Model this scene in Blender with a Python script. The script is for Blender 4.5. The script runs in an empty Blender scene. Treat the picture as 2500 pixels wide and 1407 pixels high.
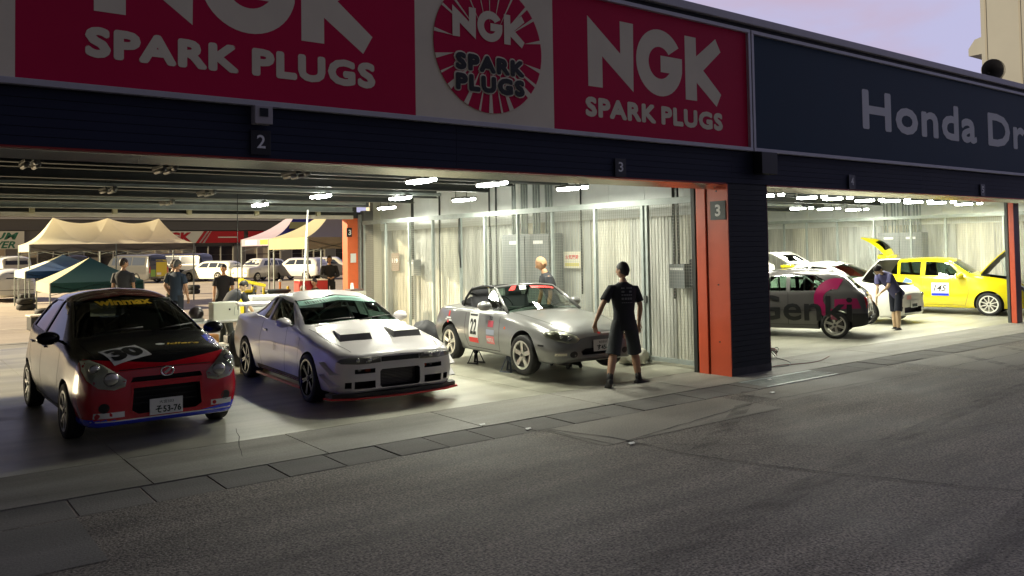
import bpy, bmesh, math, random
from mathutils import Vector, Matrix
from mathutils.bvhtree import BVHTree
random.seed(7)
R = math.radians
scene = bpy.context.scene
COL = scene.collection

# ---------------------------------------------------------------- camera
cam_d = bpy.data.cameras.new('camera')
cam = bpy.data.objects.new('camera', cam_d); COL.objects.link(cam)
cam_d.sensor_width = 36; cam_d.lens = 29.44; cam_d.shift_y = -0.0661; cam_d.clip_end = 3000; cam_d.clip_start = 0.1
_yaw, _pit, _rol = R(37.242), R(1.889), R(-0.940)
_f = Vector((math.sin(_yaw)*math.cos(_pit), math.cos(_yaw)*math.cos(_pit), math.sin(_pit)))
_r = Vector((math.cos(_yaw), -math.sin(_yaw), 0)); _u = _r.cross(_f)
_r2 = _r*math.cos(_rol)+_u*math.sin(_rol); _u2 = -_r*math.sin(_rol)+_u*math.cos(_rol)
M = Matrix((_r2, _u2, -_f)).transposed().to_4x4(); M.translation = (0, 0, 1.95)
cam.matrix_world = M
scene.camera = cam

# ---------------------------------------------------------------- dusk sky
w = bpy.data.worlds.new('World'); scene.world = w; w.use_nodes = True
nt = w.node_tree; N = nt.nodes; LK = nt.links; N.clear()
out = N.new('ShaderNodeOutputWorld'); bg = N.new('ShaderNodeBackground'); LK.new(bg.outputs[0], out.inputs[0])
tc = N.new('ShaderNodeTexCoord')
def vdot(vec):
    d = N.new('ShaderNodeVectorMath'); d.operation = 'DOT_PRODUCT'; LK.new(tc.outputs['Generated'], d.inputs[0]); d.inputs[1].default_value = vec; return d.outputs['Value']
SUNAZ = R(52)
ds = vdot((math.sin(SUNAZ), math.cos(SUNAZ), 0.12))
mr = N.new('ShaderNodeMapRange'); mr.interpolation_type = 'SMOOTHSTEP'; LK.new(ds, mr.inputs[0]); mr.inputs[1].default_value = -0.55; mr.inputs[2].default_value = 0.95
rampA = N.new('ShaderNodeValToRGB'); LK.new(mr.outputs[0], rampA.inputs[0])
e = rampA.color_ramp.elements
e[0].position = 0; e[0].color = (.048, .048, .058, 1); e[1].position = 1; e[1].color = (.53, .52, .76, 1)
k_ = e.new(.45); k_.color = (.13, .128, .155, 1)
k_ = e.new(.8); k_.color = (.40, .41, .64, 1)
# soft pink clouds
mp = N.new('ShaderNodeMapping'); LK.new(tc.outputs['Generated'], mp.inputs[0]); mp.inputs['Scale'].default_value = (2.2, 2.2, 6.5); mp.inputs['Location'].default_value = (.35, .1, .2)
nz = N.new('ShaderNodeTexNoise'); LK.new(mp.outputs[0], nz.inputs[0]); nz.inputs['Scale'].default_value = 1.6; nz.inputs['Detail'].default_value = 5; nz.inputs['Roughness'].default_value = .5
cr = N.new('ShaderNodeMapRange'); cr.interpolation_type = 'SMOOTHSTEP'; LK.new(nz.outputs[0], cr.inputs[0]); cr.inputs[1].default_value = .50; cr.inputs[2].default_value = .72
cr.inputs[4].default_value = .9
mx = N.new('ShaderNodeMix'); mx.data_type = 'RGBA'; LK.new(cr.outputs[0], mx.inputs[0]); LK.new(rampA.outputs[0], mx.inputs[6])
rampB = N.new('ShaderNodeValToRGB'); LK.new(mr.outputs[0], rampB.inputs[0]); e = rampB.color_ramp.elements
e[0].color = (.045, .041, .046, 1); e[1].color = (.58, .45, .58, 1)
LK.new(rampB.outputs[0], mx.inputs[7])
LK.new(mx.outputs[2], bg.inputs[0]); bg.inputs[1].default_value = 1.0

scene.view_settings.view_transform = 'Standard'; scene.view_settings.look = 'None'
scene.view_settings.gamma = 1; scene.view_settings.use_curve_mapping = False
scene.view_settings.exposure = 0.0

# warm floodlight that stands over the paddock behind the pits (outside the frame)
FLOOD_POS = Vector((-24, 58, 17.5))
fl = bpy.data.lights.new('paddock_floodlight', 'SPOT'); fl.energy = 340000; fl.color = (1.0, .83, .54); fl.spot_size = R(95); fl.spot_blend = .5; fl.shadow_soft_size = .35
flo = bpy.data.objects.new('paddock_floodlight_lamp', fl); COL.objects.link(flo); flo.location = FLOOD_POS
flo.rotation_euler = (Vector((12, 34, 0))-FLOOD_POS).to_track_quat('-Z', 'Y').to_euler()

# fluorescent battens: lit ones carry a real area light (x, y, lit, power)
TUBES = [(1.35, 10.5, 0), (2.76, 10.5, 0), (4.39, 10.5, 0), (6.3, 10.55, 1), (7.6, 10.6, 1), (9.38, 10.75, 1),
         (1.3, 14.3, 0), (2.9, 14.3, 0), (4.44, 14.4, 0), (6.42, 14.25, 1), (8.03, 14.2, 1), (9.5, 14.2, 1), (4.6, 17.4, 0), (6.44, 17.3, 1), (9.6, 17.6, 1),
         (16.2, 10.65, 1), (17.2, 10.65, 1), (18.8, 10.8, 1), (19.6, 10.6, 1), (20.9, 10.7, 1), (21.9, 10.6, 1), (23.6, 10.7, 1), (14.6, 10.6, 1),
         (21.0, 14.1, 1), (22.2, 14.0, 1), (23.7, 14.0, 1), (18.6, 14.1, 1), (15.6, 14.1, 1), (13.0, 14.1, 1), (20.0, 17.6, 1), (14.0, 17.6, 1)]
for (x, y, lit) in TUBES:
    if lit:
        a = bpy.data.lights.new('batten_light', 'AREA'); a.shape = 'RECTANGLE'; a.size = .22; a.size_y = .6
        a.energy = 74; a.color = (1.0, .985, .80); a.spread = R(180)
        ao = bpy.data.objects.new('batten_light', a); COL.objects.link(ao); ao.location = (x, y, 2.895)

# ---------------------------------------------------------------- helpers
MATS = {}
def mat(name, col=(.5, .5, .5), rough=.5, metal=0., var=0., scale=8., bump=0., bscale=60., coat=0., emit=None, estr=0., spec=.5, stretch=None, dirt=None):
    if name in MATS: return MATS[name]
    m = bpy.data.materials.new(name); MATS[name] = m; m.use_nodes = True
    n = m.node_tree.nodes; l = m.node_tree.links; p = n['Principled BSDF']
    p.inputs['Base Color'].default_value = (*col, 1); p.inputs['Roughness'].default_value = rough; p.inputs['Metallic'].default_value = metal
    p.inputs['Specular IOR Level'].default_value = spec
    if coat: p.inputs['Coat Weight'].default_value = coat; p.inputs['Coat Roughness'].default_value = .04
    if emit: p.inputs['Emission Color'].default_value = (*emit, 1); p.inputs['Emission Strength'].default_value = estr
    t = n.new('ShaderNodeTexCoord')
    src = t.outputs['Object']
    if stretch:
        mpn = n.new('ShaderNodeMapping'); mpn.inputs['Scale'].default_value = stretch; l.new(src, mpn.inputs[0]); src = mpn.outputs[0]
    if var:
        z = n.new('ShaderNodeTexNoise'); l.new(src, z.inputs[0]); z.inputs['Scale'].default_value = scale; z.inputs['Detail'].default_value = 6; z.inputs['Roughness'].default_value = .6
        r = n.new('ShaderNodeMapRange'); l.new(z.outputs[0], r.inputs[0]); r.inputs[1].default_value = .3; r.inputs[2].default_value = .7
        r.inputs[3].default_value = 1-var; r.inputs[4].default_value = 1+var
        v = n.new('ShaderNodeMix'); v.data_type = 'RGBA'; v.blend_type = 'MULTIPLY'; v.inputs[0].default_value = 1
        v.inputs[6].default_value = (*col, 1); l.new(r.outputs[0], v.inputs[7]); l.new(v.outputs[2], p.inputs['Base Color'])
        rr = n.new('ShaderNodeMapRange'); l.new(z.outputs[0], rr.inputs[0]); rr.inputs[3].default_value = max(.02, rough*(1-var)); rr.inputs[4].default_value = min(1, rough*(1+var)); l.new(rr.outputs[0], p.inputs['Roughness'])
    if bump:
        z2 = n.new('ShaderNodeTexNoise'); l.new(src, z2.inputs[0]); z2.inputs['Scale'].default_value = bscale; z2.inputs['Detail'].default_value = 4
        b = n.new('ShaderNodeBump'); b.inputs['Strength'].default_value = bump; b.inputs['Distance'].default_value = .01; l.new(z2.outputs[0], b.inputs['Height']); l.new(b.outputs[0], p.inputs['Normal'])
    return m
def glass(name, tint=(.75, .85, .8), trans=.7, rough=.02):
    if name in MATS: return MATS[name]
    m = bpy.data.materials.new(name); MATS[name] = m; m.use_nodes = True
    n = m.node_tree.nodes; l = m.node_tree.links; n.clear()
    o = n.new('ShaderNodeOutputMaterial'); mix = n.new('ShaderNodeMixShader'); tr = n.new('ShaderNodeBsdfTransparent'); gl = n.new('ShaderNodeBsdfGlossy')
    fr = n.new('ShaderNodeFresnel'); fr.inputs[0].default_value = 1.5
    mm = n.new('ShaderNodeMath'); mm.operation = 'MULTIPLY_ADD'; mm.inputs[1].default_value = 1.25; mm.inputs[2].default_value = .03; mm.use_clamp = True; l.new(fr.outputs[0], mm.inputs[0])
    tr.inputs[0].default_value = (tint[0]*trans, tint[1]*trans, tint[2]*trans, 1); gl.inputs['Roughness'].default_value = rough
    l.new(mm.outputs[0], mix.inputs[0]); l.new(tr.outputs[0], mix.inputs[1]); l.new(gl.outputs[0], mix.inputs[2]); l.new(mix.outputs[0], o.inputs[0])
    return m

def link(name, me, m=None, parent=None, smooth=None):
    o = bpy.data.objects.new(name, me); COL.objects.link(o)
    if m is not None:
        for q in (m if isinstance(m, (list, tuple)) else [m]): me.materials.append(q)
    if parent is not None: o.parent = parent
    if smooth is not None:
        for p in me.polygons: p.use_smooth = True
        if smooth < 180: me.set_sharp_from_angle(angle=R(smooth))
    return o
def meta(o, label=None, cat=None, group=None, kind=None):
    if label: o['label'] = label
    if cat: o['category'] = cat
    if group: o['group'] = group
    if kind: o['kind'] = kind
    return o
def empty(name, loc=(0, 0, 0), rz=0., label=None, cat=None, group=None):
    o = bpy.data.objects.new(name, None); COL.objects.link(o); o.location = loc; o.rotation_euler = (0, 0, rz); o.empty_display_size = .2
    return meta(o, label, cat, group)
class MB:
    def __init__(s): s.b = bmesh.new(); s.mi = 0
    def _fin(s, vs):
        for f in {f for v in vs for f in v.link_faces}: f.material_index = s.mi
    def box(s, a, c, bev=0.):
        x0, y0, z0 = (min(a[i], c[i]) for i in range(3)); x1, y1, z1 = (max(a[i], c[i]) for i in range(3))
        r = bmesh.ops.create_cube(s.b, size=1, matrix=Matrix.Translation(((x0+x1)/2, (y0+y1)/2, (z0+z1)/2)) @ Matrix.Diagonal((x1-x0, y1-y0, z1-z0, 1)))
        if bev:
            ed = list({e for v in r['verts'] for e in v.link_edges}); q = bmesh.ops.bevel(s.b, geom=ed, offset=bev, segments=2, affect='EDGES', profile=.5)
            for f in q['faces']: f.material_index = s.mi
            vs = q['verts']
        else: vs = r['verts']
        s._fin([v for v in vs if v.is_valid]); return s
    def obox(s, mtx, sx, sy, sz):
        r = bmesh.ops.create_cube(s.b, size=1, matrix=mtx @ Matrix.Diagonal((sx, sy, sz, 1))); s._fin(r['verts']); return s
    def bar(s, p, q, wx, wy=None, up=(0, 0, 1)):
        p = Vector(p); q = Vector(q); d = q-p; L = d.length
        if L < 1e-6: return s
        d.normalize(); u = Vector(up)
        if abs(d.dot(u)) > .98: u = Vector((1, 0, 0))
        x = d.cross(u).normalized(); y = x.cross(d)
        mm_ = Matrix((x, y, d)).transposed().to_4x4(); mm_.translation = (p+q)/2
        return s.obox(mm_, wx, wy or wx, L)
    def cyl(s, p, q, r1, r2=None, n=12, cap=True):
        p = Vector(p); q = Vector(q); d = q-p; mm_ = d.to_track_quat('Z', 'Y').to_matrix().to_4x4(); mm_.translation = (p+q)/2
        r = bmesh.ops.create_cone(s.b, cap_ends=cap, segments=n, radius1=r1, radius2=r1 if r2 is None else r2, depth=d.length, matrix=mm_); s._fin(r['verts']); return s
    def tube(s, pts, r, n=8):
        pts = [Vector(p) for p in pts]
        rr = r if isinstance(r, (list, tuple)) else [r]*len(pts)
        rings = []; pu = None
        for i, p in enumerate(pts):
            d = (pts[min(i+1, len(pts)-1)]-pts[max(i-1, 0)]).normalized()
            if pu is None: pu = Vector((0, 0, 1)) if abs(d.z) < .9 else Vector((1, 0, 0))
            x = d.cross(pu).normalized(); y = x.cross(d).normalized(); pu = y
            rings.append([s.b.verts.new(p+(x*math.cos(2*math.pi*k/n)+y*math.sin(2*math.pi*k/n))*rr[i]) for k in range(n)])
        fs = []
        for a, c in zip(rings, rings[1:]):
            for k in range(n): fs.append(s.b.faces.new((a[k], a[(k+1) % n], c[(k+1) % n], c[k])))
        fs.append(s.b.faces.new(rings[0][::-1])); fs.append(s.b.faces.new(rings[-1]))
        for f in fs: f.material_index = s.mi
        return s
    def ball(s, c, rx, ry=None, rz=None, u=12, v=8, mtx=None):
        mm_ = Matrix.Translation(c) @ (mtx or Matrix.Identity(4)) @ Matrix.Diagonal((rx, ry or rx, rz or rx, 1))
        r = bmesh.ops.create_uvsphere(s.b, u_segments=u, v_segments=v, radius=1, matrix=mm_); s._fin(r['verts']); return s
    def lathe(s, prof, axis='y', n=28, c=(0, 0, 0)):
        rings = []
        for (r, h) in prof:
            ring = []
            for k in range(n):
                a = 2*math.pi*k/n
                if axis == 'y': v = (c[0]+r*math.cos(a), c[1]+h, c[2]+r*math.sin(a))
                elif axis == 'x': v = (c[0]+h, c[1]+r*math.cos(a), c[2]+r*math.sin(a))
                else: v = (c[0]+r*math.cos(a), c[1]+r*math.sin(a), c[2]+h)
                ring.append(s.b.verts.new(v))
            rings.append(ring)
        for a, b_ in zip(rings, rings[1:]):
            for k in range(n): s.b.faces.new((a[k], a[(k+1) % n], b_[(k+1) % n], b_[k])).material_index = s.mi
        return s
    def poly(s, pts, th=None, n=(0, 0, 1)):
        vs = [s.b.verts.new(p) for p in pts]; f = s.b.faces.new(vs); f.material_index = s.mi
        if th:
            r = bmesh.ops.extrude_face_region(s.b, geom=[f]); nv = [g for g in r['geom'] if isinstance(g, bmesh.types.BMVert)]
            bmesh.ops.translate(s.b, verts=nv, vec=Vector(n)*th); s._fin(nv); s._fin(vs)
        return s
    def me(s, name, recalc=True):
        if recalc: bmesh.ops.recalc_face_normals(s.b, faces=s.b.faces)
        m = bpy.data.meshes.new(name); s.b.to_mesh(m); s.b.free(); return m
    def obj(s, name, m, parent=None, smooth=None, loc=None, label=None):
        o = link(name, s.me(name), m, parent, smooth)
        if loc: o.location = loc
        if label: o['label'] = label
        return o
def inst(name, me, parent=None, loc=(0, 0, 0), rot=(0, 0, 0), sc=(1, 1, 1)):
    o = bpy.data.objects.new(name, me); COL.objects.link(o); o.location = loc; o.rotation_euler = rot; o.scale = sc
    if parent is not None: o.parent = parent
    return o
def copy_tree(o, parent=None):
    c = o.copy(); COL.objects.link(c)
    if parent is not None: c.parent = parent
    for ch in list(o.children): copy_tree(ch, c)
    return c
_TF = {}
def text_mesh(s, size=1., bold=0., shear=0., align='CENTER', space=1., sx=1., res=3):
    key = (s, size, bold, shear, align, space, sx)
    cu = bpy.data.curves.new('lettering', 'FONT'); cu.body = s; cu.size = size; cu.offset = bold; cu.shear = shear; cu.align_x = align; cu.align_y = 'BOTTOM_BASELINE'; cu.space_character = space; cu.resolution_u = res
    o = bpy.data.objects.new('lettering', cu); COL.objects.link(o)
    dg = bpy.context.evaluated_depsgraph_get(); dg.update()
    me = bpy.data.meshes.new_from_object(o.evaluated_get(dg)); bpy.data.objects.remove(o)
    if sx != 1.:
        for v in me.vertices: v.co.x *= sx
    return me
def fit_text(s, w_, h_, bold=0., shear=0., space=1., capref=None):
    """text mesh scaled so that its bounds are w_ x h_, lower-left corner at the origin"""
    me = text_mesh(s, 1., bold, shear, 'LEFT', space)
    xs = [v.co.x for v in me.vertices]; ys = [v.co.y for v in me.vertices]
    x0, x1, y0, y1 = min(xs), max(xs), min(ys), max(ys)
    for v in me.vertices: v.co.x = (v.co.x-x0)/(x1-x0)*w_; v.co.y = (v.co.y-y0)/(y1-y0)*h_; v.co.z = 0
    return me
def wall_text(name, s, x, z, w_, h_, Y, m, parent, bold=.0, space=1., th=.0, shear=0., r=.0):
    """flat printed lettering on a wall that faces -Y; r thickens every stroke by that many metres"""
    me = fit_text(s, w_-2*r, h_-2*r, bold, shear, space)
    bm = bmesh.new(); src = [v.co.copy() for v in me.vertices]; polys = [tuple(p.vertices) for p in me.polygons]; bpy.data.meshes.remove(me)
    offs = [(0, 0)]+([(r*math.cos(2*math.pi*k/12), r*math.sin(2*math.pi*k/12)) for k in range(12)] if r else [])
    for i, (dx, dz) in enumerate(offs):
        vs = [bm.verts.new((x+r+c.x+dx, Y-.0002*i, z+r+c.y+dz)) for c in src]
        for p in polys:
            f = bm.faces.new([vs[q] for q in p]); f.normal_update()
            if f.normal.y > 0: f.normal_flip()
    me = bpy.data.meshes.new(name); bm.to_mesh(me); bm.free()
    return link(name, me, m, parent)
def evald(o):
    dg = bpy.context.evaluated_depsgraph_get(); dg.update(); return bpy.data.meshes.new_from_object(o.evaluated_get(dg), depsgraph=dg)
def boolean(o, cutter_me, cmat=None):
    c = bpy.data.objects.new('cut', cutter_me); COL.objects.link(c)
    if cmat: cutter_me.materials.append(cmat)
    md = o.modifiers.new('b', 'BOOLEAN'); md.operation = 'DIFFERENCE'; md.solver = 'EXACT'; md.object = c; md.use_self = True
    try: md.material_mode = 'TRANSFER'
    except Exception: pass
    me = evald(o); o.modifiers.clear(); o.data = me; bpy.data.objects.remove(c)

# ---------------------------------------------------------------- ground materials
def ground_mat(name, c1, c2, speck, rough=.85, bump=.5, stain=.35, sscale=.5, spark=0.):
    m = bpy.data.materials.new(name); MATS[name] = m; m.use_nodes = True
    n = m.node_tree.nodes; l = m.node_tree.links; p = n['Principled BSDF']; t = n.new('ShaderNodeTexCoord')
    big = n.new('ShaderNodeTexNoise'); l.new(t.outputs['Object'], big.inputs[0]); big.inputs['Scale'].default_value = sscale; big.inputs['Detail'].default_value = 7; big.inputs['Roughness'].default_value = .62
    mp_ = n.new('ShaderNodeMapping'); l.new(t.outputs['Object'], mp_.inputs[0]); mp_.inputs['Scale'].default_value = (.35, 2.2, 1); mp_.inputs['Rotation'].default_value = (0, 0, .25)
    st = n.new('ShaderNodeTexNoise'); l.new(mp_.outputs[0], st.inputs[0]); st.inputs['Scale'].default_value = 1.3; st.inputs['Detail'].default_value = 5
    sp = n.new('ShaderNodeTexNoise'); l.new(t.outputs['Object'], sp.inputs[0]); sp.inputs['Scale'].default_value = 55; sp.inputs['Detail'].default_value = 2
    sp2 = n.new('ShaderNodeTexVoronoi'); l.new(t.outputs['Object'], sp2.inputs[0]); sp2.inputs['Scale'].default_value = 34
    a = n.new('ShaderNodeMath'); a.operation = 'ADD'; l.new(big.outputs[0], a.inputs[0]); l.new(st.outputs[0], a.inputs[1])
    r = n.new('ShaderNodeMapRange'); l.new(a.outputs[0], r.inputs[0]); r.inputs[1].default_value = .72; r.inputs[2].default_value = 1.28; r.inputs[3].default_value = 0; r.inputs[4].default_value = 1
    mx_ = n.new('ShaderNodeMix'); mx_.data_type = 'RGBA'; l.new(r.outputs[0], mx_.inputs[0]); mx_.inputs[6].default_value = (*c1, 1); mx_.inputs[7].default_value = (*c2, 1)
    r2 = n.new('ShaderNodeMapRange'); l.new(sp.outputs[0], r2.inputs[0]); r2.inputs[1].default_value = .3; r2.inputs[2].default_value = .7; r2.inputs[3].default_value = 1-speck; r2.inputs[4].default_value = 1+speck
    mu = n.new('ShaderNodeMix'); mu.data_type = 'RGBA'; mu.blend_type = 'MULTIPLY'; mu.inputs[0].default_value = 1; l.new(mx_.outputs[2], mu.inputs[6]); l.new(r2.outputs[0], mu.inputs[7])
    last = mu.outputs[2]
    if spark:
        r3 = n.new('ShaderNodeMapRange'); l.new(sp2.outputs['Distance'], r3.inputs[0]); r3.inputs[1].default_value = .05; r3.inputs[2].default_value = .20; r3.inputs[3].default_value = spark; r3.inputs[4].default_value = 0
        gate = n.new('ShaderNodeMath'); gate.operation = 'GREATER_THAN'; gate.inputs[1].default_value = .55
        sepc = n.new('ShaderNodeSeparateColor'); l.new(sp2.outputs['Color'], sepc.inputs[0]); l.new(sepc.outputs[0], gate.inputs[0])
        g2 = n.new('ShaderNodeMath'); g2.operation = 'MULTIPLY'; l.new(r3.outputs[0], g2.inputs[0]); l.new(gate.outputs[0], g2.inputs[1])
        ad = n.new('ShaderNodeMix'); ad.data_type = 'RGBA'; l.new(g2.outputs[0], ad.inputs[0]); l.new(last, ad.inputs[6]); ad.inputs[7].default_value = (.5, .48, .44, 1); last = ad.outputs[2]
    l.new(last, p.inputs['Base Color'])
    rr = n.new('ShaderNodeMapRange'); l.new(big.outputs[0], rr.inputs[0]); rr.inputs[1].default_value = .3; rr.inputs[2].default_value = .7; rr.inputs[3].default_value = rough-.12; rr.inputs[4].default_value = min(1, rough+.1); l.new(rr.outputs[0], p.inputs['Roughness'])
    if bump:
        b = n.new('ShaderNodeBump'); b.inputs['Strength'].default_value = bump; b.inputs['Distance'].default_value = .006; l.new(sp.outputs[0], b.inputs['Height']); l.new(b.outputs[0], p.inputs['Normal'])
    return m
ASPH = ground_mat('asphalt', (.078, .068, .056), (.215, .192, .156), .85, rough=.8, bump=1.0, spark=1.)
PADD = ground_mat('paddock_asphalt', (.24, .20, .16), (.36, .31, .25), .2, rough=.85, bump=.2)
CONC = ground_mat('apron_concrete', (.15, .145, .122), (.32, .308, .262), .14, rough=.72, bump=.25)
FLOORM = ground_mat('floor_concrete', (.22, .216, .170), (.44, .43, .345), .08, rough=.42, bump=.04, sscale=.7)
GUT = ground_mat('gutter_concrete', (.105, .102, .09), (.175, .168, .148), .2, rough=.85, bump=.5)
PATCH = ground_mat('worn_patch', (.17, .158, .13), (.235, .218, .18), .25, rough=.8, bump=.5)

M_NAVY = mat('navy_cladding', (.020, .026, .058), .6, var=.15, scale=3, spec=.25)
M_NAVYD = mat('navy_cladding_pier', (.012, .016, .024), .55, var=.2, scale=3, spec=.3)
M_RED = mat('sign_red', (.58, .010, .075), .6, var=.05, scale=1.2, spec=.15)
M_CREAM = mat('sign_cream', (.84, .77, .60), .6, var=.06, scale=1.5)
M_SBLUE = mat('sign_navy', (.022, .052, .095), .6, var=.08, scale=1, spec=.2)
M_SGREY = mat('sign_grey_letters', (.80, .84, .92), .6, spec=.2)
M_BLACK = mat('black_paint', (.006, .007, .009), .5)
M_FRAME = mat('aluminium_frame', (.50, .50, .56), .5, .3, var=.08, scale=4)
M_TRIM = mat('roof_trim', (.42, .41, .45), .5, .3, var=.1, scale=2)
M_ORANGE = mat('orange_column', (.66, .105, .045), .38, var=.07, scale=2.5, bump=.05, bscale=5)
M_DKRED = mat('dark_red_lip', (.30, .02, .02), .45)
M_WALL = mat('ribbed_concrete_wall', (.56, .545, .46), .8, var=.16, scale=1.1, bump=.15, bscale=30, stretch=(3, 3, .6))
WALLS = [mat('ribbed_concrete_wall_'+n_, c_, .8, var=v_, scale=1.3, bump=.15, bscale=30, stretch=(4, 4, .45)) for n_, c_, v_ in (('pale', (.60, .59, .51), .34), ('buff', (.50, .48, .39), .42), ('grey', (.48, .48, .44), .38), ('cool', (.43, .445, .42), .3))]
M_WALLUP = mat('pale_upper_wall', (.74, .77, .75), .75, var=.08, scale=1.5)
M_GALV = mat('galvanised_steel', (.34, .38, .365), .55, .2, var=.15, scale=6)
M_WIRE = mat('mesh_wire', (.42, .43, .38), .45, .4)
M_RAIL = mat('polished_rail', (.98, .94, .82), .22, .85, var=.12, scale=1.2)
M_STEEL = mat('grey_steel', (.085, .09, .085), .5, .2, var=.1, scale=3)
M_DKSTEEL = mat('dark_steel', (.035, .038, .035), .5, .2)
M_CEIL = mat('ceiling_deck', (.045, .047, .043), .8)
M_CAB = mat('cabinet_grey', (.20, .215, .215), .5, .1, var=.06, scale=3)
M_WHITE = mat('white_paint', (.78, .78, .75), .5)
M_TUBE = mat('lit_tube', (.9, .9, .9), .4, emit=(.96, 1, .9), estr=55)
M_TUBEOFF = mat('unlit_tube', (.30, .30, .27), .3)
M_NUM = mat('number_plate_backing', (.012, .014, .024), .4)
M_NUMT = mat('number_grey', (.85, .87, .92), .5)
M_CRACK = mat('tar_joint', (.012, .012, .011), .9)
M_TYRE = mat('tyre_rubber', (.018, .018, .018), .75, bump=.2, bscale=40)
M_BEIGE = mat('beige_tower_wall', (.36, .37, .38), .8, var=.05, scale=.4)

# ---------------------------------------------------------------- ground
def sheet(name, x0, y0, x1, y1, z, m, th=0., kind='structure', parent=None, seg=1):
    b = MB()
    if th: b.box((x0, y0, z-th), (x1, y1, z))
    else: b.poly([(x0, y0, z), (x1, y0, z), (x1, y1, z), (x0, y1, z)])
    o = b.obj(name, m, parent)
    if kind: o['kind'] = kind
    return o
sheet('ground', -600, -600, 900, 1100, -.012, PADD)
sheet('pit_lane', -60, -60, 120, 7.02, -.004, ASPH)
floor = empty('garage_floor'); floor['kind'] = 'structure'
GAPX = [-21.8, -17, -13, -9, -6.7, -5, -3.3, -1.6, .15, 1.89, 3.49, 5.3, 7.15, 8.9, 10.6, 12.3, 14.0, 15.7, 17.4, 19.1, 20.8, 22.5, 24.2, 25.9]
def bevslab(name, x0, y0, x1, y1, ztop, th, m, parent, g=.006, loc=None):
    b = MB(); b.box((x0+g, y0+g, ztop-th), (x1-g, y1-g, ztop)); return b.obj(name, m, parent)
for a, c in zip(GAPX, GAPX[1:]):
    bevslab('apron_slab', a, 7.56, c, 8.66, .004, .06, CONC, floor)
for xa, xc in ((-21.8, -15), (-15, -8), (-8, -3.3), (-3.3, 1.89), (1.89, 7.15), (7.15, 12.3), (12.3, 17.4), (17.4, 22.5), (22.5, 25.9)):
    for ya, yc in ((8.66, 12.6), (12.6, 16.6), (16.6, 20.6)):
        bevslab('floor_slab', xa, ya, xc, yc, .004, .06, FLOORM, floor, g=.003)
g = empty('gutter'); g['kind'] = 'structure'
gm = MB().box((-.268, -.27, -.05), (.268, .27, 0), bev=.006).me('gutter_cover'); gm.materials.append(GUT)
x = -21.6
while x < 26:
    if not (9.9 < x < 11.2): inst('gutter_cover', gm, g, (x, 7.30+random.uniform(-.003, .003), -.002+random.uniform(-.004, .004)), (0, 0, random.uniform(-.006, .006)))
    x += .55
sheet('gutter_bed', -60, 7.02, 120, 7.56, -.03, M_CRACK, kind='structure')
gr = MB()
gr.box((9.7, 7.04, -.01), (11.4, 7.09, .004)); gr.box((9.7, 7.5, -.01), (11.4, 7.55, .004))
for i in range(43): gr.box((9.7+i*.04, 7.09, -.012), (9.712+i*.04, 7.5, .003))
gr.obj('drain_grate', M_GALV, g, label='galvanised drain grate beside the dark pier')
sheet('worn_patch', 5.7, 6.05, 8.6, 7.0, 0, PATCH)
for i, (a, c) in enumerate([((2.2, 6.4), (1, 1))][:0]): pass
def crack(pts, w_=.012, nm='pavement_crack'):
    b = MB(); P = []
    for (p, q) in zip(pts, pts[1:]):
        n_ = max(2, int(math.hypot(q[0]-p[0], q[1]-p[1])/.18))
        for k in range(n_): P.append((p[0]+(q[0]-p[0])*k/n_+random.gauss(0, .012), p[1]+(q[1]-p[1])*k/n_+random.gauss(0, .012)))
    P.append(pts[-1])
    L_ = []; Rr = []
    for i, p in enumerate(P):
        q = P[min(i+1, len(P)-1)]; o_ = P[max(0, i-1)]; dx, dy = q[0]-o_[0], q[1]-o_[1]; d = math.hypot(dx, dy) or 1
        ww = w_*random.uniform(.5, 1.2)/2; L_.append((p[0]-dy/d*ww, p[1]+dx/d*ww, 0.0045)); Rr.append((p[0]+dy/d*ww, p[1]-dx/d*ww, 0.0045))
    for i in range(len(P)-1): b.poly([L_[i], Rr[i], Rr[i+1], L_[i+1]])
    o = b.obj(nm, M_CRACK); o['kind'] = 'structure'; return o
crack([(5.74, 7.0), (6.0, 6.3), (6.05, 5.3), (6.4, 4.2), (7.0, 3.0), (8.2, 1.2)], .016)
crack([(6.0, 6.05), (8.6, 6.45), (13.5, 6.3), (20, 6.2)], .012)
crack([(3.2, 9.3), (3.0, 8.66), (2.86, 8.2), (2.8, 8.0)], .008)
crack([(5.72, 6.95), (5.8, 6.05)], .014)
crack([(5.9, 6.0), (7.3, 4.6), (10.5, 3.8), (15, 3.2)], .008)

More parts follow.
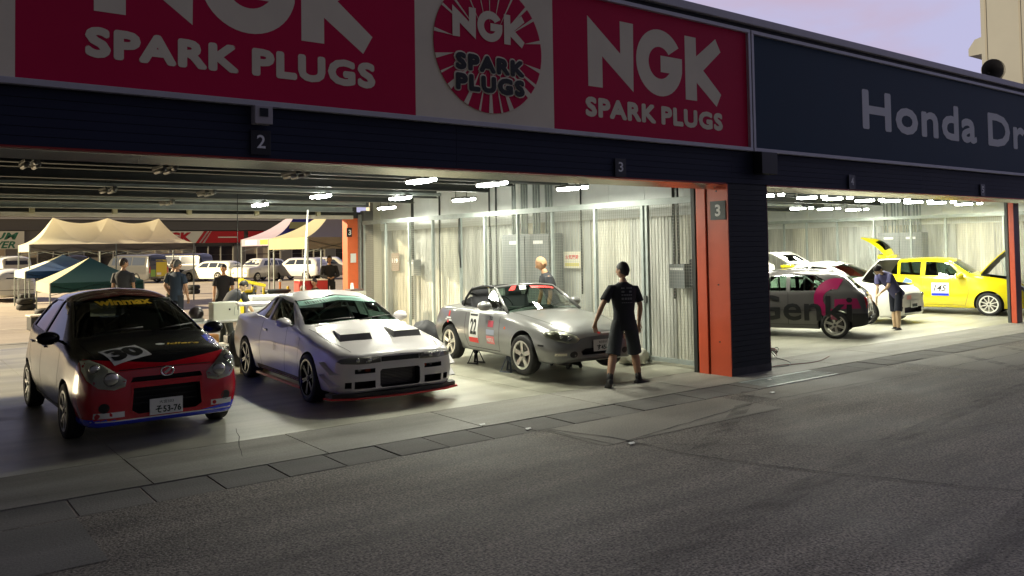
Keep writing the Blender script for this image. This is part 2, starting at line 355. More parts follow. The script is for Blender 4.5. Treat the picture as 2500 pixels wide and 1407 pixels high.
# rubber marks and patches on the asphalt
M_MARK = mat('rubber_mark', (.03, .028, .026), .7)
_n = M_MARK.node_tree.nodes; _l = M_MARK.node_tree.links; _t = _n.new('ShaderNodeTexCoord'); _m = _n.new('ShaderNodeMapping'); _m.inputs['Scale'].default_value = (1.2, 5, 1); _z = _n.new('ShaderNodeTexNoise'); _z.inputs['Scale'].default_value = 1.6; _z.inputs['Detail'].default_value = 6
_r = _n.new('ShaderNodeMapRange'); _r.inputs[1].default_value = .40; _r.inputs[2].default_value = .75; _r.inputs[4].default_value = .45
_l.new(_t.outputs['Object'], _m.inputs[0]); _l.new(_m.outputs[0], _z.inputs[0]); _l.new(_z.outputs[0], _r.inputs[0]); _l.new(_r.outputs[0], _n['Principled BSDF'].inputs['Alpha'])
def tyre_mark(P, w_, z=.0012):
    P = [Vector((x, y, z)) for x, y in P]
    for _ in range(3):
        Q = [P[0]]
        for a_, c_ in zip(P, P[1:]): Q += [a_*.75+c_*.25, a_*.25+c_*.75]
        P = Q+[P[-1]]
    b = MB(); L_ = []
    for i, p in enumerate(P):
        d = (P[min(i+1, len(P)-1)]-P[max(0, i-1)]).normalized(); n_ = Vector((-d.y, d.x, 0)); L_.append((p+n_*w_/2, p-n_*w_/2))
    for (a_, c_), (e_, g_) in zip(L_, L_[1:]): b.poly([a_, c_, g_, e_])
    o = b.obj('tyre_mark', M_MARK); o['kind'] = 'structure'
for i, (P, w_) in enumerate((([(-4, 3.0), (4, 3.6), (9, 4.6), (20, 5.4)], .22), ([(-4, 1.5), (4, 2.1), (9, 3.1), (20, 4.0)], .22), ([(3, -1), (8, 2.6), (14, 4.0), (30, 5.2)], .26), ([(4.5, -1.5), (9.5, 2.0), (15, 3.0), (30, 4.0)], .26), ([(6, 5.2), (8, 6.2), (9.2, 7.0)], .18), ([(10.5, 3.5), (13.5, 5.0), (14.8, 6.9)], .2), ([(12, 3.2), (15.2, 4.8), (16.4, 6.9)], .2))): tyre_mark(P, w_, .0012+.0003*i)
for i, (x0_, y0_, x1_, y1_, m_) in enumerate(((9.0, 6.3, 12.5, 6.98, PATCH), (13.2, 5.7, 16.6, 6.98, PATCH), (-3, 5.9, 1.2, 6.98, GUT), (17.5, 6.1, 22, 6.98, PATCH))): sheet('worn_patch', x0_, y0_, x1_, y1_, -.001+i*.0001, m_)

# ---------------------------------------------------------------- pit building
FY = 7.92
pit = empty('pit_building', (0, FY, 0), 0, 'long low pit building with dark navy cladding and open lit garages', 'building')
pit.location = (0, 0, 0)
def prt(name, a, c, m, parent=pit, bev=0., label=None): return MB().box(a, c, bev).obj(name, m, parent, label=label)
# fascia planks between sign and opening
XF0, XF1 = -22.0, 30.0
plank = MB(); plank.poly([(0, 0, 0), (0, .016, .003), (0, .016, .079), (0, 0, .076)], th=1., n=(1, 0, 0)); plank = plank.me('fascia_plank'); plank.materials.append(M_NAVY)
for i in range(6):
    for xa, xc in ((XF0, .35), (.35, 5.25), (5.25, 10.15), (10.15, 15.9), (15.9, 21.6), (21.6, XF1)):
        inst('fascia_plank', plank, pit, (xa+.002, FY+.008, 2.865+i*.0805), (0, 0, 0), (xc-xa-.004, -1 if False else 1, 1))
prt('fascia_core', (XF0, FY+.026, 2.86), (XF1, FY+.18, 5.2), M_NAVYD)
prt('red_lip', (XF0, FY+.004, 2.845), (10.02, FY+.10, 2.862), M_DKRED)
prt('red_lip', (11.02, FY+.004, 2.845), (XF1, FY+.10, 2.862), M_DKRED)
for xa, xc in ((XF0, -12), (-11.995, -1.6), (-1.595, 1.9), (1.905, 5.4), (5.405, 8.9), (8.905, 10.02), (11.05, 14.6), (14.605, 18.1), (18.105, 21.6), (21.605, 25)):
    rb_ = MB(); rb_.poly([(xa, FY+.105, 2.850), (xa, FY+.125, 2.835), (xa, FY+.225, 2.775), (xa, FY+.225, 2.850)], th=xc-xa, n=(1, 0, 0)); rb_.obj('shutter_guide_rail', M_RAIL, pit)
# roof, ceiling, walls
prt('roof_slab', (XF0, FY+.2, 3.55), (XF1, 20.9, 3.75), M_CEIL)
prt('roof_slab', (XF0, FY+.2, 5.15), (XF1, 12.0, 5.25), M_TRIM)
prt('roof_trim', (XF0, FY-.12, 5.275), (XF1, FY+.3, 5.40), M_TRIM, bev=.012)
prt('roof_trim', (XF0, FY-.05, 5.20), (XF1, FY+.3, 5.278), M_NAVYD)
# pier with ribbed front and orange side
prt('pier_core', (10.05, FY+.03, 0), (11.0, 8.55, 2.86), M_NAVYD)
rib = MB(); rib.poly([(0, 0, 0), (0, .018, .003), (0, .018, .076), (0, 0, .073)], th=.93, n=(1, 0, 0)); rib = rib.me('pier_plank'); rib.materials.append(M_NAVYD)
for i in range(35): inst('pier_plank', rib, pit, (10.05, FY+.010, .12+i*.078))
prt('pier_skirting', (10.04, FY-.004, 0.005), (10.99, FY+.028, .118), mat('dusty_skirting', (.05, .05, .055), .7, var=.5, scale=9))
prt('orange_side_panel', (10.028, FY+.0, .0), (10.048, 8.30, 2.845), M_ORANGE)
prt('orange_side_panel', (10.0, 8.32, .0), (10.048, 8.50, 2.845), M_ORANGE, bev=.006)
prt('orange_edge_trim', (11.002, FY+.02, 0), (11.02, 8.5, 2.845), mat('purple_edge', (.10, .02, .04), .4))
for z in (2.75, 1.35, .5): MB().cyl((10.02, 8.12, z), (10.03, 8.12, z), .012).obj('bolt', M_DKSTEEL, pit)
prt('door_frame_post', (10.0, 8.53, 0), (10.07, 8.60, 2.9), M_DKSTEEL)
def sidewall(xw, lab):
    """ribbed precast panels behind the wire mesh"""
    n_ = 12; b = MB(); z0, z1 = 0, 2.45
    wd = 1.08; pr_ = []
    for k in range(14):
        y = k*wd/14; pr_ += [(0, y+.004), (.0, y+wd/14*.62), (.014, y+wd/14*.70), (.014, y+wd/14*.94)]
    pts0 = [b.b.verts.new((px, py, z0)) for px, py in pr_]; pts1 = [b.b.verts.new((px, py, z1)) for px, py in pr_]
    for i in range(len(pr_)-1): b.b.faces.new((pts0[i], pts0[i+1], pts1[i+1], pts1[i]))
    mm_ = b.me('wall_panel', recalc=False); mm_.materials.append(M_WALL)
    y = 8.56; kk = 0
    while y < 20.2:
        o = inst('wall_panel', mm_, pit, (xw+random.uniform(-.004, .004), y, 0)); o.material_slots[0].link = 'OBJECT'; o.material_slots[0].material = WALLS[(kk*2+kk//3) % 4]; y += 1.086; kk += 1
        if kk % 3 == 0: prt('wall_batten', (xw-.03, y-.09, 0), (xw-.001, y+.07, 2.45), WALLS[3])
    prt('wall_core', (xw+.016, 8.56, 0), (xw+.3, 20.9, 3.55), M_WALL)
    prt('upper_wall_band', (xw-.02, 8.56, 2.46), (xw+.014, 20.2, 3.5), M_WALLUP)
    pn = MB().box((0, .004, 2.50), (.012, .896, 3.3)).me('upper_wall_panel'); pn.materials.append(M_WALLUP)
    for k in range(13): inst('upper_wall_panel', pn, pit, (xw-.034, 8.5+k*.9, 0))
sidewall(10.80, '3'); sidewall(25.35, '5')
# the back of the pier pair: partition that closes garages 4-5 on the near side
prt('partition_wall', (11.02, 8.56, 0), (11.10, 20.2, 3.5), M_WALL)
prt('partition_wall', (-21.9, 8.2, 0), (-21.7, 20.2, 3.5), M_WALL)
for x_ in (-5.6, -21.6): prt('end_pier', (x_, FY+.03, 0), (x_+.9, 8.5, 2.86), M_NAVYD)
# back lintel + columns
prt('back_lintel', (-21.8, 20.25, 2.80), (10.2, 20.6, 3.6), M_STEEL)
prt('back_lintel', (11.1, 20.25, 0), (26, 20.6, 3.6), M_WALL)
prt('back_guide_rail', (-21.8, 20.05, 2.775), (10.0, 20.2, 2.87), mat('pale_rail', (.62, .58, .52), .5, var=.1, scale=3))
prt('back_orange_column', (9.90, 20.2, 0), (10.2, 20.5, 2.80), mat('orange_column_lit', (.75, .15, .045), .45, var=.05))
prt('back_column_frame', (10.21, 20.1, 0), (10.27, 20.2, 2.9), M_GALV)
prt('back_grey_jamb', (10.29, 20.0, 0), (10.55, 20.22, 3.0), mat('jamb_grey', (.17, .17, .165), .6))
prt('back_wall_end', (10.56, 20.0, 0), (10.80, 20.2, 3.5), M_WALL)
pc = [(x_, 20.1) for x_ in (1.0, 2.6, 4.2, 5.8, 7.4, 9.0)]
for x_, y_ in pc: prt('rail_bracket', (x_-.05, y_-.12, 2.84), (x_+.05, y_-.02, 2.98), mat('bracket_yellow', (.55, .52, .35), .5))
# ceiling beams (along X) and purlins
for y_, z_, h_, m_ in ((9.0, 3.02, .34, M_DKSTEEL), (9.55, 3.0, .1, M_DKSTEEL), (11.6, 3.08, .35, M_STEEL), (12.6, 3.12, .3, M_DKSTEEL), (13.4, 3.05, .16, M_STEEL), (15.3, 3.04, .36, M_STEEL), (16.3, 2.99, .14, M_STEEL), (18.4, 3.0, .3, M_STEEL), (19.3, 2.92, .14, M_GALV)):
    for xa, xc in ((-21.6, 10.12 if y_ < 12 else 9.6), (11.2, 24.2)):
        b = MB(); b.box((xa, y_-.07, z_), (xc, y_+.07, z_+.018)); b.box((xa, y_-.008, z_+.018), (xc, y_+.008, z_+h_-.018)); b.box((xa, y_-.07, z_+h_-.018), (xc, y_+.07, z_+h_)); b.obj('ceiling_beam', m_, pit)
for x_ in (-19, -16, -13, -10, -7, -3, -.3, 2.1, 4.9, 7.4, 9.9, 13.4, 16.1, 18.8, 21.5, 24.2): prt('ceiling_joist', (x_-.06, 8.3, 3.42), (x_+.06, 20.2, 3.54), M_DKSTEEL)
# shutter box rails
for xa, xc in ((-5.1, 10.0), (11.2, 22.0)):
    prt('shutter_box', (xa, 8.38, 2.90), (xc, 8.75, 3.3), M_DKSTEEL)
    prt('cable_tray', (xa, 10.0, 2.98), (xc-.7, 10.16, 3.05), M_DKSTEEL); prt('cable_tray', (xa, 13.85, 2.99), (xc-1.2, 14.0, 3.04), M_GALV); prt('cable_tray', (xa, 17.0, 2.98), (xc-1.2, 17.12, 3.04), M_GALV)
# red column between garages 5 and 6 and its door frame
rc = MB(); rc.box((21.20, 8.50, 0), (21.23, 8.61, 2.85)); rc.obj('red_column', M_ORANGE, pit, label='slim red column at the right end of the open garages')
prt('column_front_face', (21.235, 8.505, 0), (21.52, 8.60, 2.85), mat('dark_red_face', (.11, .018, .018), .4))
prt('column_frame', (21.19, 8.63, 0), (21.25, 8.69, 2.85), M_STEEL)

# ---------------------------------------------------------------- battens
def batten(x, y, lit):
    t = empty('ceiling_light', (x, y, 2.93), 0)
    MB().box((-.09, -.26, .03), (.09, .24, .07), .006).obj('housing', M_STEEL, t)
    tm = M_TUBE if lit else M_TUBEOFF
    for dx in (-.055, .055): MB().cyl((dx, -.20, .008), (dx, .20, .008), .026, n=10).obj('tube', tm, t, 180)
    MB().cyl((.0, -.48, .01), (.0, -.36, .01), .028, n=10).obj('end_lamp', tm, t, 180); MB().box((-.03, -.50, .03), (.03, -.26, .06)).obj('arm', M_STEEL, t)
    for dy in (-.2, .2): MB().cyl((0, dy, .07), (0, dy, .5), .008, n=6).obj('hanger', M_DKSTEEL, t)
    return t
rows = {}
for (x, y, lit) in TUBES: rows.setdefault((x < 10.5, 0 if y < 12 else 1 if y < 16 else 2, lit), []).append((x, y))
ORD = ['leftmost', 'second from left', 'third from left', 'fourth from left', 'fifth from left', 'sixth from left', 'seventh from left', 'rightmost']
for (lf, rw, lit), L_ in rows.items():
    L_.sort()
    for i, (x, y) in enumerate(L_):
        t = batten(x, y, lit); t['category'] = 'light'; row = ('front', 'middle', 'back')[rw]
        pos = 'only light' if len(L_) == 1 else 'rightmost' if i == len(L_)-1 else ORD[i]
        t['label'] = f'{"lit" if lit else "unlit"} ceiling light, {pos} in the {row} row of the {"left" if lf else "right"} garage'; t['group'] = f'{"lit" if lit else "unlit"} {row} row {"left" if lf else "right"} garage ceiling lights'

# ---------------------------------------------------------------- wire mesh fences
def mesh_fence(xw, posts, y0, y1, lab):
    f = empty('mesh_fence', (xw, y0, 0), 0, lab, 'fence'); o = (xw, y0)
    pm = MB().box((-.03, -.025, .02), (.03, .025, 2.62)).me('post'); pm.materials.append(M_GALV)
    for y in posts: inst('post', pm, f, (0, y-y0, 0))
    MB().box((-.03, 0, 2.62), (.03, y1-y0, 2.72)).obj('top_rail', M_GALV, f)
    MB().box((-.025, 0, .06), (.025, y1-y0, .13)).obj('bottom_rail', M_GALV, f)
    ps = sorted(posts)
    for a, c in zip(ps, ps[1:]):
        if c-a < .15: continue
        b = MB(); s_ = .05
        k = a+.05
        while k < c-.03: b.box((-.0015, k-.0015-y0, .13), (.0015, k+.0015-y0, 2.62)); k += s_
        z = .18
        while z < 2.6: b.box((-.0035, a+.025-y0, z-.0015), (-.0016, c-.025-y0, z+.0015)); z += s_
        b.obj('wire_panel', M_WIRE, f)
    return f
mesh_fence(10.23, [8.66, 9.84, 9.74, 11.0, 12.19, 13.27, 14.4, 15.33, 16.48, 17.54, 18.72, 19.9], 8.64, 19.95, 'galvanised wire mesh fence behind the silver convertible')
mesh_fence(24.8, [8.66, 10.2, 11.77, 12.8, 13.97, 15.23, 16.35, 17.22, 18.6, 19.9], 8.64, 19.95, 'galvanised wire mesh fence behind the yellow hatchback')
# door closer chain of the fence gate
MB().box((10.17, 9.74, 1.0), (10.2, 9.80, 1.12)).obj('gate_latch', M_STEEL, label='small steel latch on the mesh gate')

# ---------------------------------------------------------------- things on the side walls
def cabinet(x, ya, yc, lab):
    c = empty('electrical_cabinet', (x, ya, 0), 0, lab, 'cabinet')
    MB().box((0, 0, 0), (.34, yc-ya, 2.22), .01).obj('case', M_CAB, c)
    h = (yc-ya)/2
    for k in range(2):
        d = MB().box((-.018, k*h+.015, .05), (-.002, (k+1)*h-.015, 2.18), .004).obj('door', M_CAB, c)
        MB().box((-.04, k*h+(h-.1 if k == 0 else .06), 1.0), (-.02, k*h+(h-.06 if k == 0 else .1), 1.2)).obj('handle', M_STEEL, d)
        MB().box((-.024, k*h+.2, 2.02), (-.019, k*h+.5, 2.09)).obj('name_plate', M_WHITE, d)
    for k in range(11): 
        y = .12+k*(yc-ya-.24)/10
        MB().cyl((.15+.04*(k % 3), y, 2.22), (.15+.04*(k % 3), y, 3.5), .022, n=8).obj('conduit', M_GALV, c, 180)
    return c
cabinet(10.42, 12.5, 14.05, 'tall grey electrical cabinet with conduits rising behind the bald man')
cabinet(24.98, 12.55, 13.95, 'tall grey electrical cabinet behind the raised yellow tailgate')
sg = empty('warning_sign', (10.72, 12.2, 1.7), 0, 'white notice with red letters on the wall behind the mesh', 'sign')
MB().box((-.006, -.24, -.16), (.006, .24, .16)).obj('board', mat('notice_white', (.8, .76, .62), .5), sg)
def wall_text_x(s, x, y, z, w_, h_, m, parent, bold=.02):
    me = fit_text(s, w_, h_, bold)
    for v in me.vertices: v.co = Vector((x, y-v.co.x, z+v.co.y))
    return link('lettering', me, m, parent)
wall_text_x('火気厳禁', -.008, .19, .01, .38, .09, mat('notice_red', (.7, .05, .04), .5), sg)
MB().box((-.008, -.2, -.12), (-.006, .2, -.06)).obj('notice_text_band', mat('notice_yellow', (.7, .62, .2), .5), sg)
bs = empty('brown_sign', (10.7, 19.1, 1.63), 0, 'small brown notice near the far end of the mesh fence', 'sign')
MB().box((0, -.2, -.23), (.01, .2, .23)).obj('board', mat('brown_board', (.13, .085, .06), .6), bs)
wall_text_x('119', -.004, .14, -.02, .28, .12, M_NUMT, bs)
for (x, y, z, s, lab) in ((10.62, 9.36, 1.44, .17, 'large'), (10.6, 17.95, 1.5, .15, 'small')):
    c = empty('control_box', (x, y, z), 0, 'grey steel control box on the wall beside the orange column' if s == .17 else 'grey control box fixed to the wall between far fence posts', 'control box')
    MB().box((-.12, -s, -.2), (0.1, s, .2), .008).obj('case', M_CAB, c)
    MB().box((-.126, -s+.03, .1), (-.121, s-.03, .14)).obj('name_plate', M_WHITE, c)
    MB().cyl((0, s*.3, .2), (0, s*.3, 2.0), .018, n=8).obj('conduit', M_DKSTEEL, c, 180)
al = empty('alarm_bell', (10.55, 8.93, 1.5), 0, 'black alarm unit with amber lamp beside the grey control box', 'alarm')
MB().box((-.1, -.1, -.22), (.1, .12, .22), .02).obj('case', M_BLACK, al); MB().ball((-.09, -.08, 0), .05, .07, .12).obj('amber_lamp', mat('amber_plastic', (.8, .33, .04), .3), al, 180)
for (y, r_, m_) in ((9.62, .02, M_DKSTEEL), (17.0, .018, M_DKSTEEL), (14.95, .02, M_STEEL), (14.7, .02, M_STEEL), (18.3, .018, M_DKSTEEL), (11.95, .015, M_DKSTEEL)):
    MB().tube([(10.74, y, 3.3), (10.74, y, 1.3), (10.74, y, 1.05 if y < 12 else .2)], r_).obj('conduit', m_, pit, 180)
MB().tube([(10.12, 15.2, 2.62), (10.12, 15.2, 1.9), (10.12, 15.18, 1.55), (10.12, 15.23, 1.9), (10.12, 15.22, 2.6)], .018).obj('hanging_cable', M_DKSTEEL, None, 180)
bpy.data.objects['hanging_cable']['label'] = 'dark looped cable hanging from the mesh fence rail'; bpy.data.objects['hanging_cable']['category'] = 'cable'

# ---------------------------------------------------------------- big signs
NG_N = [(7.262, 4.925), (7.844, 4.500), (7.844, 4.935), (8.095, 4.935), (8.080, 4.010), (7.515, 4.425), (7.515, 4.012), (7.262, 4.012)]
NG_K = [(9.125, 4.925), (9.366, 4.925), (9.366, 4.655), (9.799, 4.965), (9.913, 4.785), (9.515, 4.467), (9.906, 4.154), (9.797, 3.965), (9.366, 4.276), (9.366, 4.012), (9.125, 4.012)]
def ngk_g():
    cx, cz = 8.605, 4.470; out_, inn = [], []
    a0, a1 = 33, 348
    for k in range(41):
        a = R(a0+(a1-a0)*k/40); out_.append((cx+.463*math.cos(a), cz+.463*math.sin(a)))
    for k in range(31):
        a = R(308-(308-(a0+3))*k/30); inn.append((cx+.222*math.cos(a), cz+.222*math.sin(a)))
    pts = out_+[(9.062, 4.575), (8.62, 4.575), (8.62, 4.345), (8.80, 4.345)]+[p for p in inn]
    return pts
NG_G = ngk_g()
def glyphs(name, polys, ox, oz, s, fx, m, parent, Y, x0=7.262, z0=4.012):
    from mathutils.geometry import tessellate_polygon
    bm2 = bmesh.new()
    for P in polys:
        vs = [bm2.verts.new((fx+(px-x0)*s, Y, oz+(pz-z0)*s)) for px, pz in P]
        for t3 in tessellate_polygon([[Vector((px, pz, 0)) for px, pz in P]]):
            f = bm2.faces.new([vs[i] for i in t3]); f.normal_update()
            if f.normal.y > 0: f.normal_flip()
    me = bpy.data.meshes.new(name); bm2.to_mesh(me); bm2.free(); return link(name, me, m, parent)
def sign_frame(s, x0, x1, z0, z1, Y, t=.055):
    MB().box((x0, Y-.05, z0), (x1, Y+.02, z0+t), .005).obj('frame', M_FRAME, s)
    MB().box((x0, Y-.05, z1-t), (x1, Y+.02, z1), .005).obj('frame', M_FRAME, s)
    for x_ in (x0, x1-t): MB().box((x_, Y-.048, z0+t), (x_+t, Y+.018, z1-t), .004).obj('frame', M_FRAME, s)
s1 = empty('spark_plug_signboard', (0, 0, 0), 0, 'long red and cream spark plug signboard above the left-hand garage', 'signboard')
SY = FY-.03
for (xa, xc, m_) in ((-1.1, .90, M_CREAM), (-21.9, -1.1, M_RED), (.90, 4.70, M_RED), (4.70, 6.68, M_CREAM), (6.68, 10.52, M_RED)):
    MB().box((xa, SY, 3.40), (xc, FY+.02, 5.17)).obj('sign_panel', m_, s1)
sign_frame(s1, -21.95, 10.575, 3.355, 5.21, SY)
for fx in (7.262, 1.489): glyphs('lettering', [NG_N, NG_G, NG_K], 0, 4.012 if fx > 5 else 4.062, 1. if fx > 5 else 1.017, fx, M_CREAM, s1, SY-.002)
wall_text('lettering', 'SPARK', 7.205, 3.615, 1.30, .262, SY-.002, M_CREAM, s1, r=.020, space=1.1)
wall_text('lettering', 'PLUGS', 8.61, 3.615, 1.315, .262, SY-.002, M_CREAM, s1, r=.020, space=1.1)
wall_text('lettering', 'SPARK', 1.42, 3.652, 1.33, .272, SY-.002, M_CREAM, s1, r=.021, space=1.1)
wall_text('lettering', 'PLUGS', 2.877, 3.652, 1.33, .275, SY-.002, M_CREAM, s1, r=.021, space=1.1)
# round emblem: red disc with cream rays
cx, cz, cr_ = 5.71, 4.30, .775
b = MB(); pts = [(cx+cr_*math.cos(2*math.pi*k/64), SY-.002, cz+cr_*math.sin(2*math.pi*k/64)) for k in range(64)]; b.poly(pts, th=.008, n=(0, -1, 0)); b.obj('emblem_disc', M_RED, s1)
b = MB(); RA = [(270, .03), (243, .032), (293, .034), (222, .036), (318, .036), (194, .03), (345, .026), (172, .022), (12, .022), (135, .018), (148, .016), (118, .014), (103, .012), (90, .012), (77, .014), (62, .014), (45, .02), (33, .018), (330, .02), (208, .014), (258, .014), (282, .014)]
for a, wd in RA:
    a = R(a); d = Vector((math.cos(a), 0, math.sin(a))); n_ = Vector((-math.sin(a), 0, math.cos(a))); c0 = Vector((cx, SY-.0135, cz))
    s0 = .30 if abs(math.sin(a)) > .5 else .52
    MB().poly([c0+d*s0, c0+d*(cr_)-n_*wd, c0+d*(cr_)+n_*wd], th=.006, n=(0, 1, 0)).obj('emblem_ray', M_CREAM, s1)
glyphs('lettering', [NG_N, NG_G, NG_K], 0, 4.366, .392, 5.184, M_CREAM, s1, SY-.016)
for s_, z_ in (('SPARK', 3.99), ('PLUGS', 3.755)):
    wall_text('lettering_outline', s_, 5.195, z_-.015, 1.03, .235, SY-.016, M_CREAM, s1, r=.034, space=1.18)
    wall_text('lettering', s_, 5.215, z_, .99, .20, SY-.024, M_BLACK, s1, r=.018, space=1.18)
s2 = empty('motorcycle_signboard', (0, 0, 0), 0, 'dark blue signboard with grey lettering above the right-hand garages', 'signboard')
MB().box((10.66, SY, 3.40), (29, FY+.02, 5.17)).obj('sign_panel', M_SBLUE, s2); sign_frame(s2, 10.60, 29.05, 3.355, 5.21, SY)
wall_text('lettering', 'Honda', 13.74, 3.93, 4.34, .71, SY-.002, M_SGREY, s2, r=.034, space=1.06)
wall_text('lettering', 'Dream', 18.60, 3.93, 4.5, .71, SY-.002, M_SGREY, s2, r=.034, space=1.06)
# bay numbers
for s_, xc_, zc_ in (('2', 2.965, 3.01), ('3', 7.82, 2.985), ('4', 13.37, 2.99), ('5', 18.3, 2.99)):
    t = empty('bay_number_plate', (xc_, FY-.01, zc_), 0, f'dark number plate {s_} on the fascia above the garage opening', 'number plate', 'bay number plates'); t['label'] = {'2': 'dark plate with grey number 2 under the square lamp box', '3': 'dark plate with grey number 3 on the fascia above the walking man', '4': 'dark plate with grey number 4 above the grey hatchback garage', '5': 'dark plate with grey number 5 at the far right of the fascia'}[s_]
    MB().box((-.10, -.012, -.12), (.10, .0, .12), .003).obj('plate', M_NUM, t); 
    o = wall_text('lettering', s_, -.04, -.055, .085, .13, -.014, M_NUMT, t, bold=.015)
wb = empty('wall_lamp', (2.96, FY-.02, 3.27), 0, 'pale square lamp box with dark lens above number 2', 'lamp')
MB().box((-.088, -.10, -.09), (.088, .01, .085), .006).obj('housing', mat('lamp_box', (.42, .40, .44), .5), wb); MB().box((-.04, -.108, -.02), (.04, -.101, .06)).obj('lens', M_NAVYD, wb)
jb = empty('junction_box', (10.83, FY-.02, 3.18), 0, 'black box on the fascia where the two big signboards meet', 'junction box'); MB().box((-.19, -.16, -.17), (.2, .0, .165), .008).obj('case', M_BLACK, jb)
n3 = empty('column_number_plate', (10.02, 8.09, 2.46), 0, 'dark grey plate with white 3 on the orange column', 'number plate')
MB().box((-.008, -.14, -.14), (0, .14, .14)).obj('plate', mat('plate_grey', (.07, .085, .085), .5), n3); wall_text_x('3', -.010, .05, -.09, .10, .18, M_WHITE, n3, .03)
n4 = empty('column_number_plate', (9.93, 20.17, 2.43), 0, 'small black plate with white 3 on the far orange column', 'number plate')
MB().box((-.07, -.01, -.12), (.08, 0, .12)).obj('plate', M_BLACK, n4); wall_text('lettering', '3', -.02, -.07, .08, .14, -.012, M_WHITE, n4, .03)
nn = empty('paper_notice', (10.05, 20.18, 1.75), 0, 'white paper notice taped to the far orange column', 'notice'); MB().box((-.08, -.006, -.12), (.08, 0, .12)).obj('sheet', M_WHITE, nn)
# tower and loudspeaker on the roof
tw = empty('control_tower', (56.1, 14, 0), 0, 'beige tower block rising behind the roof at the right edge', 'building')
MB().box((0, 0, 0), (14, 10, 30)).obj('wall', M_BEIGE, tw)
for y_ in (9.7, 7.7, 4.0): MB().box((-.05, y_-.06, 6), (0, y_+.06, 30)).obj('cladding_seam', mat('seam_beige', (.35, .34, .32), .8), tw)
b = MB(); b.poly([(.1, 10.02, 13.85), (.1, 10.85, 13.85), (.1, 10.85, 14.3), (.1, 10.45, 14.85), (.1, 10.02, 14.95)], th=2., n=(1, 0, 0)); b.obj('vent_hood', M_BEIGE, tw)
hs = empty('horn_loudspeaker', (19.35, 8.15, 5.42), R(-52), 'grey horn loudspeaker on the roof edge in front of the tower', 'loudspeaker')
MB().lathe([(.03, .0), (.05, .02), (.09, -.12), (.17, -.28), (.24, -.34), (.235, -.35), (.16, -.285), (.05, -.1), (.03, 0)], 'y', 24, (0, 0, .18)).obj('horn', mat('horn_grey', (.09, .09, .095), .5), hs, 40)
MB().cyl((0, .0, .18), (0, .28, .18), .08, .06, 16).obj('driver', mat('driver_grey', (.35, .35, .35), .5), hs, 40); MB().tube([(-.28, -.1, .18), (-.22, .05, .02), (0, .1, -.02), (.25, .05, .02), (.30, -.05, .22)], .014).obj('bracket', M_GALV, hs, 180)
MB().box((-.05, .0, -.06), (.05, .12, .10)).obj('foot', M_STEEL, hs)

# ================================================================ cars
def pchip(xs, ys):
    n = len(xs); h = [xs[i+1]-xs[i] for i in range(n-1)]; d = [(ys[i+1]-ys[i])/h[i] for i in range(n-1)]; m = [0]*n
    m[0], m[-1] = d[0], d[-1]
    for i in range(1, n-1):
        m[i] = 0 if d[i-1]*d[i] <= 0 else (h[i-1]+h[i])*2*3/ (2*3*0+ ((2*h[i]+h[i-1])/d[i-1]+(h[i]+2*h[i-1])/d[i]))/2
    def f(x):
        if x <= xs[0]: return ys[0]
        if x >= xs[-1]: return ys[-1]
        i = max(k for k in range(n-1) if xs[k] <= x); t = (x-xs[i])/h[i]
        return (2*t**3-3*t*t+1)*ys[i]+(t**3-2*t*t+t)*h[i]*m[i]+(-2*t**3+3*t*t)*ys[i+1]+(t**3-t*t)*h[i]*m[i+1]
    return f
def fillet(P, rad, ns=4, sub=4):
    """rounded polyline with a fixed number of points"""
    out_ = []; n = len(P); ends = []
    for i in range(1, n-1):
        p, a, c = Vector(P[i]), Vector(P[i-1]), Vector(P[i+1]); la, lc = (a-p).length, (c-p).length
        r = min(rad[i], la*.48, lc*.48); A = p+(a-p)*(r/max(la, 1e-6)); Cc = p+(c-p)*(r/max(lc, 1e-6)); ends.append((A, p, Cc))
    cur = Vector(P[0])
    for (A, p, Cc) in ends:
        for k in range(sub): out_.append(cur.lerp(A, k/sub))
        for k in range(ns): t = k/ns; out_.append(A*(1-t)**2+p*2*t*(1-t)+Cc*t*t)
        cur = Cc
    for k in range(sub+1): out_.append(cur.lerp(Vector(P[-1]), k/sub))
    return out_
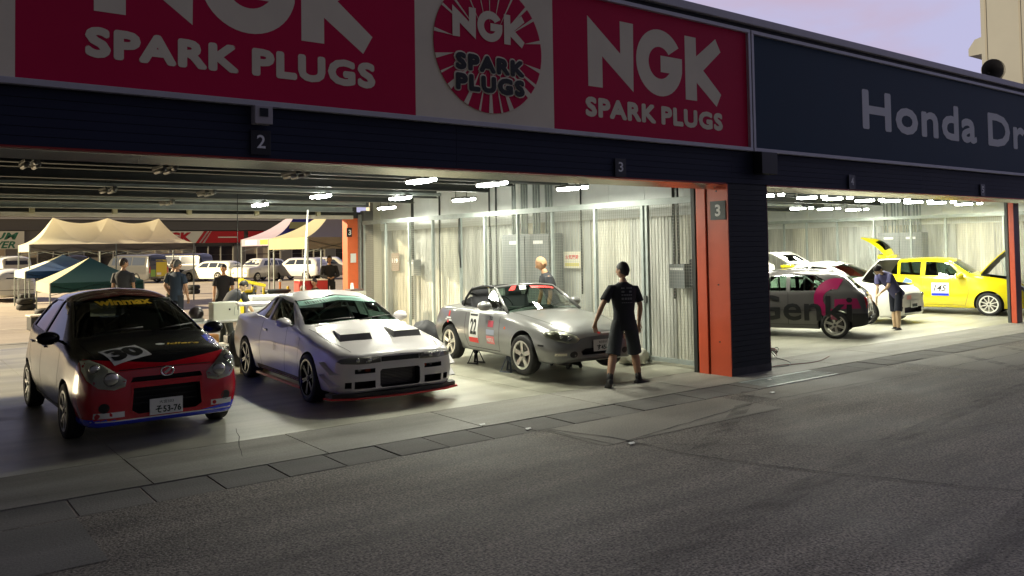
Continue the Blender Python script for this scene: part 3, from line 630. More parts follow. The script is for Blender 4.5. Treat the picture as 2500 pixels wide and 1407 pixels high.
class Car:
    def __init__(c, name, rows, ax, wb, loc, rz, label, cat='car', group=None, dz=0.):
        c.rows = rows; c.ax = ax; c.wb = wb; c.x0 = ax+wb/2; c.L = rows[-1][0]
        c.root = empty(name, (loc[0], loc[1], dz), rz, label, cat, group)
        xs = [r[0] for r in rows]; c.f = [pchip(xs, [r[i] for r in rows]) for i in range(1, 11)]; c.bumps = []
    def prm(c, s): return [f(s) for f in c.f]
    def X(c, s): return c.x0-s
    def section(c, s, ins=0.):
        zb, yb, zm, ym, zs, ys, ze, ye, zt, cr_ = c.prm(s)
        P = [(0, zb), (yb, zb), (ym, zm), (ys, zs), (ye, ze), (ye*.62, ze+(zt-ze)*.72), (0, zt)]
        return fillet(P, [0, .06, .30, cr_, .10, .3, 0])
    def build(c, mats, n_extra=(), bumps=(), arch=None, cabin=None, side_win=(), front_win=None, rear_win=None, cuts=(), step=.055, name='body'):
        """mats: [paint, arch/dark, interior]; arch = list of (s, z, r)"""
        c.bumps = bumps
        S = [0]; 
        while S[-1] < c.L-step*.6: 
            t = S[-1]; S.append(t+(step*.35 if t < .3 or t > c.L-.3 else step))
        S[-1] = c.L
        bm = bmesh.new(); rings = []
        for s in S:
            half = c.section(s); pts = []
            for (y, z) in half:
                for (bs, bz, br, ba) in bumps:
                    d2 = ((s-bs)**2+(z-bz)**2)/br**2
                    if d2 < 4 and y > .3: y += ba*math.exp(-d2*1.2)
                pts.append((y, z))
            ring = [bm.verts.new((c.X(s), -y, z)) for y, z in pts[::-1]]+[bm.verts.new((c.X(s), y, z)) for y, z in pts[1:-1]]
            rings.append(ring)
        n = len(rings[0])
        for a, b_ in zip(rings, rings[1:]):
            for k in range(n): bm.faces.new((a[k], a[(k+1) % n], b_[(k+1) % n], b_[k]))
        bm.faces.new(rings[0][::-1]); bm.faces.new(rings[-1])
        bmesh.ops.recalc_face_normals(bm, faces=bm.faces)
        bmesh.ops.triangulate(bm, faces=[f for f in bm.faces if len(f.verts) > 4])
        c.bvh = BVHTree.FromBMesh(bm)
        me = bpy.data.meshes.new('body'); bm.to_mesh(me); bm.free()
        for m_ in mats: me.materials.append(m_)
        o = bpy.data.objects.new(name, me); COL.objects.link(o)
        if cabin:
            s0, s1, zf = cabin; b = bmesh.new(); rg = []; k = s0
            while k <= s1+1e-6:
                zb, yb, zm, ym, zs, ys, ze, ye, zt, q = c.prm(k)
                P = [(0, zf), (ys-.10, zf), (ys-.075, zs-.03), (ye-.045, max(zf+.1, ze-.045)), (0, zt-.04)]
                rg.append([b.verts.new((c.X(k), y, z)) for y, z in P]+[b.verts.new((c.X(k), -y, z)) for y, z in P[-2:0:-1]]); k += .07
            for a, b_ in zip(rg, rg[1:]):
                for j in range(len(a)): b.faces.new((a[j], a[(j+1) % len(a)], b_[(j+1) % len(a)], b_[j]))
            b.faces.new(rg[0]); b.faces.new(rg[-1][::-1]); bmesh.ops.recalc_face_normals(b, faces=b.faces)
            m_ = bpy.data.meshes.new('cab'); b.to_mesh(m_); b.free(); boolean(o, m_, mats[2])
        def prism(b, pts3, vec):
            bm2 = bmesh.new(); f = bm2.faces.new([bm2.verts.new(p) for p in pts3]); r = bmesh.ops.extrude_face_region(bm2, geom=[f])
            bmesh.ops.translate(bm2, verts=[q for q in r['geom'] if isinstance(q, bmesh.types.BMVert)], vec=vec); bmesh.ops.recalc_face_normals(bm2, faces=bm2.faces)
            t = bpy.data.meshes.new('t'); bm2.to_mesh(t); bm2.free(); b.b.from_mesh(t); bpy.data.meshes.remove(t)
        if arch:
            b = MB()
            for (s, z, r) in arch:
                for sd in (1, -1): b.cyl((c.X(s), sd*.52, z), (c.X(s), sd*1.3, z), r, n=40)
            boolean(o, b.me('arch'), mats[1])
        if cabin and (side_win or front_win or rear_win):
            b = MB()
            for P in side_win:
                for sd in (1, -1): prism(b, [(c.X(s), sd*.40, z) for s, z in P], (0, sd*.8, 0))
            if b.b.verts: boolean(o, b.me('win'), mats[0])
            b = MB()
            if front_win: P, sa, sb = front_win; prism(b, [(c.X(sa), y, z) for y, z in P], (-(sb-sa), 0, 0))
            if rear_win: P, sa, sb = rear_win; prism(b, [(c.X(sa), y, z) for y, z in P], (-(sb-sa), 0, 0))
            if b.b.verts: boolean(o, b.me('win'), mats[0])
        for (kind, P, a, bb, mi) in cuts:   # deep openings: front-view polygons cut from s=a to s=bb
            b = MB(); prism(b, [(c.X(a), y, z) for y, z in P], (-(bb-a), 0, 0)) if kind == 'F' else prism(b, [(c.X(s), y, a) for s, y in P], (0, 0, bb-a))
            boolean(o, b.me('cut'), mi)
        o.parent = c.root; c.body = o
        for p in o.data.polygons: p.use_smooth = True
        o.data.set_sharp_from_angle(angle=R(32))
        return o
    def paint(c, planes, fn):
        """bisect the body by planes [(co, no)] then choose a material per face centre"""
        bm = bmesh.new(); bm.from_mesh(c.body.data)
        for co, no in planes: bmesh.ops.bisect_plane(bm, geom=bm.verts[:]+bm.edges[:]+bm.faces[:], plane_co=co, plane_no=no)
        for f in bm.faces:
            if f.material_index == 0: f.material_index = fn(f.calc_center_median(), f.normal)
        bm.to_mesh(c.body.data); bm.free(); c.body.data.set_sharp_from_angle(angle=R(32))
    def cast(c, v, a, b, off):
        if v == 'R': o, d = Vector((c.X(a), -2.2, b)), Vector((0, 1, 0))
        elif v == 'L': o, d = Vector((c.X(a), 2.2, b)), Vector((0, -1, 0))
        elif v == 'F': o, d = Vector((4, a, b)), Vector((-1, 0, 0))
        elif v == 'B': o, d = Vector((-4, a, b)), Vector((1, 0, 0))
        elif v == 'T': o, d = Vector((c.X(a), b, 3)), Vector((0, 0, -1))
        h = c.bvh.ray_cast(o, d)
        if h[0] is None:
            h = c.bvh.find_nearest(o+d*(1.4 if v in 'RL' else 2.2 if v in 'FB' else 1.9))
        n = h[1]
        if n.dot(d) > 0: n = -n
        return h[0]+n*off
    def flatmesh(c, bm, v, m, name, off=.003, grid=.06, parent=None, th=0., smooth=True, dice=True):
        if dice:
            for ax in (0, 1):
                vals = [q.co[ax] for q in bm.verts]; a, b = min(vals), max(vals); k = a+grid
                while k < b-1e-4:
                    co = Vector((0, 0, 0)); co[ax] = k; no = Vector((0, 0, 0)); no[ax] = 1
                    bmesh.ops.bisect_plane(bm, geom=bm.verts[:]+bm.edges[:]+bm.faces[:], plane_co=co, plane_no=no); k += grid
        for q in bm.verts: q.co = c.cast(v, q.co.x, q.co.y, off)
        bmesh.ops.recalc_face_normals(bm, faces=bm.faces)
        cen = Vector((0, 0, .7))
        tot = sum(((f.calc_center_median()-cen).dot(f.normal)*f.calc_area() for f in bm.faces))
        if tot < 0: bmesh.ops.reverse_faces(bm, faces=bm.faces)
        me = bpy.data.meshes.new(name); bm.to_mesh(me); bm.free()
        o = link(name, me, m, parent or c.root)
        if smooth:
            for p in me.polygons: p.use_smooth = True
        if th: md = o.modifiers.new('s', 'SOLIDIFY'); md.thickness = th; md.offset = -1
        return o
    def patch(c, name, v, P, m, off=.003, grid=.06, th=0., parent=None):
        bm = bmesh.new(); f = bm.faces.new([bm.verts.new((a, b, 0)) for a, b in P]); 
        return c.flatmesh(bm, v, m, name, off, grid, parent, th)
    def text(c, name, v, s, a, b, w_, h_, m, off=.006, bold=.02, shear=0., rot=0., parent=None, flipa=None):
        """a, b = centre; text runs left to right for somebody who looks at that side"""
        me = fit_text(s, w_, h_, bold, shear); bm = bmesh.new(); bm.from_mesh(me); bpy.data.meshes.remove(me)
        sg_ = {'R': -1, 'L': 1, 'F': 1, 'B': -1, 'T': 1}[v]
        ca, sa = math.cos(rot), math.sin(rot)
        for q in bm.verts:
            x, y = q.co.x-w_/2, q.co.y-h_/2; x, y = x*ca-y*sa, x*sa+y*ca
            if v == 'T': q.co = Vector((a+y, b+x, 0))
            else: q.co = Vector((a+sg_*x, b+y, 0))
        return c.flatmesh(bm, v, m, name, off, .12, parent)
    def line(c, v, P, w_=.007, m=None, off=.002, name='panel_gap', n=10):
        pts = []
        for (p, q) in zip(P, P[1:]):
            k_ = max(1, int(math.hypot(q[0]-p[0], q[1]-p[1])/.05)); pts += [(p[0]+(q[0]-p[0])*k/k_, p[1]+(q[1]-p[1])*k/k_) for k in range(k_)]
        pts.append(P[-1]); bm = bmesh.new(); pr_ = None
        for i, p in enumerate(pts):
            q, o_ = pts[min(i+1, len(pts)-1)], pts[max(0, i-1)]; dx, dy = q[0]-o_[0], q[1]-o_[1]; d = math.hypot(dx, dy)
            A = bm.verts.new(c.cast(v, p[0]-dy/d*w_/2, p[1]+dx/d*w_/2, off)); B = bm.verts.new(c.cast(v, p[0]+dy/d*w_/2, p[1]-dx/d*w_/2, off))
            if pr_: bm.faces.new((pr_[0], pr_[1], B, A))
            pr_ = (A, B)
        me = bpy.data.meshes.new(name); bm.to_mesh(me); bm.free()
        return link(name, me, m or MATS['gap_black'], c.root)
    def wheel(c, s, side, z, r, rim_r, wd, ny, style, rimm, steer=0.):
        """tyre mesh with a rim, spokes joined in the rim"""
        t = MB(); q = wd/2; rr = rim_r
        t.lathe([(rr-.01, -q*.78), (rr+.015, -q*.92), (r-.045, -q), (r-.012, -q*.86), (r, -q*.6), (r, -q*.2), (r-.006, -q*.19), (r-.006, -q*.15), (r, -q*.14), (r, q*.6), (r-.012, q*.86), (r-.045, q), (rr+.015, q*.92), (rr-.01, q*.78)], 'y', 36)
        y = side*(ny-q)
        o = t.obj('wheel', M_TYRE, c.root, 40, loc=(c.X(s), y, z)); o.rotation_euler = (0, 0, steer)
        rm = MB(); e = side
        rm.lathe([(rr*.99, -e*q*.8), (rr*.93, -e*q*.5), (rr*.90, e*q*.2), (rr*.93, e*q*.72), (rr+.008, e*q*.86), (rr+.010, e*q*.92), (rr-.012, e*q*.93), (rr*.90, e*q*.80)], 'y', 36)
        face = e*q*(.62 if style != 'deep' else .45)
        nsp = {'five': 5, 'six': 6, 'deep': 6, 'ten': 10, 'seven': 7, 'mesh': 9, 'cap': 8}[style]
        for k in range(nsp):
            a = 2*math.pi*k/nsp+.3
            d = Vector((math.cos(a), 0, math.sin(a))); tt = Vector((-math.sin(a), 0, math.cos(a)))
            w1 = {'five': .062, 'six': .036, 'deep': .03, 'ten': .022, 'seven': .034, 'mesh': .012, 'cap': .04}[style]*rr/.2
            if style in ('five', 'mesh', 'six'):
                sp = .5 if style == 'mesh' else .24
                for sg_ in (1, -1):
                    dd = (d+tt*sg_*sp*(.35 if style != 'mesh' else .6)).normalized()
                    rm.bar(d*rr*.24+Vector((0, face*1.0, 0))+tt*sg_*.01, dd*rr*.94+Vector((0, face*.95+e*.012, 0)), w1*.55, .028, up=(0, 1, 0))
                if style == 'five': rm.bar(d*rr*.22+Vector((0, face, 0)), d*rr*.62+Vector((0, face+e*.004, 0)), w1*.95, .022, up=(0, 1, 0))
            else: rm.bar(d*rr*.15+Vector((0, face, 0)), d*rr*.95+Vector((0, face+e*.01, 0)), w1, .03, up=(0, 1, 0))
        rm.cyl((0, face-e*.02, 0), (0, face+e*.02, 0), rr*.27, rr*.22, 20)
        ro = rm.obj('rim', rimm, o, 35)
        MB().cyl((0, -e*.02, 0), (0, e*.005, 0), rr*.72, n=24).obj('brake_disc', mat('brake_disc', (.12, .115, .11), .4, .8), o, 40)
        MB().cyl((0, face+e*.02, 0), (0, face+e*.03, 0), rr*.13, rr*.10, 14).obj('hub_cap', mat('hub_cap', (.1, .1, .1), .3, .5), o, 40)
        for k in range(5): 
            pass
        # dark inner wheel well
        return o
    def plate(c, v, a, b, w_=.33, h_=.165, top='', num='', off=.02, cm=None):
        p = c.cast(v, a, b, off); sg_ = 1 if v == 'F' else -1
        t = MB().box((-.004, -w_/2, -h_/2), (.004, w_/2, h_/2)).obj('licence_plate', mat('plate_white', (.72, .73, .70), .35), c.root, loc=(p.x, p.y, p.z))
        def tx(s, y, z, w2, h2, bold):
            me = fit_text(s, w2, h2, bold)
            for q in me.vertices: q.co = Vector((.0052*sg_, sg_*(y+q.co.x), z+q.co.y))
            link('lettering', me, cm or mat('plate_green', (.01, .03, .02), .5), t)
        if top: tx(top, -w_*.22, h_*.18, w_*.44, h_*.2, .0)
        if num: tx(num, -w_*.33, -h_*.40, w_*.78, h_*.46, .03)
        return t
    def mirror(c, s, y, z, m, side, sz=(.10, .12, .075)):
        b = MB(); b.ball((c.X(s), side*(y+sz[1]*.9), z), sz[0], sz[1], sz[2], 16, 10); b.bar((c.X(s)-.01, side*(y-.04), z-.05), (c.X(s), side*(y+.05), z-.02), .05, .03)
        o = b.obj('door_mirror', m, c.root, 180)
        MB().ball((c.X(s)-sz[0]*.55, side*(y+sz[1]*.9), z), sz[0]*.5, sz[1]*.85, sz[2]*.82, 14, 8).obj('mirror_glass', MATS['chrome'], o, 180)
        return o
    def seat(c, s, y, zf, m, h=.78, rec=.16):
        b = MB(); X = c.X(s)
        b.box((X-.28, y-.25, zf), (X+.28, y+.25, zf+.20), .05); b.box((X-.28, y-.27, zf+.1), (X+.2, y-.2, zf+.3), .03); b.box((X-.28, y+.2, zf+.1), (X+.2, y+.27, zf+.3), .03)
        P = [(X-.24, zf+.15), (X-.24-rec, zf+h)]; b.bar((P[0][0], y, P[0][1]), (P[1][0], y, P[1][1]), .48, .14, up=(1, 0, 0)); b.bar((P[1][0], y, P[1][1]), (P[1][0]-.03, y, P[1][1]+.17), .26, .12, up=(1, 0, 0))
        return b.obj('seat', m, c.root, 40)
    def steering(c, s, y, z, m):
        b = MB(); X = c.X(s); pts = [(X-.05+.16*math.sin(a)*.42*-1, y+.18*math.cos(a), z+.17*math.sin(a)) for a in [2*math.pi*k/20 for k in range(21)]]; b.tube(pts, .014, 6)
        b.bar((X-.05, y-.17, z), (X-.05, y+.17, z), .03, .02); b.bar((X-.05, y, z), (X+.25, y, z-.1), .05)
        return b.obj('steering_wheel', m, c.root, 180)
    def dash(c, s0, s1, yy, z, m):
        b = MB(); b.box((c.X(s1), -yy, z-.35), (c.X(s0), yy, z), .05); return b.obj('dashboard', m, c.root, 40)
mat('gap_black', (.006, .006, .006), .8); mat('chrome', (.8, .8, .8), .08, 1.)
M_WELL = mat('wheel_well', (.012, .012, .012), .9); M_CABIN = mat('cabin_dark', (.022, .022, .024), .75)
M_SEAT = mat('seat_black', (.03, .03, .035), .8); M_SEATR = mat('seat_red', (.5, .02, .02), .7)
M_GLASS = glass('window_glass', (.62, .80, .70), .62); M_GLASSD = glass('dark_window_glass', (.5, .56, .6), .25); M_LENS = glass('lamp_lens', (.9, .92, .9), .85)
M_PLASTIC = mat('black_trim', (.012, .012, .013), .5); M_LAMPIN = mat('lamp_chrome', (.5, .5, .47), .18, .8); M_AMBER = mat('amber_lens', (.7, .13, .03), .2); M_REDL = mat('tail_lens', (.45, .01, .012), .18)
M_RIMS = mat('rim_silver', (.62, .61, .56), .3, .7); M_RIMW = mat('rim_white', (.78, .77, .70), .35, .1); M_RIMB = mat('rim_black', (.012, .012, .013), .25, .3, coat=.3)
def lamp(c, name, v, P, m_in, off=.004, lens=M_LENS, bulbs=(), grid=.05):
    o = c.patch(name, v, P, m_in, off, grid, th=.012)
    for (a, b, r) in bulbs:
        p = c.cast(v, a, b, off+.004); MB().ball(p, r*.5, r, r, 16, 10).obj('reflector', M_LAMPIN, o, 180)
    ln = c.patch('lens', v, P, lens, off+.016, grid, parent=o); return o
def cage(c, s0, s1, y, z0, z1, m, yt=None):
    b = MB(); yt = yt or y*.8
    for s in (s0, s1):
        b.tube([(c.X(s), -y, z0), (c.X(s), -y, z0+(z1-z0)*.6), (c.X(s), -yt, z1), (c.X(s), yt, z1), (c.X(s), y, z0+(z1-z0)*.6), (c.X(s), y, z0)], .02)
    for sd in (1, -1): b.tube([(c.X(s0), sd*yt, z1), (c.X(s1), sd*yt, z1)], .02); 
    b.tube([(c.X(s1), -y, z0+.1), (c.X(s1), yt, z1)], .018); b.tube([(c.X(s1), -yt, z1), (c.X(s1+.7), -y*.8, z0+.25)], .018); b.tube([(c.X(s1), yt, z1), (c.X(s1+.7), y*.8, z0+.25)], .018)
    return b.obj('roll_cage', m, c.root, 180)

def paintm(name, col, rough=.28, metal=0., coat=1.): return mat(name, col, rough, metal, coat=coat, var=.03, scale=2)
def open_panel(c, name, s0, s1, yw, z0, ang, m, under, hinge='front_low', bulge=.05, th=.02):
    """a raised lid: grid from hinge line outwards, bulged"""
    pass

# ---------------- black / red hatchback number 30
P_BLK = paintm('hatch_black', (.008, .008, .010), .25, 0, .12); P_RED = paintm('hatch_red', (.52, .006, .020), .22); P_BLUE = paintm('hatch_blue', (.02, .05, .80), .25); P_DRED = paintm('hatch_roof_red', (.16, .012, .016), .25)
HB = [(0, .25, .50, .42, .60, .60, .55, .655, .44, .68, .05), (.05, .21, .64, .42, .72, .66, .69, .735, .60, .775, .06), (.15, .19, .71, .43, .785, .72, .75, .815, .65, .855, .06), (.32, .18, .745, .45, .82, .80, .785, .885, .68, .92, .07), (.60, .18, .76, .48, .835, .85, .79, .935, .68, .972, .08),
      (.84, .18, .76, .5, .845, .90, .80, .985, .70, 1.04, .07), (1.2, .18, .76, .5, .845, .93, .80, 1.12, .665, 1.205, .06), (1.6, .18, .76, .5, .845, .95, .80, 1.285, .61, 1.375, .05), (1.98, .18, .76, .5, .845, .97, .80, 1.405, .56, 1.49, .05), (2.3, .18, .76, .5, .845, .98, .80, 1.435, .55, 1.525, .05),
      (2.9, .18, .76, .5, .845, 1.0, .80, 1.42, .54, 1.51, .05), (3.35, .2, .75, .52, .84, 1.03, .78, 1.36, .53, 1.45, .06), (3.55, .25, .72, .55, .82, 1.03, .75, 1.26, .54, 1.34, .07), (3.68, .28, .69, .55, .77, .98, .69, 1.05, .55, 1.09, .07), (3.75, .33, .6, .55, .68, .86, .6, .92, .5, .95, .07)]
P_BLK.node_tree.nodes['Principled BSDF'].inputs['Specular IOR Level'].default_value = .25
hb = Car('black_red_hatchback', HB, .80, 2.46, (2.43, 11.28), R(-90+.6), 'black and dark red hatchback with number 30 on its bonnet, nearest the camera')
hbump = [(.80, .45, .42, .022), (3.26, .45, .42, .022)]
hb.build([P_BLK, M_WELL, M_CABIN, P_RED, P_BLUE, P_DRED], bumps=hbump, arch=[(.80, .30, .335), (3.26, .30, .335)], cabin=(1.05, 3.45, .40),
         side_win=[[(1.30, .985), (1.88, 1.335), (2.32, 1.40), (2.34, 1.02)], [(2.42, 1.02), (2.40, 1.40), (2.95, 1.385), (3.25, 1.28), (3.2, 1.06)]],
         front_win=([(-.69, 1.035), (-.54, 1.395), (0, 1.455), (.54, 1.395), (.69, 1.035), (0, 1.08)], .80, 2.0), rear_win=([(-.56, 1.08), (-.5, 1.36), (.5, 1.36), (.56, 1.08)], 3.3, 3.9),
         cuts=[('F', [(-.37, .34), (-.345, .575), (.345, .575), (.37, .34), (.30, .30), (-.30, .30)], -.2, .20, M_PLASTIC), ('F', [(-.36, .635), (-.34, .685), (.34, .685), (.36, .635)], -.2, .10, M_PLASTIC)])
def hbf(p, n):
    s = hb.X(0)-p.x; x, y, z = p
    if y > .60 and s > .45 and z > .3 and (z < .99 or n.y > .55): return 4
    if z < .262+(.16 if y > 0 else .05)*max(0, abs(y)-.30) and s < .62: return 4
    if z > 1.38 and s > 1.6 and s < 3.6 and n.z > .45: return 5
    if s < .42 and z < .80+.10*abs(y): return 3
    return 0
hb.paint([((0, 0, .262), (0, 0, 1)), ((0, .30, .262), (0, -.16, 1)), ((hb.X(.42), 0, 0), (1, 0, 0)), ((hb.X(.62), 0, 0), (1, 0, 0)), ((0, 0, .80), (0, .10, -1)), ((0, 0, .80), (0, .10, 1)), ((0, 0, 1.38), (0, 0, 1)), ((0, .60, 0), (0, 1, 0))], hbf)
for side in (-1, 1):
    v = 'R' if side < 0 else 'L'
    hb.patch('side_window', v, [(1.30, .985), (1.88, 1.335), (2.32, 1.40), (2.34, 1.02)], M_GLASSD, -.012); hb.patch('side_window', v, [(2.42, 1.02), (2.40, 1.40), (2.95, 1.385), (3.25, 1.28), (3.2, 1.06)], M_GLASSD, -.012)
    lamp(hb, 'headlight', 'F', [(side*a, b) for a, b in [(.40, .665), (.415, .60), (.52, .575), (.66, .60), (.745, .68), (.77, .77), (.755, .85), (.69, .865), (.59, .815), (.49, .74)]], mat('lamp_bowl', (.66, .66, .56), .4, .2), bulbs=((side*.54, .68, .075), (side*.67, .775, .055)))
    hb.patch('fog_lamp', 'F', [(side*.61+.05*math.cos(a), .40+.05*math.sin(a)) for a in [k*math.pi/8 for k in range(16)]], M_PLASTIC, .004)
    hb.mirror(1.32, .80, 1.03, P_BLK, side)
    hb.line(v, [(1.22, .94), (1.22, .6), (1.30, .25)]); hb.line(v, [(2.38, 1.0), (2.36, .25)]); hb.line(v, [(3.22, 1.0), (3.1, .7), (2.95, .6), (2.9, .27)]); hb.line(v, [(1.4, .26), (2.9, .26)], .012)
    for s_ in (2.15, 3.0): p = hb.cast(v, s_, .87, .012); MB().box((p.x-.08, p.y-.012, p.z-.012), (p.x+.08, p.y+.012, p.z+.012), .006).obj('door_handle', P_BLK, hb.root)
    for s_ in (.80, 3.26): hb.wheel(s_, side, .295, .295, .205, .19, .855, 'seven', mat('rim_grey', (.22, .22, .22), .3, .7))
0 and hb.patch('side_stripe', 'R', [(.62, .80), (1.5, .74), (3.4, .93), (3.4, .9), (1.5, .71), (.62, .76)], M_CREAM, .002)
hb.patch('windscreen', 'F', [(-.69, 1.035), (-.54, 1.395), (0, 1.455), (.54, 1.395), (.69, 1.035), (0, 1.08)], M_GLASS, -.012)
hb.patch('rear_window', 'B', [(-.56, 1.08), (-.5, 1.36), (.5, 1.36), (.56, 1.08)], M_GLASSD, -.01)
hb.line('F', [(-.34, .60), (-.36, .345), (-.29, .30), (.29, .30), (.36, .345), (.34, .60)], .02, P_RED, .006, 'grille_surround')
for z in (.40, .46, .52): MB().box((hb.X(.10), -.33, z-.006), (hb.X(.09), .33, z+.006)).obj('grille_bar', M_PLASTIC, hb.root)
hb.text('lettering', 'F', 'winmax', -.05, 1.375, .62, .065, mat('sticker_yellow', (.75, .48, .02), .5), .006, .045, .0)
for k, (ch) in enumerate(()): pass
hb.text('lettering', 'T', 'idlers', .50, .30, .36, .075, MATS['sticker_yellow'], .004, .03, .25)
hb.patch('sticker_emblem', 'T', [(.50+.035*math.cos(a), .06+.05*math.sin(a)) for a in [k*math.pi/6 for k in range(12)]], M_WHITE, .004)
# number panel: a tilted grey square on the right front of the bonnet
def tq(c, cx, cy, w_, h_, rot): 
    ca, sa = math.cos(rot), math.sin(rot); return [(cx+(-(x)*sa*1 + y*ca), cy+(x*ca+y*sa)) for x, y in ((-w_/2, -h_/2), (w_/2, -h_/2), (w_/2, h_/2), (-w_/2, h_/2))]
hb.patch('number_sticker', 'T', tq(hb, .33, -.34, .40, .36, R(-14)), mat('sticker_grey', (.62, .62, .64), .4), .004, .05)
hb.text('lettering', 'T', '30', .33, -.34, .34, .28, M_BLACK, .007, .06, 0, R(14))
hb.line('T', [(.28, -.64), (.6, -.66), (.82, -.68)], .008); hb.line('T', [(.28, .64), (.6, .66), (.82, .68)], .008); hb.line('F', [(-.46, .76), (0, .765), (.46, .76)], .008)
p = hb.cast('F', 0, .715, .012)
MB().lathe([(.052, .004), (.06, .010), (.066, .008), (.068, 0), (.05, 0)], 'x', 28).obj('emblem_ring', MATS['chrome'], hb.root, 60, loc=p).scale = (1, 1.05, .8)
MB().bar((p.x+.006, -.028, p.z-.022), (p.x+.006, .03, p.z+.026), .026, .008, up=(1, 0, 0)).obj('emblem_stroke', MATS['chrome'], hb.root)
hb.plate('F', -.02, .365, top='大宮503', num='そ53-76', off=.03)
for sd, y0, y1, z in ((-1, -.70, -.42, .325), (1, .45, .68, .335)):
    hb.patch('side_sticker', 'F', [(y0, z-.028), (y1, z-.028), (y1, z+.028), (y0, z+.028)], M_WHITE, .004); hb.patch('side_sticker_mark', 'F', [(y0+.035+.022*math.cos(a), z+.022*math.sin(a)) for a in [k*math.pi/5 for k in range(10)]], P_RED, .007)
hb.line('F', [(-.72, .262), (-.4, .262), (0, .262), (.4, .262), (.72, .262)], .012, M_WHITE, .003, 'white_pinstripe')
hb.dash(1.15, 1.6, .68, .98, M_CABIN); hb.seat(2.25, -.36, .42, M_SEAT, .72); hb.seat(2.25, .36, .42, M_SEAT, .72); hb.steering(1.92, -.36, 1.02, M_SEAT); cage(hb, 1.85, 2.65, .66, .5, 1.38, M_STEEL)
for y0, y1 in ((-.5, 0), (.08, .58)):
    MB().tube([hb.cast('F', y0, 1.065, .012), hb.cast('F', (y0+y1)/2, 1.085, .018), hb.cast('F', y1, 1.10, .016)], .009).obj('wiper', M_PLASTIC, hb.root, 180)

# ---------------- silver-white coupe
P_SIL = paintm('coupe_pearl', (.60, .57, .575), .34, 0, .5)
CP = [(0, .24, .40, .40, .50, .57, .47, .62, .40, .655, .04), (.04, .21, .58, .40, .66, .595, .62, .65, .54, .685, .045), (.10, .19, .70, .40, .77, .62, .725, .675, .64, .705, .05), (.18, .18, .77, .40, .83, .65, .78, .70, .70, .73, .05), (.35, .18, .79, .42, .86, .70, .80, .745, .72, .77, .05), (.90, .18, .79, .5, .86, .785, .80, .84, .71, .875, .07),
      (1.10, .18, .79, .5, .86, .83, .80, .885, .70, .925, .07), (1.31, .18, .79, .5, .86, .855, .80, .905, .69, .96, .06), (1.76, .18, .79, .5, .86, .875, .795, 1.08, .66, 1.15, .05), (2.18, .18, .79, .5, .86, .885, .79, 1.235, .60, 1.305, .05), (2.66, .18, .79, .5, .86, .895, .79, 1.295, .585, 1.362, .05),
      (3.08, .18, .79, .5, .86, .905, .79, 1.27, .58, 1.345, .05), (3.56, .18, .79, .52, .865, .92, .79, 1.12, .55, 1.20, .06), (3.98, .2, .79, .53, .865, .93, .79, .985, .60, 1.04, .07), (4.15, .2, .79, .53, .86, .93, .78, .965, .63, .99, .07), (4.48, .23, .77, .55, .83, .925, .74, .95, .63, .965, .07), (4.58, .25, .72, .55, .79, .88, .70, .92, .6, .94, .07), (4.64, .3, .64, .55, .72, .80, .64, .84, .55, .86, .07)]
cp = Car('silver_coupe', CP, .93, 2.72, (5.40, 11.58), R(-90-3.4), 'pearl silver sports coupe with bonnet vents and a red front lip')
lamp_z = .585
cp.build([P_SIL, M_WELL, M_CABIN], bumps=[(.93, .42, .44, .045), (3.65, .42, .46, .05)], arch=[(.93, .31, .345), (3.65, .31, .345)], cabin=(1.48, 3.8, .34),
         side_win=[[(1.72, .93), (2.20, 1.21), (2.78, 1.27), (2.78, .95)], [(2.87, .955), (2.85, 1.27), (3.14, 1.25), (3.58, 1.05), (3.68, .99)]],
         front_win=([(-.69, .945), (-.575, 1.24), (0, 1.31), (.575, 1.24), (.69, .945), (0, .985)], 1.18, 2.40), rear_win=([(-.58, 1.02), (-.5, 1.20), (.5, 1.20), (.58, 1.02)], 3.3, 4.2),
         cuts=[('F', [(-.275, .28), (-.275, .45), (-.25, .475), (.25, .475), (.275, .45), (.275, .28), (.25, .25), (-.25, .25)], -.2, .22, M_PLASTIC)] +
              [('F', [(sg_*.34, .44), (sg_*.34, .495), (sg_*.60, .495), (sg_*.60, .44)], -.2, .16, M_PLASTIC) for sg_ in (1, -1)] +
              [('F', [(sg_*.34, .255), (sg_*.34, .345), (sg_*.60, .345), (sg_*.60, .255)], -.2, .20, M_PLASTIC) for sg_ in (1, -1)] + [('F', [(sg_*.635, .265), (sg_*.635, .34), (sg_*.71, .34), (sg_*.71, .265)], -.2, .24, M_PLASTIC) for sg_ in (1, -1)])
ic = MB()
for k in range(11): ic.box((cp.X(.14), -.265, .262+k*.0185), (cp.X(.12), .265, .272+k*.0185))
ic.obj('intercooler', mat('alloy_core', (.12, .11, .115), .4, .6), cp.root)
cp.patch('grille', 'F', [(-.26, .568), (-.26, .628), (.26, .628), (.26, .568)], M_BLACK, .004)
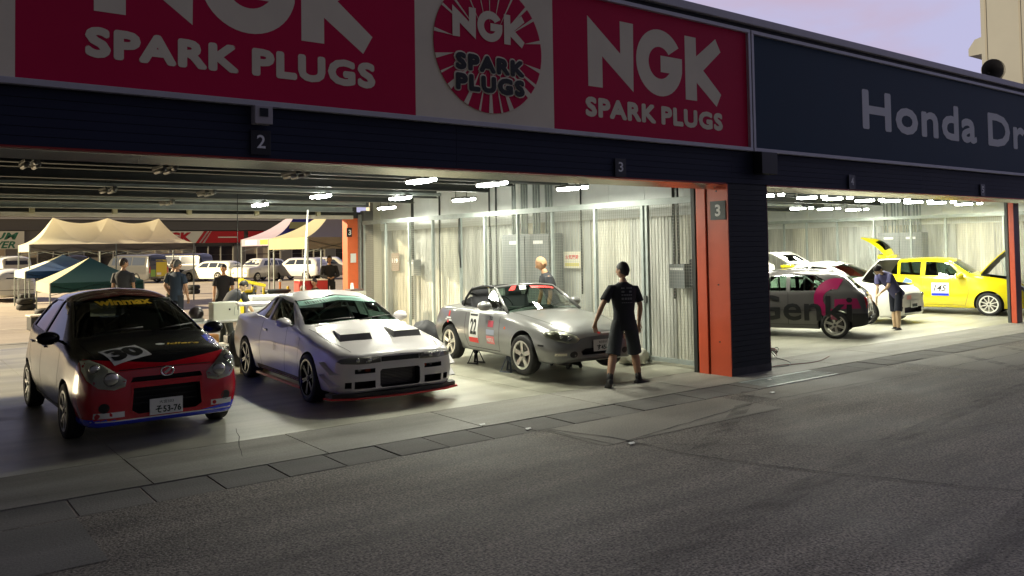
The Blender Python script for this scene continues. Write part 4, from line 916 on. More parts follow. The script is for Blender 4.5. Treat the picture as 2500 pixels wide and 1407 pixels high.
for side in (-1, 1):
    v = 'R' if side < 0 else 'L'
    lamp(cp, 'headlight', 'F', [(side*a, b) for a, b in [(.27, .565), (.27, .635), (.50, .64), (.66, .635), (.745, .62), (.78, .59), (.74, .565), (.55, .555)]], mat('lamp_bowl_dark', (.13, .12, .11), .3, .4), bulbs=((side*.42, .60, .030), (side*.56, .60, .030)))
    MB().box((cp.X(.15), side*.36, .445), (cp.X(.10), side*.42, .49)).obj('amber_lamp', M_AMBER, cp.root); MB().cyl((cp.X(.17), side*.50, .468), (cp.X(.13), side*.50, .468), .022, n=14).obj('driving_lamp', M_LAMPIN, cp.root, 40)
    cp.patch('side_window', v, [(1.72, .93), (2.20, 1.21), (2.78, 1.27), (2.78, .95)], M_GLASS, -.012); cp.patch('side_window', v, [(2.87, .955), (2.85, 1.27), (3.14, 1.25), (3.58, 1.05), (3.68, .99)], M_GLASSD, -.012)
    cp.mirror(1.80, .79, .97, P_SIL, side, (.09, .11, .07))
    cp.line(v, [(1.93, .9), (1.90, .5), (2.0, .24)], .009); cp.line(v, [(3.0, .93), (3.05, .7), (3.0, .26)], .009); cp.line(v, [(1.36, .86), (1.33, .24)], .007); cp.line(v, [(1.36, .24), (3.0, .25)], .009)
    MB().box((cp.X(3.2), side*.80, .125), (cp.X(1.32), side*.845, .155)).obj('sill_lip', mat('lip_red', (.55, .015, .02), .3), cp.root)
    cp.patch('sill_panel', v, [(1.36, .175), (1.36, .27), (3.2, .275), (3.2, .175)], mat('sill_brown', (.15, .095, .06), .25), .004)
    p = cp.cast(v, 2.85, .80, .010); MB().box((p.x-.07, p.y-.01, p.z-.014), (p.x+.07, p.y+.01, p.z+.014), .005).obj('door_handle', P_SIL, cp.root)
    for s_ in (.93, 3.65): cp.wheel(s_, side, .315, .315, .235, .235, .895, 'six', M_RIMB)
    # canards on the bumper corner
    for z0 in (.28, .43):
        b = MB(); b.poly([(cp.X(.10), side*.76, z0), (cp.X(.42), side*.835, z0+.13), (cp.X(.42), side*.915, z0+.13), (cp.X(.16), side*.875, z0)], th=.012, n=(0, 0, 1)); b.obj('canard', P_SIL, cp.root)
# bonnet vents
for side in (-1, 1):
    s0, s1 = .50, 1.0
    b = MB(); pts = [(s0, .15), (s0+.04, .58), (s1, .50), (s1, .24)]
    top = []
    base = [cp.cast('T', s, side*y, -.004) for s, y in pts]
    dz = [.088, .088, .015, .015]
    tv = [b.b.verts.new(p+Vector((-.03 if i < 2 else 0, (0.02 if (i in (0, 3)) else -.02)*side, dz[i]))) for i, p in enumerate(base)]; bv = [b.b.verts.new(p) for p in base]
    b.b.faces.new(tv).material_index = 0
    for i in range(4): b.b.faces.new((bv[i], bv[(i+1) % 4], tv[(i+1) % 4], tv[i])).material_index = 1
    o = b.obj('bonnet_vent', [P_SIL, mat('vent_grey', (.16, .155, .16), .45)], cp.root)
    for k in range(4):
        f = .2+.2*k; a = tv
        q0 = base[0].lerp(base[3], f)+Vector((0, .03*side, .05*(1-f)+.006)); q1 = base[1].lerp(base[2], f)+Vector((0, -.03*side, .05*(1-f)+.006)); MB().bar(q0, q1, .012, .004).obj('louvre', MATS['vent_grey'], o)
sp_ = MB(); P = [(-.92, .26), (-.88, .10), (-.62, -.03), (0, -.09), (.62, -.03), (.88, .10), (.92, .26)]
sp_.poly([(cp.X(s), y, .135) for y, s in P], th=.02); sp_.obj('front_splitter', MATS['lip_red'], cp.root)
MB().poly([(cp.X(s*.9+.03), y*.97, .156) for y, s in P], th=.05).obj('splitter_core', M_PLASTIC, cp.root)
cp.patch('windscreen', 'F', [(-.69, .945), (-.575, 1.24), (0, 1.31), (.575, 1.24), (.69, .945), (0, .985)], glass('green_glass', (.62, .86, .74), .78), -.012)
cp.patch('windscreen_banner', 'F', [(-.59, 1.175), (-.565, 1.23), (0, 1.295), (.565, 1.23), (.59, 1.175), (0, 1.238)], mat('banner_teal', (.28, .50, .43), .4), .004)
b = bmesh.new()
xk = -.5
while xk < .5:
    w2 = random.choice((.016, .026, .034)); zc = 1.203+.055*(1-abs(xk)/.55)
    vs = [b.verts.new((xk, zc-.018, 0)), b.verts.new((xk+w2, zc-.018, 0)), b.verts.new((xk+w2*.8, zc+.016, 0)), b.verts.new((xk, zc+.016, 0))]; b.faces.new(vs); xk += w2+.012
cp.flatmesh(b, 'F', mat('banner_dark', (.02, .07, .055), .4), 'banner_marks', .007, .1)
cp.patch('rear_window', 'B', [(-.58, 1.02), (-.5, 1.20), (.5, 1.20), (.58, 1.02)], M_GLASSD, -.01)
cp.line('T', [(.14, -.60), (.5, -.68), (1.0, -.70), (1.32, -.70)], .008); cp.line('T', [(.14, .60), (.5, .68), (1.0, .70), (1.32, .70)], .008)
b = MB(); b.poly([(cp.X(4.42), -.75, 1.06), (cp.X(4.60), -.76, 1.09), (cp.X(4.60), .76, 1.09), (cp.X(4.42), .75, 1.06)], th=.03)
for y in (-.6, .6): b.box((cp.X(4.56), y-.015, .94), (cp.X(4.48), y+.015, 1.08))
b.obj('rear_spoiler', P_SIL, cp.root)
cp.text('lettering', 'R', '01', 2.35, .60, .10, .12, mat('faint_grey', (.22, .20, .21), .4), .004, .0)
cp.dash(1.58, 1.95, .68, .93, M_CABIN); cp.seat(2.75, -.36, .34, M_SEAT, .7); cp.seat(2.75, .36, .34, M_SEAT, .7); cp.steering(2.22, -.36, .93, M_SEAT); cage(cp, 2.35, 3.05, .66, .45, 1.20, mat('cage_white', (.5, .52, .5), .4), .52)
for y0, y1 in ((-.55, .0), (.05, .6)):
    MB().tube([cp.cast('F', y0, .975, .012), cp.cast('F', (y0+y1)/2, .99, .02), cp.cast('F', y1, 1.0, .016)], .008).obj('wiper', M_PLASTIC, cp.root, 180)

# ---------------- silver convertible on stands
P_GRY = paintm('roadster_silver', (.215, .215, .212), .32, .35, .6)
RD = [(0, .25, .40, .38, .50, .49, .45, .53, .36, .555, .05), (.05, .21, .56, .38, .63, .52, .57, .575, .46, .605, .06), (.16, .18, .67, .39, .74, .57, .66, .625, .54, .66, .07), (.35, .17, .72, .41, .80, .64, .72, .69, .58, .725, .09), (.80, .17, .74, .45, .83, .735, .745, .78, .61, .81, .10),
      (1.25, .17, .74, .45, .83, .78, .76, .83, .62, .875, .09), (1.48, .17, .74, .45, .83, .80, .765, .85, .62, .91, .08), (1.75, .17, .74, .45, .83, .815, .77, .845, .66, .86, .06), (2.5, .17, .74, .45, .83, .83, .77, .855, .67, .87, .06), (2.9, .17, .74, .46, .835, .84, .765, .865, .65, .895, .08),
      (3.3, .18, .73, .47, .83, .835, .745, .865, .6, .90, .10), (3.65, .22, .71, .48, .79, .81, .68, .84, .54, .865, .10), (3.85, .25, .64, .5, .71, .76, .59, .79, .47, .81, .09), (3.955, .30, .54, .5, .60, .68, .50, .71, .40, .73, .08)]
ZL = .115
rd = Car('silver_convertible', RD, .80, 2.265, (8.50, 10.83), R(-90-5.2), 'silver open-top roadster with number 22 raised on axle stands', dz=ZL)
rd.build([P_GRY, M_WELL, M_CABIN], bumps=[(.80, .50, .42, .03), (3.065, .50, .42, .035)], arch=[(.80, .285, .335), (3.065, .285, .335)],
         cuts=[('T', [(1.62, -.60), (1.62, .60), (2.85, .60), (2.85, -.60)], .36, 1.2, M_CABIN), ('F', [(-.30, .295), (-.34, .345), (-.26, .385), (.26, .385), (.34, .345), (.30, .295)], -.2, .18, M_PLASTIC)])
for side in (-1, 1):
    v = 'R' if side < 0 else 'L'
    lamp(rd, 'headlight', 'F', [(side*a, b) for a, b in [(.36, .52), (.42, .475), (.55, .475), (.67, .51), (.745, .565), (.74, .61), (.65, .635), (.50, .61), (.39, .565)]], mat('lamp_bowl2', (.40, .40, .32), .3, .4), bulbs=((side*.51, .535, .035), (side*.60, .555, .03)))
    rd.patch('fog_lamp', 'F', [(side*.46+.06*math.cos(a), .315+.045*math.sin(a)) for a in [k*math.pi/8 for k in range(16)]], M_PLASTIC, .004)
    rd.patch('side_marker', v, [(.30, .42), (.30, .445), (.42, .445), (.42, .42)], M_PLASTIC, .004); rd.patch('side_repeater', v, [(1.30, .60), (1.30, .635), (1.335, .635), (1.335, .60)], M_AMBER, .005)
    rd.mirror(1.80, .76, .93, P_GRY, side, (.10, .12, .075))
    rd.line(v, [(1.50, .82), (1.47, .5), (1.52, .24)], .008); rd.line(v, [(2.55, .84), (2.56, .5), (2.5, .24)], .008); rd.line(v, [(1.52, .24), (2.5, .24)], .008)
    for s_ in (.80, 3.065): rd.wheel(s_, side, .29-.03, .29, .20, .19, .85, 'five', M_RIMS, R(4) if s_ < 1 else 0)
# windscreen frame
A0 = Vector((rd.X(1.40), -.69, .84)); A1 = Vector((rd.X(1.98), -.555, 1.195))
ml = lambda p: Vector((p.x, -p.y, p.z))
Hm = Vector((rd.X(1.88), 0, 1.235)); Bm = Vector((rd.X(1.22), 0, .885))
def qb(a, m_, c_, n_=12): return [a*(1-t)**2+m_*2*t*(1-t)+c_*t*t for t in [k/n_ for k in range(n_+1)]]
Mtop = Hm*2-(A1+ml(A1))*.5; Mbot = Bm*2-(A0+ml(A0))*.5
top_, bot_ = qb(A1, Mtop, ml(A1)), qb(A0, Mbot, ml(A0))
b = MB(); b.tube([A0, A0.lerp(A1, .5)+Vector((0, -.012, .012)), A1]+top_[1:-1]+[ml(A1), ml(A0.lerp(A1, .5)+Vector((0, -.012, .012))), ml(A0)], .024, 10); b.obj('windscreen_frame', P_GRY, rd.root, 180)
b = MB(); gv = [[b.b.verts.new(p.lerp(q, t)) for t in (0, .25, .5, .75, 1)] for p, q in zip(bot_, top_)]
for a, c_ in zip(gv, gv[1:]):
    for k in range(4): b.b.faces.new((a[k], a[k+1], c_[k+1], c_[k]))
b.obj('windscreen', M_GLASS, rd.root, 180)
def wsq(pts, m_, name, off=.006):
    b = MB(); vs = []
    for (u, t) in pts:
        i = u*12; k = min(11, int(i)); fr = i-k; p = bot_[k].lerp(bot_[k+1], fr).lerp(top_[k].lerp(top_[k+1], fr), t); vs.append(p+Vector((off, 0, off)))
    b.poly(vs); return b.obj(name, m_, rd.root)
P_STR = mat('sticker_red', (.72, .03, .025), .45)
wsq([(.14, .80), (.22, .97), (.30, .97), (.22, .80)], P_STR, 'windscreen_sticker'); wsq([(.30, .80), (.34, .97), (.44, .97), (.40, .80)], M_WHITE, 'windscreen_sticker')
for k in range(11): wsq([(.50+k*.04, .83), (.50+k*.04, .93), (.533+k*.04, .93), (.533+k*.04, .83)], P_STR, 'windscreen_sticker', .008)
# quarter glass, folded roof frame, seats
b = MB(); b.poly([(rd.X(1.52), -.70, .86), (rd.X(2.0), -.575, 1.17), (rd.X(2.06), -.64, 1.05), (rd.X(1.98), -.70, .865)]); b.obj('quarter_window', M_GLASS, rd.root)
for sd in (1, -1):
    MB().tube([(rd.X(1.98), sd*.55, 1.20), (rd.X(2.35), sd*.56, 1.215), (rd.X(2.72), sd*.57, 1.16), (rd.X(2.88), sd*.60, 1.0), (rd.X(2.92), sd*.62, .86)], .02, 8).obj('roll_cage', M_BLACK, rd.root, 180)
MB().tube([(rd.X(2.72), -.57, 1.16), (rd.X(2.70), 0, 1.19), (rd.X(2.72), .57, 1.16)], .025, 8).obj('roll_cage', M_BLACK, rd.root, 180); MB().tube([(rd.X(2.80), -.57, 1.08), (rd.X(2.95), .3, .88)], .02, 8).obj('roll_cage', M_BLACK, rd.root, 180)
b = MB(); b.box((rd.X(3.12), -.58, .86), (rd.X(2.76), .58, .955), .04); b.obj('folded_soft_top', mat('soft_top', (.018, .018, .02), .85), rd.root, 60)
rd.dash(1.5, 1.82, .62, .90, M_CABIN); rd.seat(2.45, -.33, .34, M_SEAT, .66); rd.seat(2.45, .33, .34, M_SEAT, .66); rd.steering(2.05, -.33, .88, M_SEAT)
rd.patch('seat_label', 'T', [(2.55, -.36), (2.55, -.28), (2.59, -.28), (2.59, -.36)], MATS['sticker_yellow'], .3)
# stickers
rd.patch('number_sticker', 'R', [(2.13, .32), (2.13, .80), (2.42, .80), (2.42, .32)], M_WHITE, .003); rd.patch('number_sticker_band', 'R', [(2.13, .32), (2.13, .40), (2.42, .40), (2.42, .32)], P_STR, .006)
rd.text('lettering', 'R', '22', 2.275, .575, .20, .25, M_BLACK, .007, .03); rd.patch('sticker_strip', 'R', [(2.16, .745), (2.16, .775), (2.39, .775), (2.39, .745)], M_BLACK, .007)
rd.patch('sponsor_sticker', 'R', [(1.62, .34), (1.62, .46), (1.86, .46), (1.86, .34)], mat('sticker_pink', (.75, .2, .2), .45), .004); rd.text('lettering', 'R', 'MOTUL', 1.74, .40, .20, .06, M_WHITE, .008, .02)
rd.patch('sponsor_sticker', 'R', [(1.62, .48), (1.62, .56), (1.86, .56), (1.86, .48)], mat('sticker_greyblue', (.3, .33, .42), .45), .004); rd.patch('sponsor_sticker', 'R', [(1.66, .60), (1.66, .70), (1.82, .70), (1.82, .60)], mat('sticker_maroon', (.4, .05, .08), .45), .004)
rd.text('lettering', 'R', '22', 1.74, .74, .10, .05, M_BLACK, .006, .02)
for (s_, z_, w2, h2, m_) in ((3.10, .74, .05, .09, P_STR), (3.10, .67, .17, .025, M_WHITE), (3.02, .63, .10, .02, M_WHITE), (3.1, .61, .05, .04, P_STR), (3.18, .64, .08, .02, M_WHITE)): rd.patch('emblem_sticker', 'R', [(s_-w2/2, z_-h2/2), (s_-w2/2, z_+h2/2), (s_+w2/2, z_+h2/2), (s_+w2/2, z_-h2/2)], m_, .005)
rd.patch('bonnet_sticker', 'F', [(-.02, .575), (-.02, .60), (.03, .60), (.03, .575)], P_STR, .005); rd.patch('bonnet_sticker', 'F', [(.05, .578), (.05, .596), (.22, .596), (.22, .578)], M_WHITE, .005); rd.patch('sponsor_sticker', 'F', [(-.70, .30), (-.70, .335), (-.56, .335), (-.56, .30)], M_CREAM, .004)
rd.plate('F', .03, .42, top='春日部500', num='す45-71', off=.03)
rd.line('T', [(.30, -.52), (.8, -.60), (1.4, -.61)], .008); rd.line('T', [(.30, .52), (.8, .60), (1.4, .61)], .008)
for y0, y1 in ((-.55, -.05), (0, .5)): MB().tube([(rd.X(1.36), y0, .885), (rd.X(1.42), (y0+y1)/2, .925), (rd.X(1.48), y1, .95)], .008).obj('wiper', M_PLASTIC, rd.root, 180)
# axle stands and jack
def stand(x, y, h_, m_, lab):
    t = empty('axle_stand', (x, y, .004), R(20), lab, 'axle stand', 'axle stands under the roadster')
    for sx in (1, -1):
        for sy in (1, -1): MB().bar((sx*.10, sy*.10, 0), (sx*.022, sy*.022, h_*.8), .03, .012).obj('leg', m_, t)
    for sx in (1, -1): MB().box((sx*.10-.015, -.11, 0), (sx*.10+.015, .11, .018)).obj('foot', m_, t)
    MB().box((-.03, -.03, h_*.55), (.03, .03, h_*.86)).obj('collar', m_, t); MB().box((-.014, -.014, h_*.5), (.014, .014, h_)).obj('ratchet_bar', M_DKSTEEL, t); MB().box((-.05, -.025, h_-.02), (.05, .025, h_), .004).obj('saddle', M_DKSTEEL, t)
stand(8.14, 11.78, .31, M_BLACK, 'black axle stand under the rear sill of the silver roadster'); stand(7.97, 10.62, .31, mat('stand_blue', (.10, .12, .16), .5), 'blue grey axle stand beside the front wheel of the roadster')
stand(9.1, 11.6, .31, M_BLACK, 'black axle stand under the far sill of the silver roadster')
jk = empty('trolley_jack', (8.95, 10.35, .004), R(-98), 'low black trolley jack under the nose of the silver roadster', 'jack')
MB().box((-.35, -.10, .04), (.25, -.075, .13)).obj('side_plate', M_BLACK, jk); MB().box((-.35, .075, .04), (.25, .10, .13)).obj('side_plate', M_BLACK, jk)
MB().bar((-.2, 0, .09), (.15, 0, .26), .08, .03).obj('lifting_arm', M_BLACK, jk); MB().cyl((.16, 0, .26), (.16, 0, .29), .05).obj('saddle', M_DKSTEEL, jk)
for x_ in (-.3, .2):
    for y_ in (-.12, .12): MB().cyl((x_, y_-.015, .035), (x_, y_+.015, .035), .035, n=14).obj('wheel', M_DKSTEEL, jk, 40)
# ---------------- the three cars of the right-hand garage
def lid(c, name, hinge, out_, yw0, yw1, up, m, under, bulge=.04, n=8, glass_rect=None):
    """raised panel from hinge point (x,z) along vector out_ (x,z), half widths yw0..yw1"""
    b = MB(); hx, hz = hinge; ox, oz = out_; L = math.hypot(ox, oz); nx, nz = -oz/L, ox/L
    if nz < 0 and up > 0: nx, nz = -nx, -nz
    g_ = []
    for i in range(n+1):
        t = i/n; row = []
        for j in range(n+1):
            u = -1+2*j/n; yw = yw0+(yw1-yw0)*t*t; k = bulge*(1-u*u*.6)*math.sin(math.pi*min(1, t*.85+.1))
            row.append(b.b.verts.new((hx+ox*t+nx*k, yw*u, hz+oz*t+nz*k)))
        g_.append(row)
    for i in range(n):
        for j in range(n):
            if glass_rect and glass_rect[0] <= (i+.5)/n <= glass_rect[1] and glass_rect[2] <= (j+.5)/n <= glass_rect[3]: 
                f = b.b.faces.new((g_[i][j], g_[i][j+1], g_[i+1][j+1], g_[i+1][j])); f.material_index = 2
            else: b.b.faces.new((g_[i][j], g_[i][j+1], g_[i+1][j+1], g_[i+1][j])).material_index = 0
    r = bmesh.ops.extrude_face_region(b.b, geom=b.b.faces[:]); vs = [q for q in r['geom'] if isinstance(q, bmesh.types.BMVert)]; bmesh.ops.translate(b.b, verts=vs, vec=(-nx*.025, 0, -nz*.025))
    for f in {f for v in vs for f in v.link_faces if all(q in vs for q in f.verts)}:
        if f.material_index == 0: f.material_index = 1
    return b.obj(name, [m, under, M_GLASS], c.root, 40)
def engine(c, s0, s1, z, y=.5):
    b = MB(); b.box((c.X(s1-.08), -.32, z-.3), (c.X(s0+.25), .25, z-.06), .03); b.obj('engine', M_STEEL, c.root, 40)
    b = MB(); b.box((c.X(s0+.5), -.22, z-.06), (c.X(s0+.2), .12, z), .02); b.obj('engine_cover', M_PLASTIC, c.root, 40)
    b = MB(); b.box((c.X(s0+.35), .3, z-.22), (c.X(s0+.1), .5, z-.03), .01); b.obj('battery', M_BLACK, c.root)
    MB().tube([(c.X(s0+.1), -.5, z-.1), (c.X(s0+.25), -.3, z-.02), (c.X(s0+.2), .2, z-.03), (c.X(s0+.4), .5, z-.1)], .03).obj('hose', M_BLACK, c.root, 180)
    MB().cyl((c.X(s1-.12), y-.12, z-.2), (c.X(s1-.12), y-.12, z+.01), .08, n=14).obj('strut_top', M_DKSTEEL, c.root, 40)

# white small rounded hatchback, bonnet and tailgate up
P_WHT = paintm('fiat_white', (.74, .74, .68), .25)
FR = [(0, .25, .46, .42, .55, .62, .5, .70, .4, .73, .06), (.05, .21, .58, .42, .66, .66, .61, .76, .5, .80, .07), (.18, .18, .70, .43, .77, .74, .71, .85, .58, .89, .08), (.45, .17, .74, .46, .81, .85, .75, .93, .62, .965, .1), (.80, .17, .75, .5, .815, .90, .77, .975, .64, 1.01, .09),
      (1.0, .17, .75, .5, .815, .92, .775, 1.0, .645, 1.06, .07), (1.4, .17, .75, .5, .815, .95, .775, 1.22, .60, 1.30, .05), (1.85, .17, .75, .5, .815, .97, .775, 1.37, .54, 1.455, .05), (2.2, .17, .75, .5, .815, .98, .775, 1.40, .53, 1.49, .05), (2.7, .17, .75, .5, .815, .99, .77, 1.36, .52, 1.45, .06),
      (3.1, .2, .74, .52, .81, 1.0, .75, 1.24, .52, 1.34, .07), (3.4, .24, .70, .54, .78, .97, .70, 1.08, .53, 1.13, .09), (3.52, .27, .65, .55, .72, .90, .64, .96, .5, 1.0, .09), (3.57, .32, .55, .55, .62, .8, .55, .84, .45, .87, .09)]
ft = Car('white_city_car', FR, .77, 2.30, (19.55, 12.05), R(-90+2), 'white rounded city car with its bonnet and tailgate raised behind the grey car')
SW = [[(1.45, 1.0), (1.88, 1.33), (2.30, 1.355), (2.28, 1.02)], [(2.36, 1.02), (2.38, 1.35), (2.72, 1.31), (2.98, 1.14), (2.9, 1.04)]]
FWp = [(-.63, 1.07), (-.51, 1.36), (0, 1.425), (.51, 1.36), (.63, 1.07), (0, 1.11)]
ft.build([P_WHT, M_WELL, M_CABIN], bumps=[(.77, .45, .4, .03), (3.07, .45, .4, .03)], arch=[(.77, .30, .34), (3.07, .30, .34)], cabin=(1.25, 3.15, .4), side_win=SW, front_win=(FWp, 1.0, 1.95), rear_win=([(-.5, 1.0), (-.46, 1.34), (.46, 1.34), (.5, 1.0)], 2.95, 3.7),
         cuts=[('T', [(.22, -.56), (.22, .56), (.92, .60), (.92, -.60)], .45, 1.3, M_PLASTIC), ('F', [(-.42, .27), (-.42, .40), (.42, .40), (.42, .27)], -.2, .14, M_PLASTIC)])
engine(ft, .22, .92, .86)
lid(ft, 'bonnet', (ft.X(.95), 1.03), (.42, .50), .60, .50, 1, P_WHT, M_PLASTIC, .05); MB().cyl((ft.X(.4), -.5, .88), (ft.X(.72), -.45, 1.22), .008).obj('bonnet_stay', M_GALV, ft.root)
lid(ft, 'tailgate', (ft.X(2.95), 1.42), (-.62, .30), .50, .52, 1, P_WHT, M_PLASTIC, .05, glass_rect=(.15, .6, .15, .85))
for side in (-1, 1):
    v = 'R' if side < 0 else 'L'
    for P in SW: ft.patch('side_window', v, P, M_GLASS, -.01)
    lamp(ft, 'headlight', 'F', [(side*.56+.10*math.cos(a), .68+.09*math.sin(a)) for a in [k*math.pi/9 for k in range(18)]], M_LAMPIN, bulbs=((side*.56, .68, .05),)); ft.patch('fog_vent', 'F', [(side*.52, .33), (side*.50, .42), (side*.62, .44), (side*.66, .36)], M_PLASTIC)
    ft.mirror(1.45, .775, 1.02, P_WHT, side); ft.line(v, [(1.25, .95), (1.22, .6), (1.35, .25)]); ft.line(v, [(2.36, 1.0), (2.4, .6), (2.3, .25)])
    for s_ in (.77, 3.07): ft.wheel(s_, side, .295, .295, .215, .19, .84, 'ten', M_RIMS)
ft.patch('windscreen', 'F', FWp, M_GLASS, -.01); ft.seat(2.0, -.33, .4, M_SEATR, .72); ft.seat(2.0, .33, .4, M_SEATR, .72); ft.dash(1.3, 1.6, .62, .98, M_CABIN); ft.steering(1.72, -.33, 1.0, M_SEAT)
ft.patch('nose_sticker', 'F', [(-.30, .58), (-.30, .68), (-.08, .68), (-.08, .58)], mat('sticker_pale_red', (.8, .35, .3), .5)); ft.patch('side_number', 'R', [(1.0, .55), (1.0, .68), (1.15, .68), (1.15, .55)], MATS['sticker_grey'], .004)
ft.plate('F', 0, .47, num='-', off=.03)

# yellow hatchback 145
P_YEL = paintm('bright_yellow', (.72, .62, .010), .25)
YR = [(0, .24, .48, .42, .57, .60, .52, .68, .42, .71, .06), (.06, .2, .64, .42, .71, .65, .67, .76, .56, .80, .07), (.2, .18, .72, .43, .79, .74, .75, .86, .62, .90, .08), (.5, .18, .75, .46, .83, .85, .78, .95, .66, .98, .09), (.9, .18, .76, .5, .84, .92, .79, 1.01, .67, 1.04, .08),
      (1.08, .18, .76, .5, .84, .94, .795, 1.03, .675, 1.08, .06), (1.4, .18, .76, .5, .84, .96, .795, 1.22, .63, 1.29, .05), (1.75, .18, .76, .5, .84, .98, .795, 1.41, .585, 1.485, .05), (2.2, .18, .76, .5, .84, .99, .795, 1.44, .575, 1.52, .05), (3.0, .18, .76, .5, .84, 1.0, .79, 1.41, .565, 1.49, .05),
      (3.45, .2, .75, .52, .83, 1.01, .77, 1.34, .56, 1.42, .06), (3.62, .24, .71, .55, .80, 1.0, .73, 1.15, .57, 1.20, .08), (3.70, .28, .66, .55, .75, .95, .68, 1.0, .55, 1.03, .08), (3.76, .33, .56, .55, .66, .85, .6, .9, .5, .92, .08)]
ye = Car('yellow_hatchback', YR, .80, 2.39, (23.30, 11.15), R(-90+14), 'bright yellow hatchback with number 145 and its bonnet and tailgate raised')
SWY = [[(1.42, 1.02), (1.76, 1.37), (2.30, 1.40), (2.30, 1.03)], [(2.42, 1.03), (2.42, 1.40), (2.95, 1.38), (2.93, 1.05)], [(3.0, 1.05), (3.02, 1.375), (3.32, 1.32), (3.3, 1.08)]]
FWY = [(-.66, 1.09), (-.56, 1.39), (0, 1.445), (.56, 1.39), (.66, 1.09), (0, 1.12)]
ye.build([P_YEL, M_WELL, M_CABIN], bumps=[(.80, .45, .42, .035), (3.19, .45, .42, .035)], arch=[(.80, .30, .345), (3.19, .30, .345)], cabin=(1.25, 3.5, .4), side_win=SWY, front_win=(FWY, 1.0, 1.85), rear_win=([(-.55, .7), (-.52, 1.36), (.52, 1.36), (.55, .7)], 3.25, 3.9),
         cuts=[('T', [(.20, -.58), (.20, .58), (.98, .62), (.98, -.62)], .45, 1.3, M_PLASTIC), ('F', [(-.42, .27), (-.42, .42), (.42, .42), (.42, .27)], -.2, .14, M_PLASTIC)])
engine(ye, .2, .98, .88)
lid(ye, 'bonnet', (ye.X(1.02), 1.06), (.58, .62), .64, .55, 1, P_YEL, M_PLASTIC, .06); MB().cyl((ye.X(.35), -.55, .88), (ye.X(.55), -.5, 1.45), .009).obj('bonnet_stay', M_GALV, ye.root)
lid(ye, 'tailgate', (ye.X(3.30), 1.45), (-.70, .62), .54, .56, 1, P_YEL, M_STEEL, .24, glass_rect=(.2, .6, .12, .88))
b = MB(); b.box((ye.X(3.60), -.50, 1.46), (ye.X(3.22), .50, 1.60), .06); b.obj('roof_spoiler', P_YEL, ye.root, 40)
for sd in (1, -1): MB().cyl((ye.X(3.62), sd*.52, 1.08), (ye.X(3.80), sd*.5, 1.85), .014).obj('gas_strut', M_GALV, ye.root, 180)
for side in (-1, 1):
    v = 'R' if side < 0 else 'L'
    for P in SWY: ye.patch('side_window', v, P, M_GLASS, -.01)
    lamp(ye, 'headlight', 'F', [(side*a, b) for a, b in [(.42, .60), (.60, .60), (.72, .70), (.70, .84), (.60, .80), (.48, .70)]], M_LAMPIN)
    ye.mirror(1.45, .795, 1.04, P_YEL, side, (.11, .13, .08)); ye.line(v, [(1.28, .98), (1.25, .6), (1.35, .25)]); ye.line(v, [(2.36, 1.02), (2.36, .25)]); ye.line(v, [(3.1, 1.0), (2.95, .65), (2.85, .26)]); ye.line(v, [(1.35, .26), (2.85, .26)])
    for s_ in (.80, 3.19): ye.wheel(s_, side, .30, .30, .215, .2, .855, 'ten', M_RIMW)
ye.patch('windscreen', 'F', FWY, glass('pale_green_glass', (.75, .9, .8), .8), -.01); ye.seat(2.0, -.35, .4, M_SEAT, .72); ye.seat(2.0, .35, .4, M_SEAT, .72); ye.dash(1.3, 1.62, .65, 1.0, M_CABIN); ye.steering(1.75, -.35, 1.02, M_SEAT)
ye.patch('number_sticker', 'R', [(1.72, .50), (1.72, .84), (2.14, .84), (2.14, .50)], M_WHITE, .003); ye.patch('sticker_band', 'R', [(1.72, .50), (1.72, .565), (2.14, .565), (2.14, .50)], P_BLUE, .006); ye.text('lettering', 'R', '145', 1.93, .70, .32, .17, M_BLACK, .007, .01, .3)
ye.patch('number_sticker', 'R', [(2.58, .54), (2.58, .78), (2.86, .78), (2.86, .54)], M_WHITE, .003); ye.text('lettering', 'R', '36', 2.72, .655, .2, .15, M_BLACK, .007, .01, .3); ye.patch('sponsor_sticker', 'R', [(2.62, .83), (2.62, .90), (2.78, .97), (2.86, .83)], mat('sticker_steel_blue', (.15, .25, .4), .5), .004)

# grey hatchback with the big lettering, seen from behind
P_GEN = paintm('genki_grey', (.10, .095, .095), .35, .2); P_MAG = paintm('magenta', (.28, .007, .075), .35)
GR = [(0, .25, .48, .42, .57, .58, .5, .64, .4, .67, .05), (.08, .2, .68, .42, .74, .64, .67, .74, .56, .77, .06), (.3, .18, .73, .44, .78, .76, .72, .84, .62, .87, .07), (.8, .18, .74, .5, .80, .86, .75, .92, .64, .95, .07), (1.05, .18, .74, .5, .80, .89, .75, .95, .64, 1.0, .06), (1.4, .18, .74, .5, .80, .90, .75, 1.15, .60, 1.23, .05),
      (1.72, .18, .74, .5, .80, .91, .75, 1.30, .57, 1.385, .05), (2.2, .18, .74, .5, .80, .92, .75, 1.33, .56, 1.41, .05), (2.8, .18, .74, .5, .80, .93, .75, 1.31, .55, 1.39, .05), (3.15, .2, .74, .52, .80, .93, .74, 1.22, .55, 1.30, .06), (3.42, .24, .72, .53, .78, .92, .71, 1.0, .56, 1.04, .07), (3.55, .27, .70, .53, .75, .86, .66, .90, .54, .92, .07), (3.62, .30, .66, .50, .70, .76, .6, .79, .5, .81, .06)]
gk = Car('grey_hatchback', GR, .70, 2.30, (15.73, 11.02), R(116), 'grey hatchback with big black lettering and a magenta rear corner beside the dark pier')
SWG = [[(1.35, .95), (1.75, 1.27), (2.05, 1.30), (2.05, .96)], [(2.13, .96), (2.13, 1.30), (2.62, 1.28), (2.90, 1.12), (2.98, .98)]]
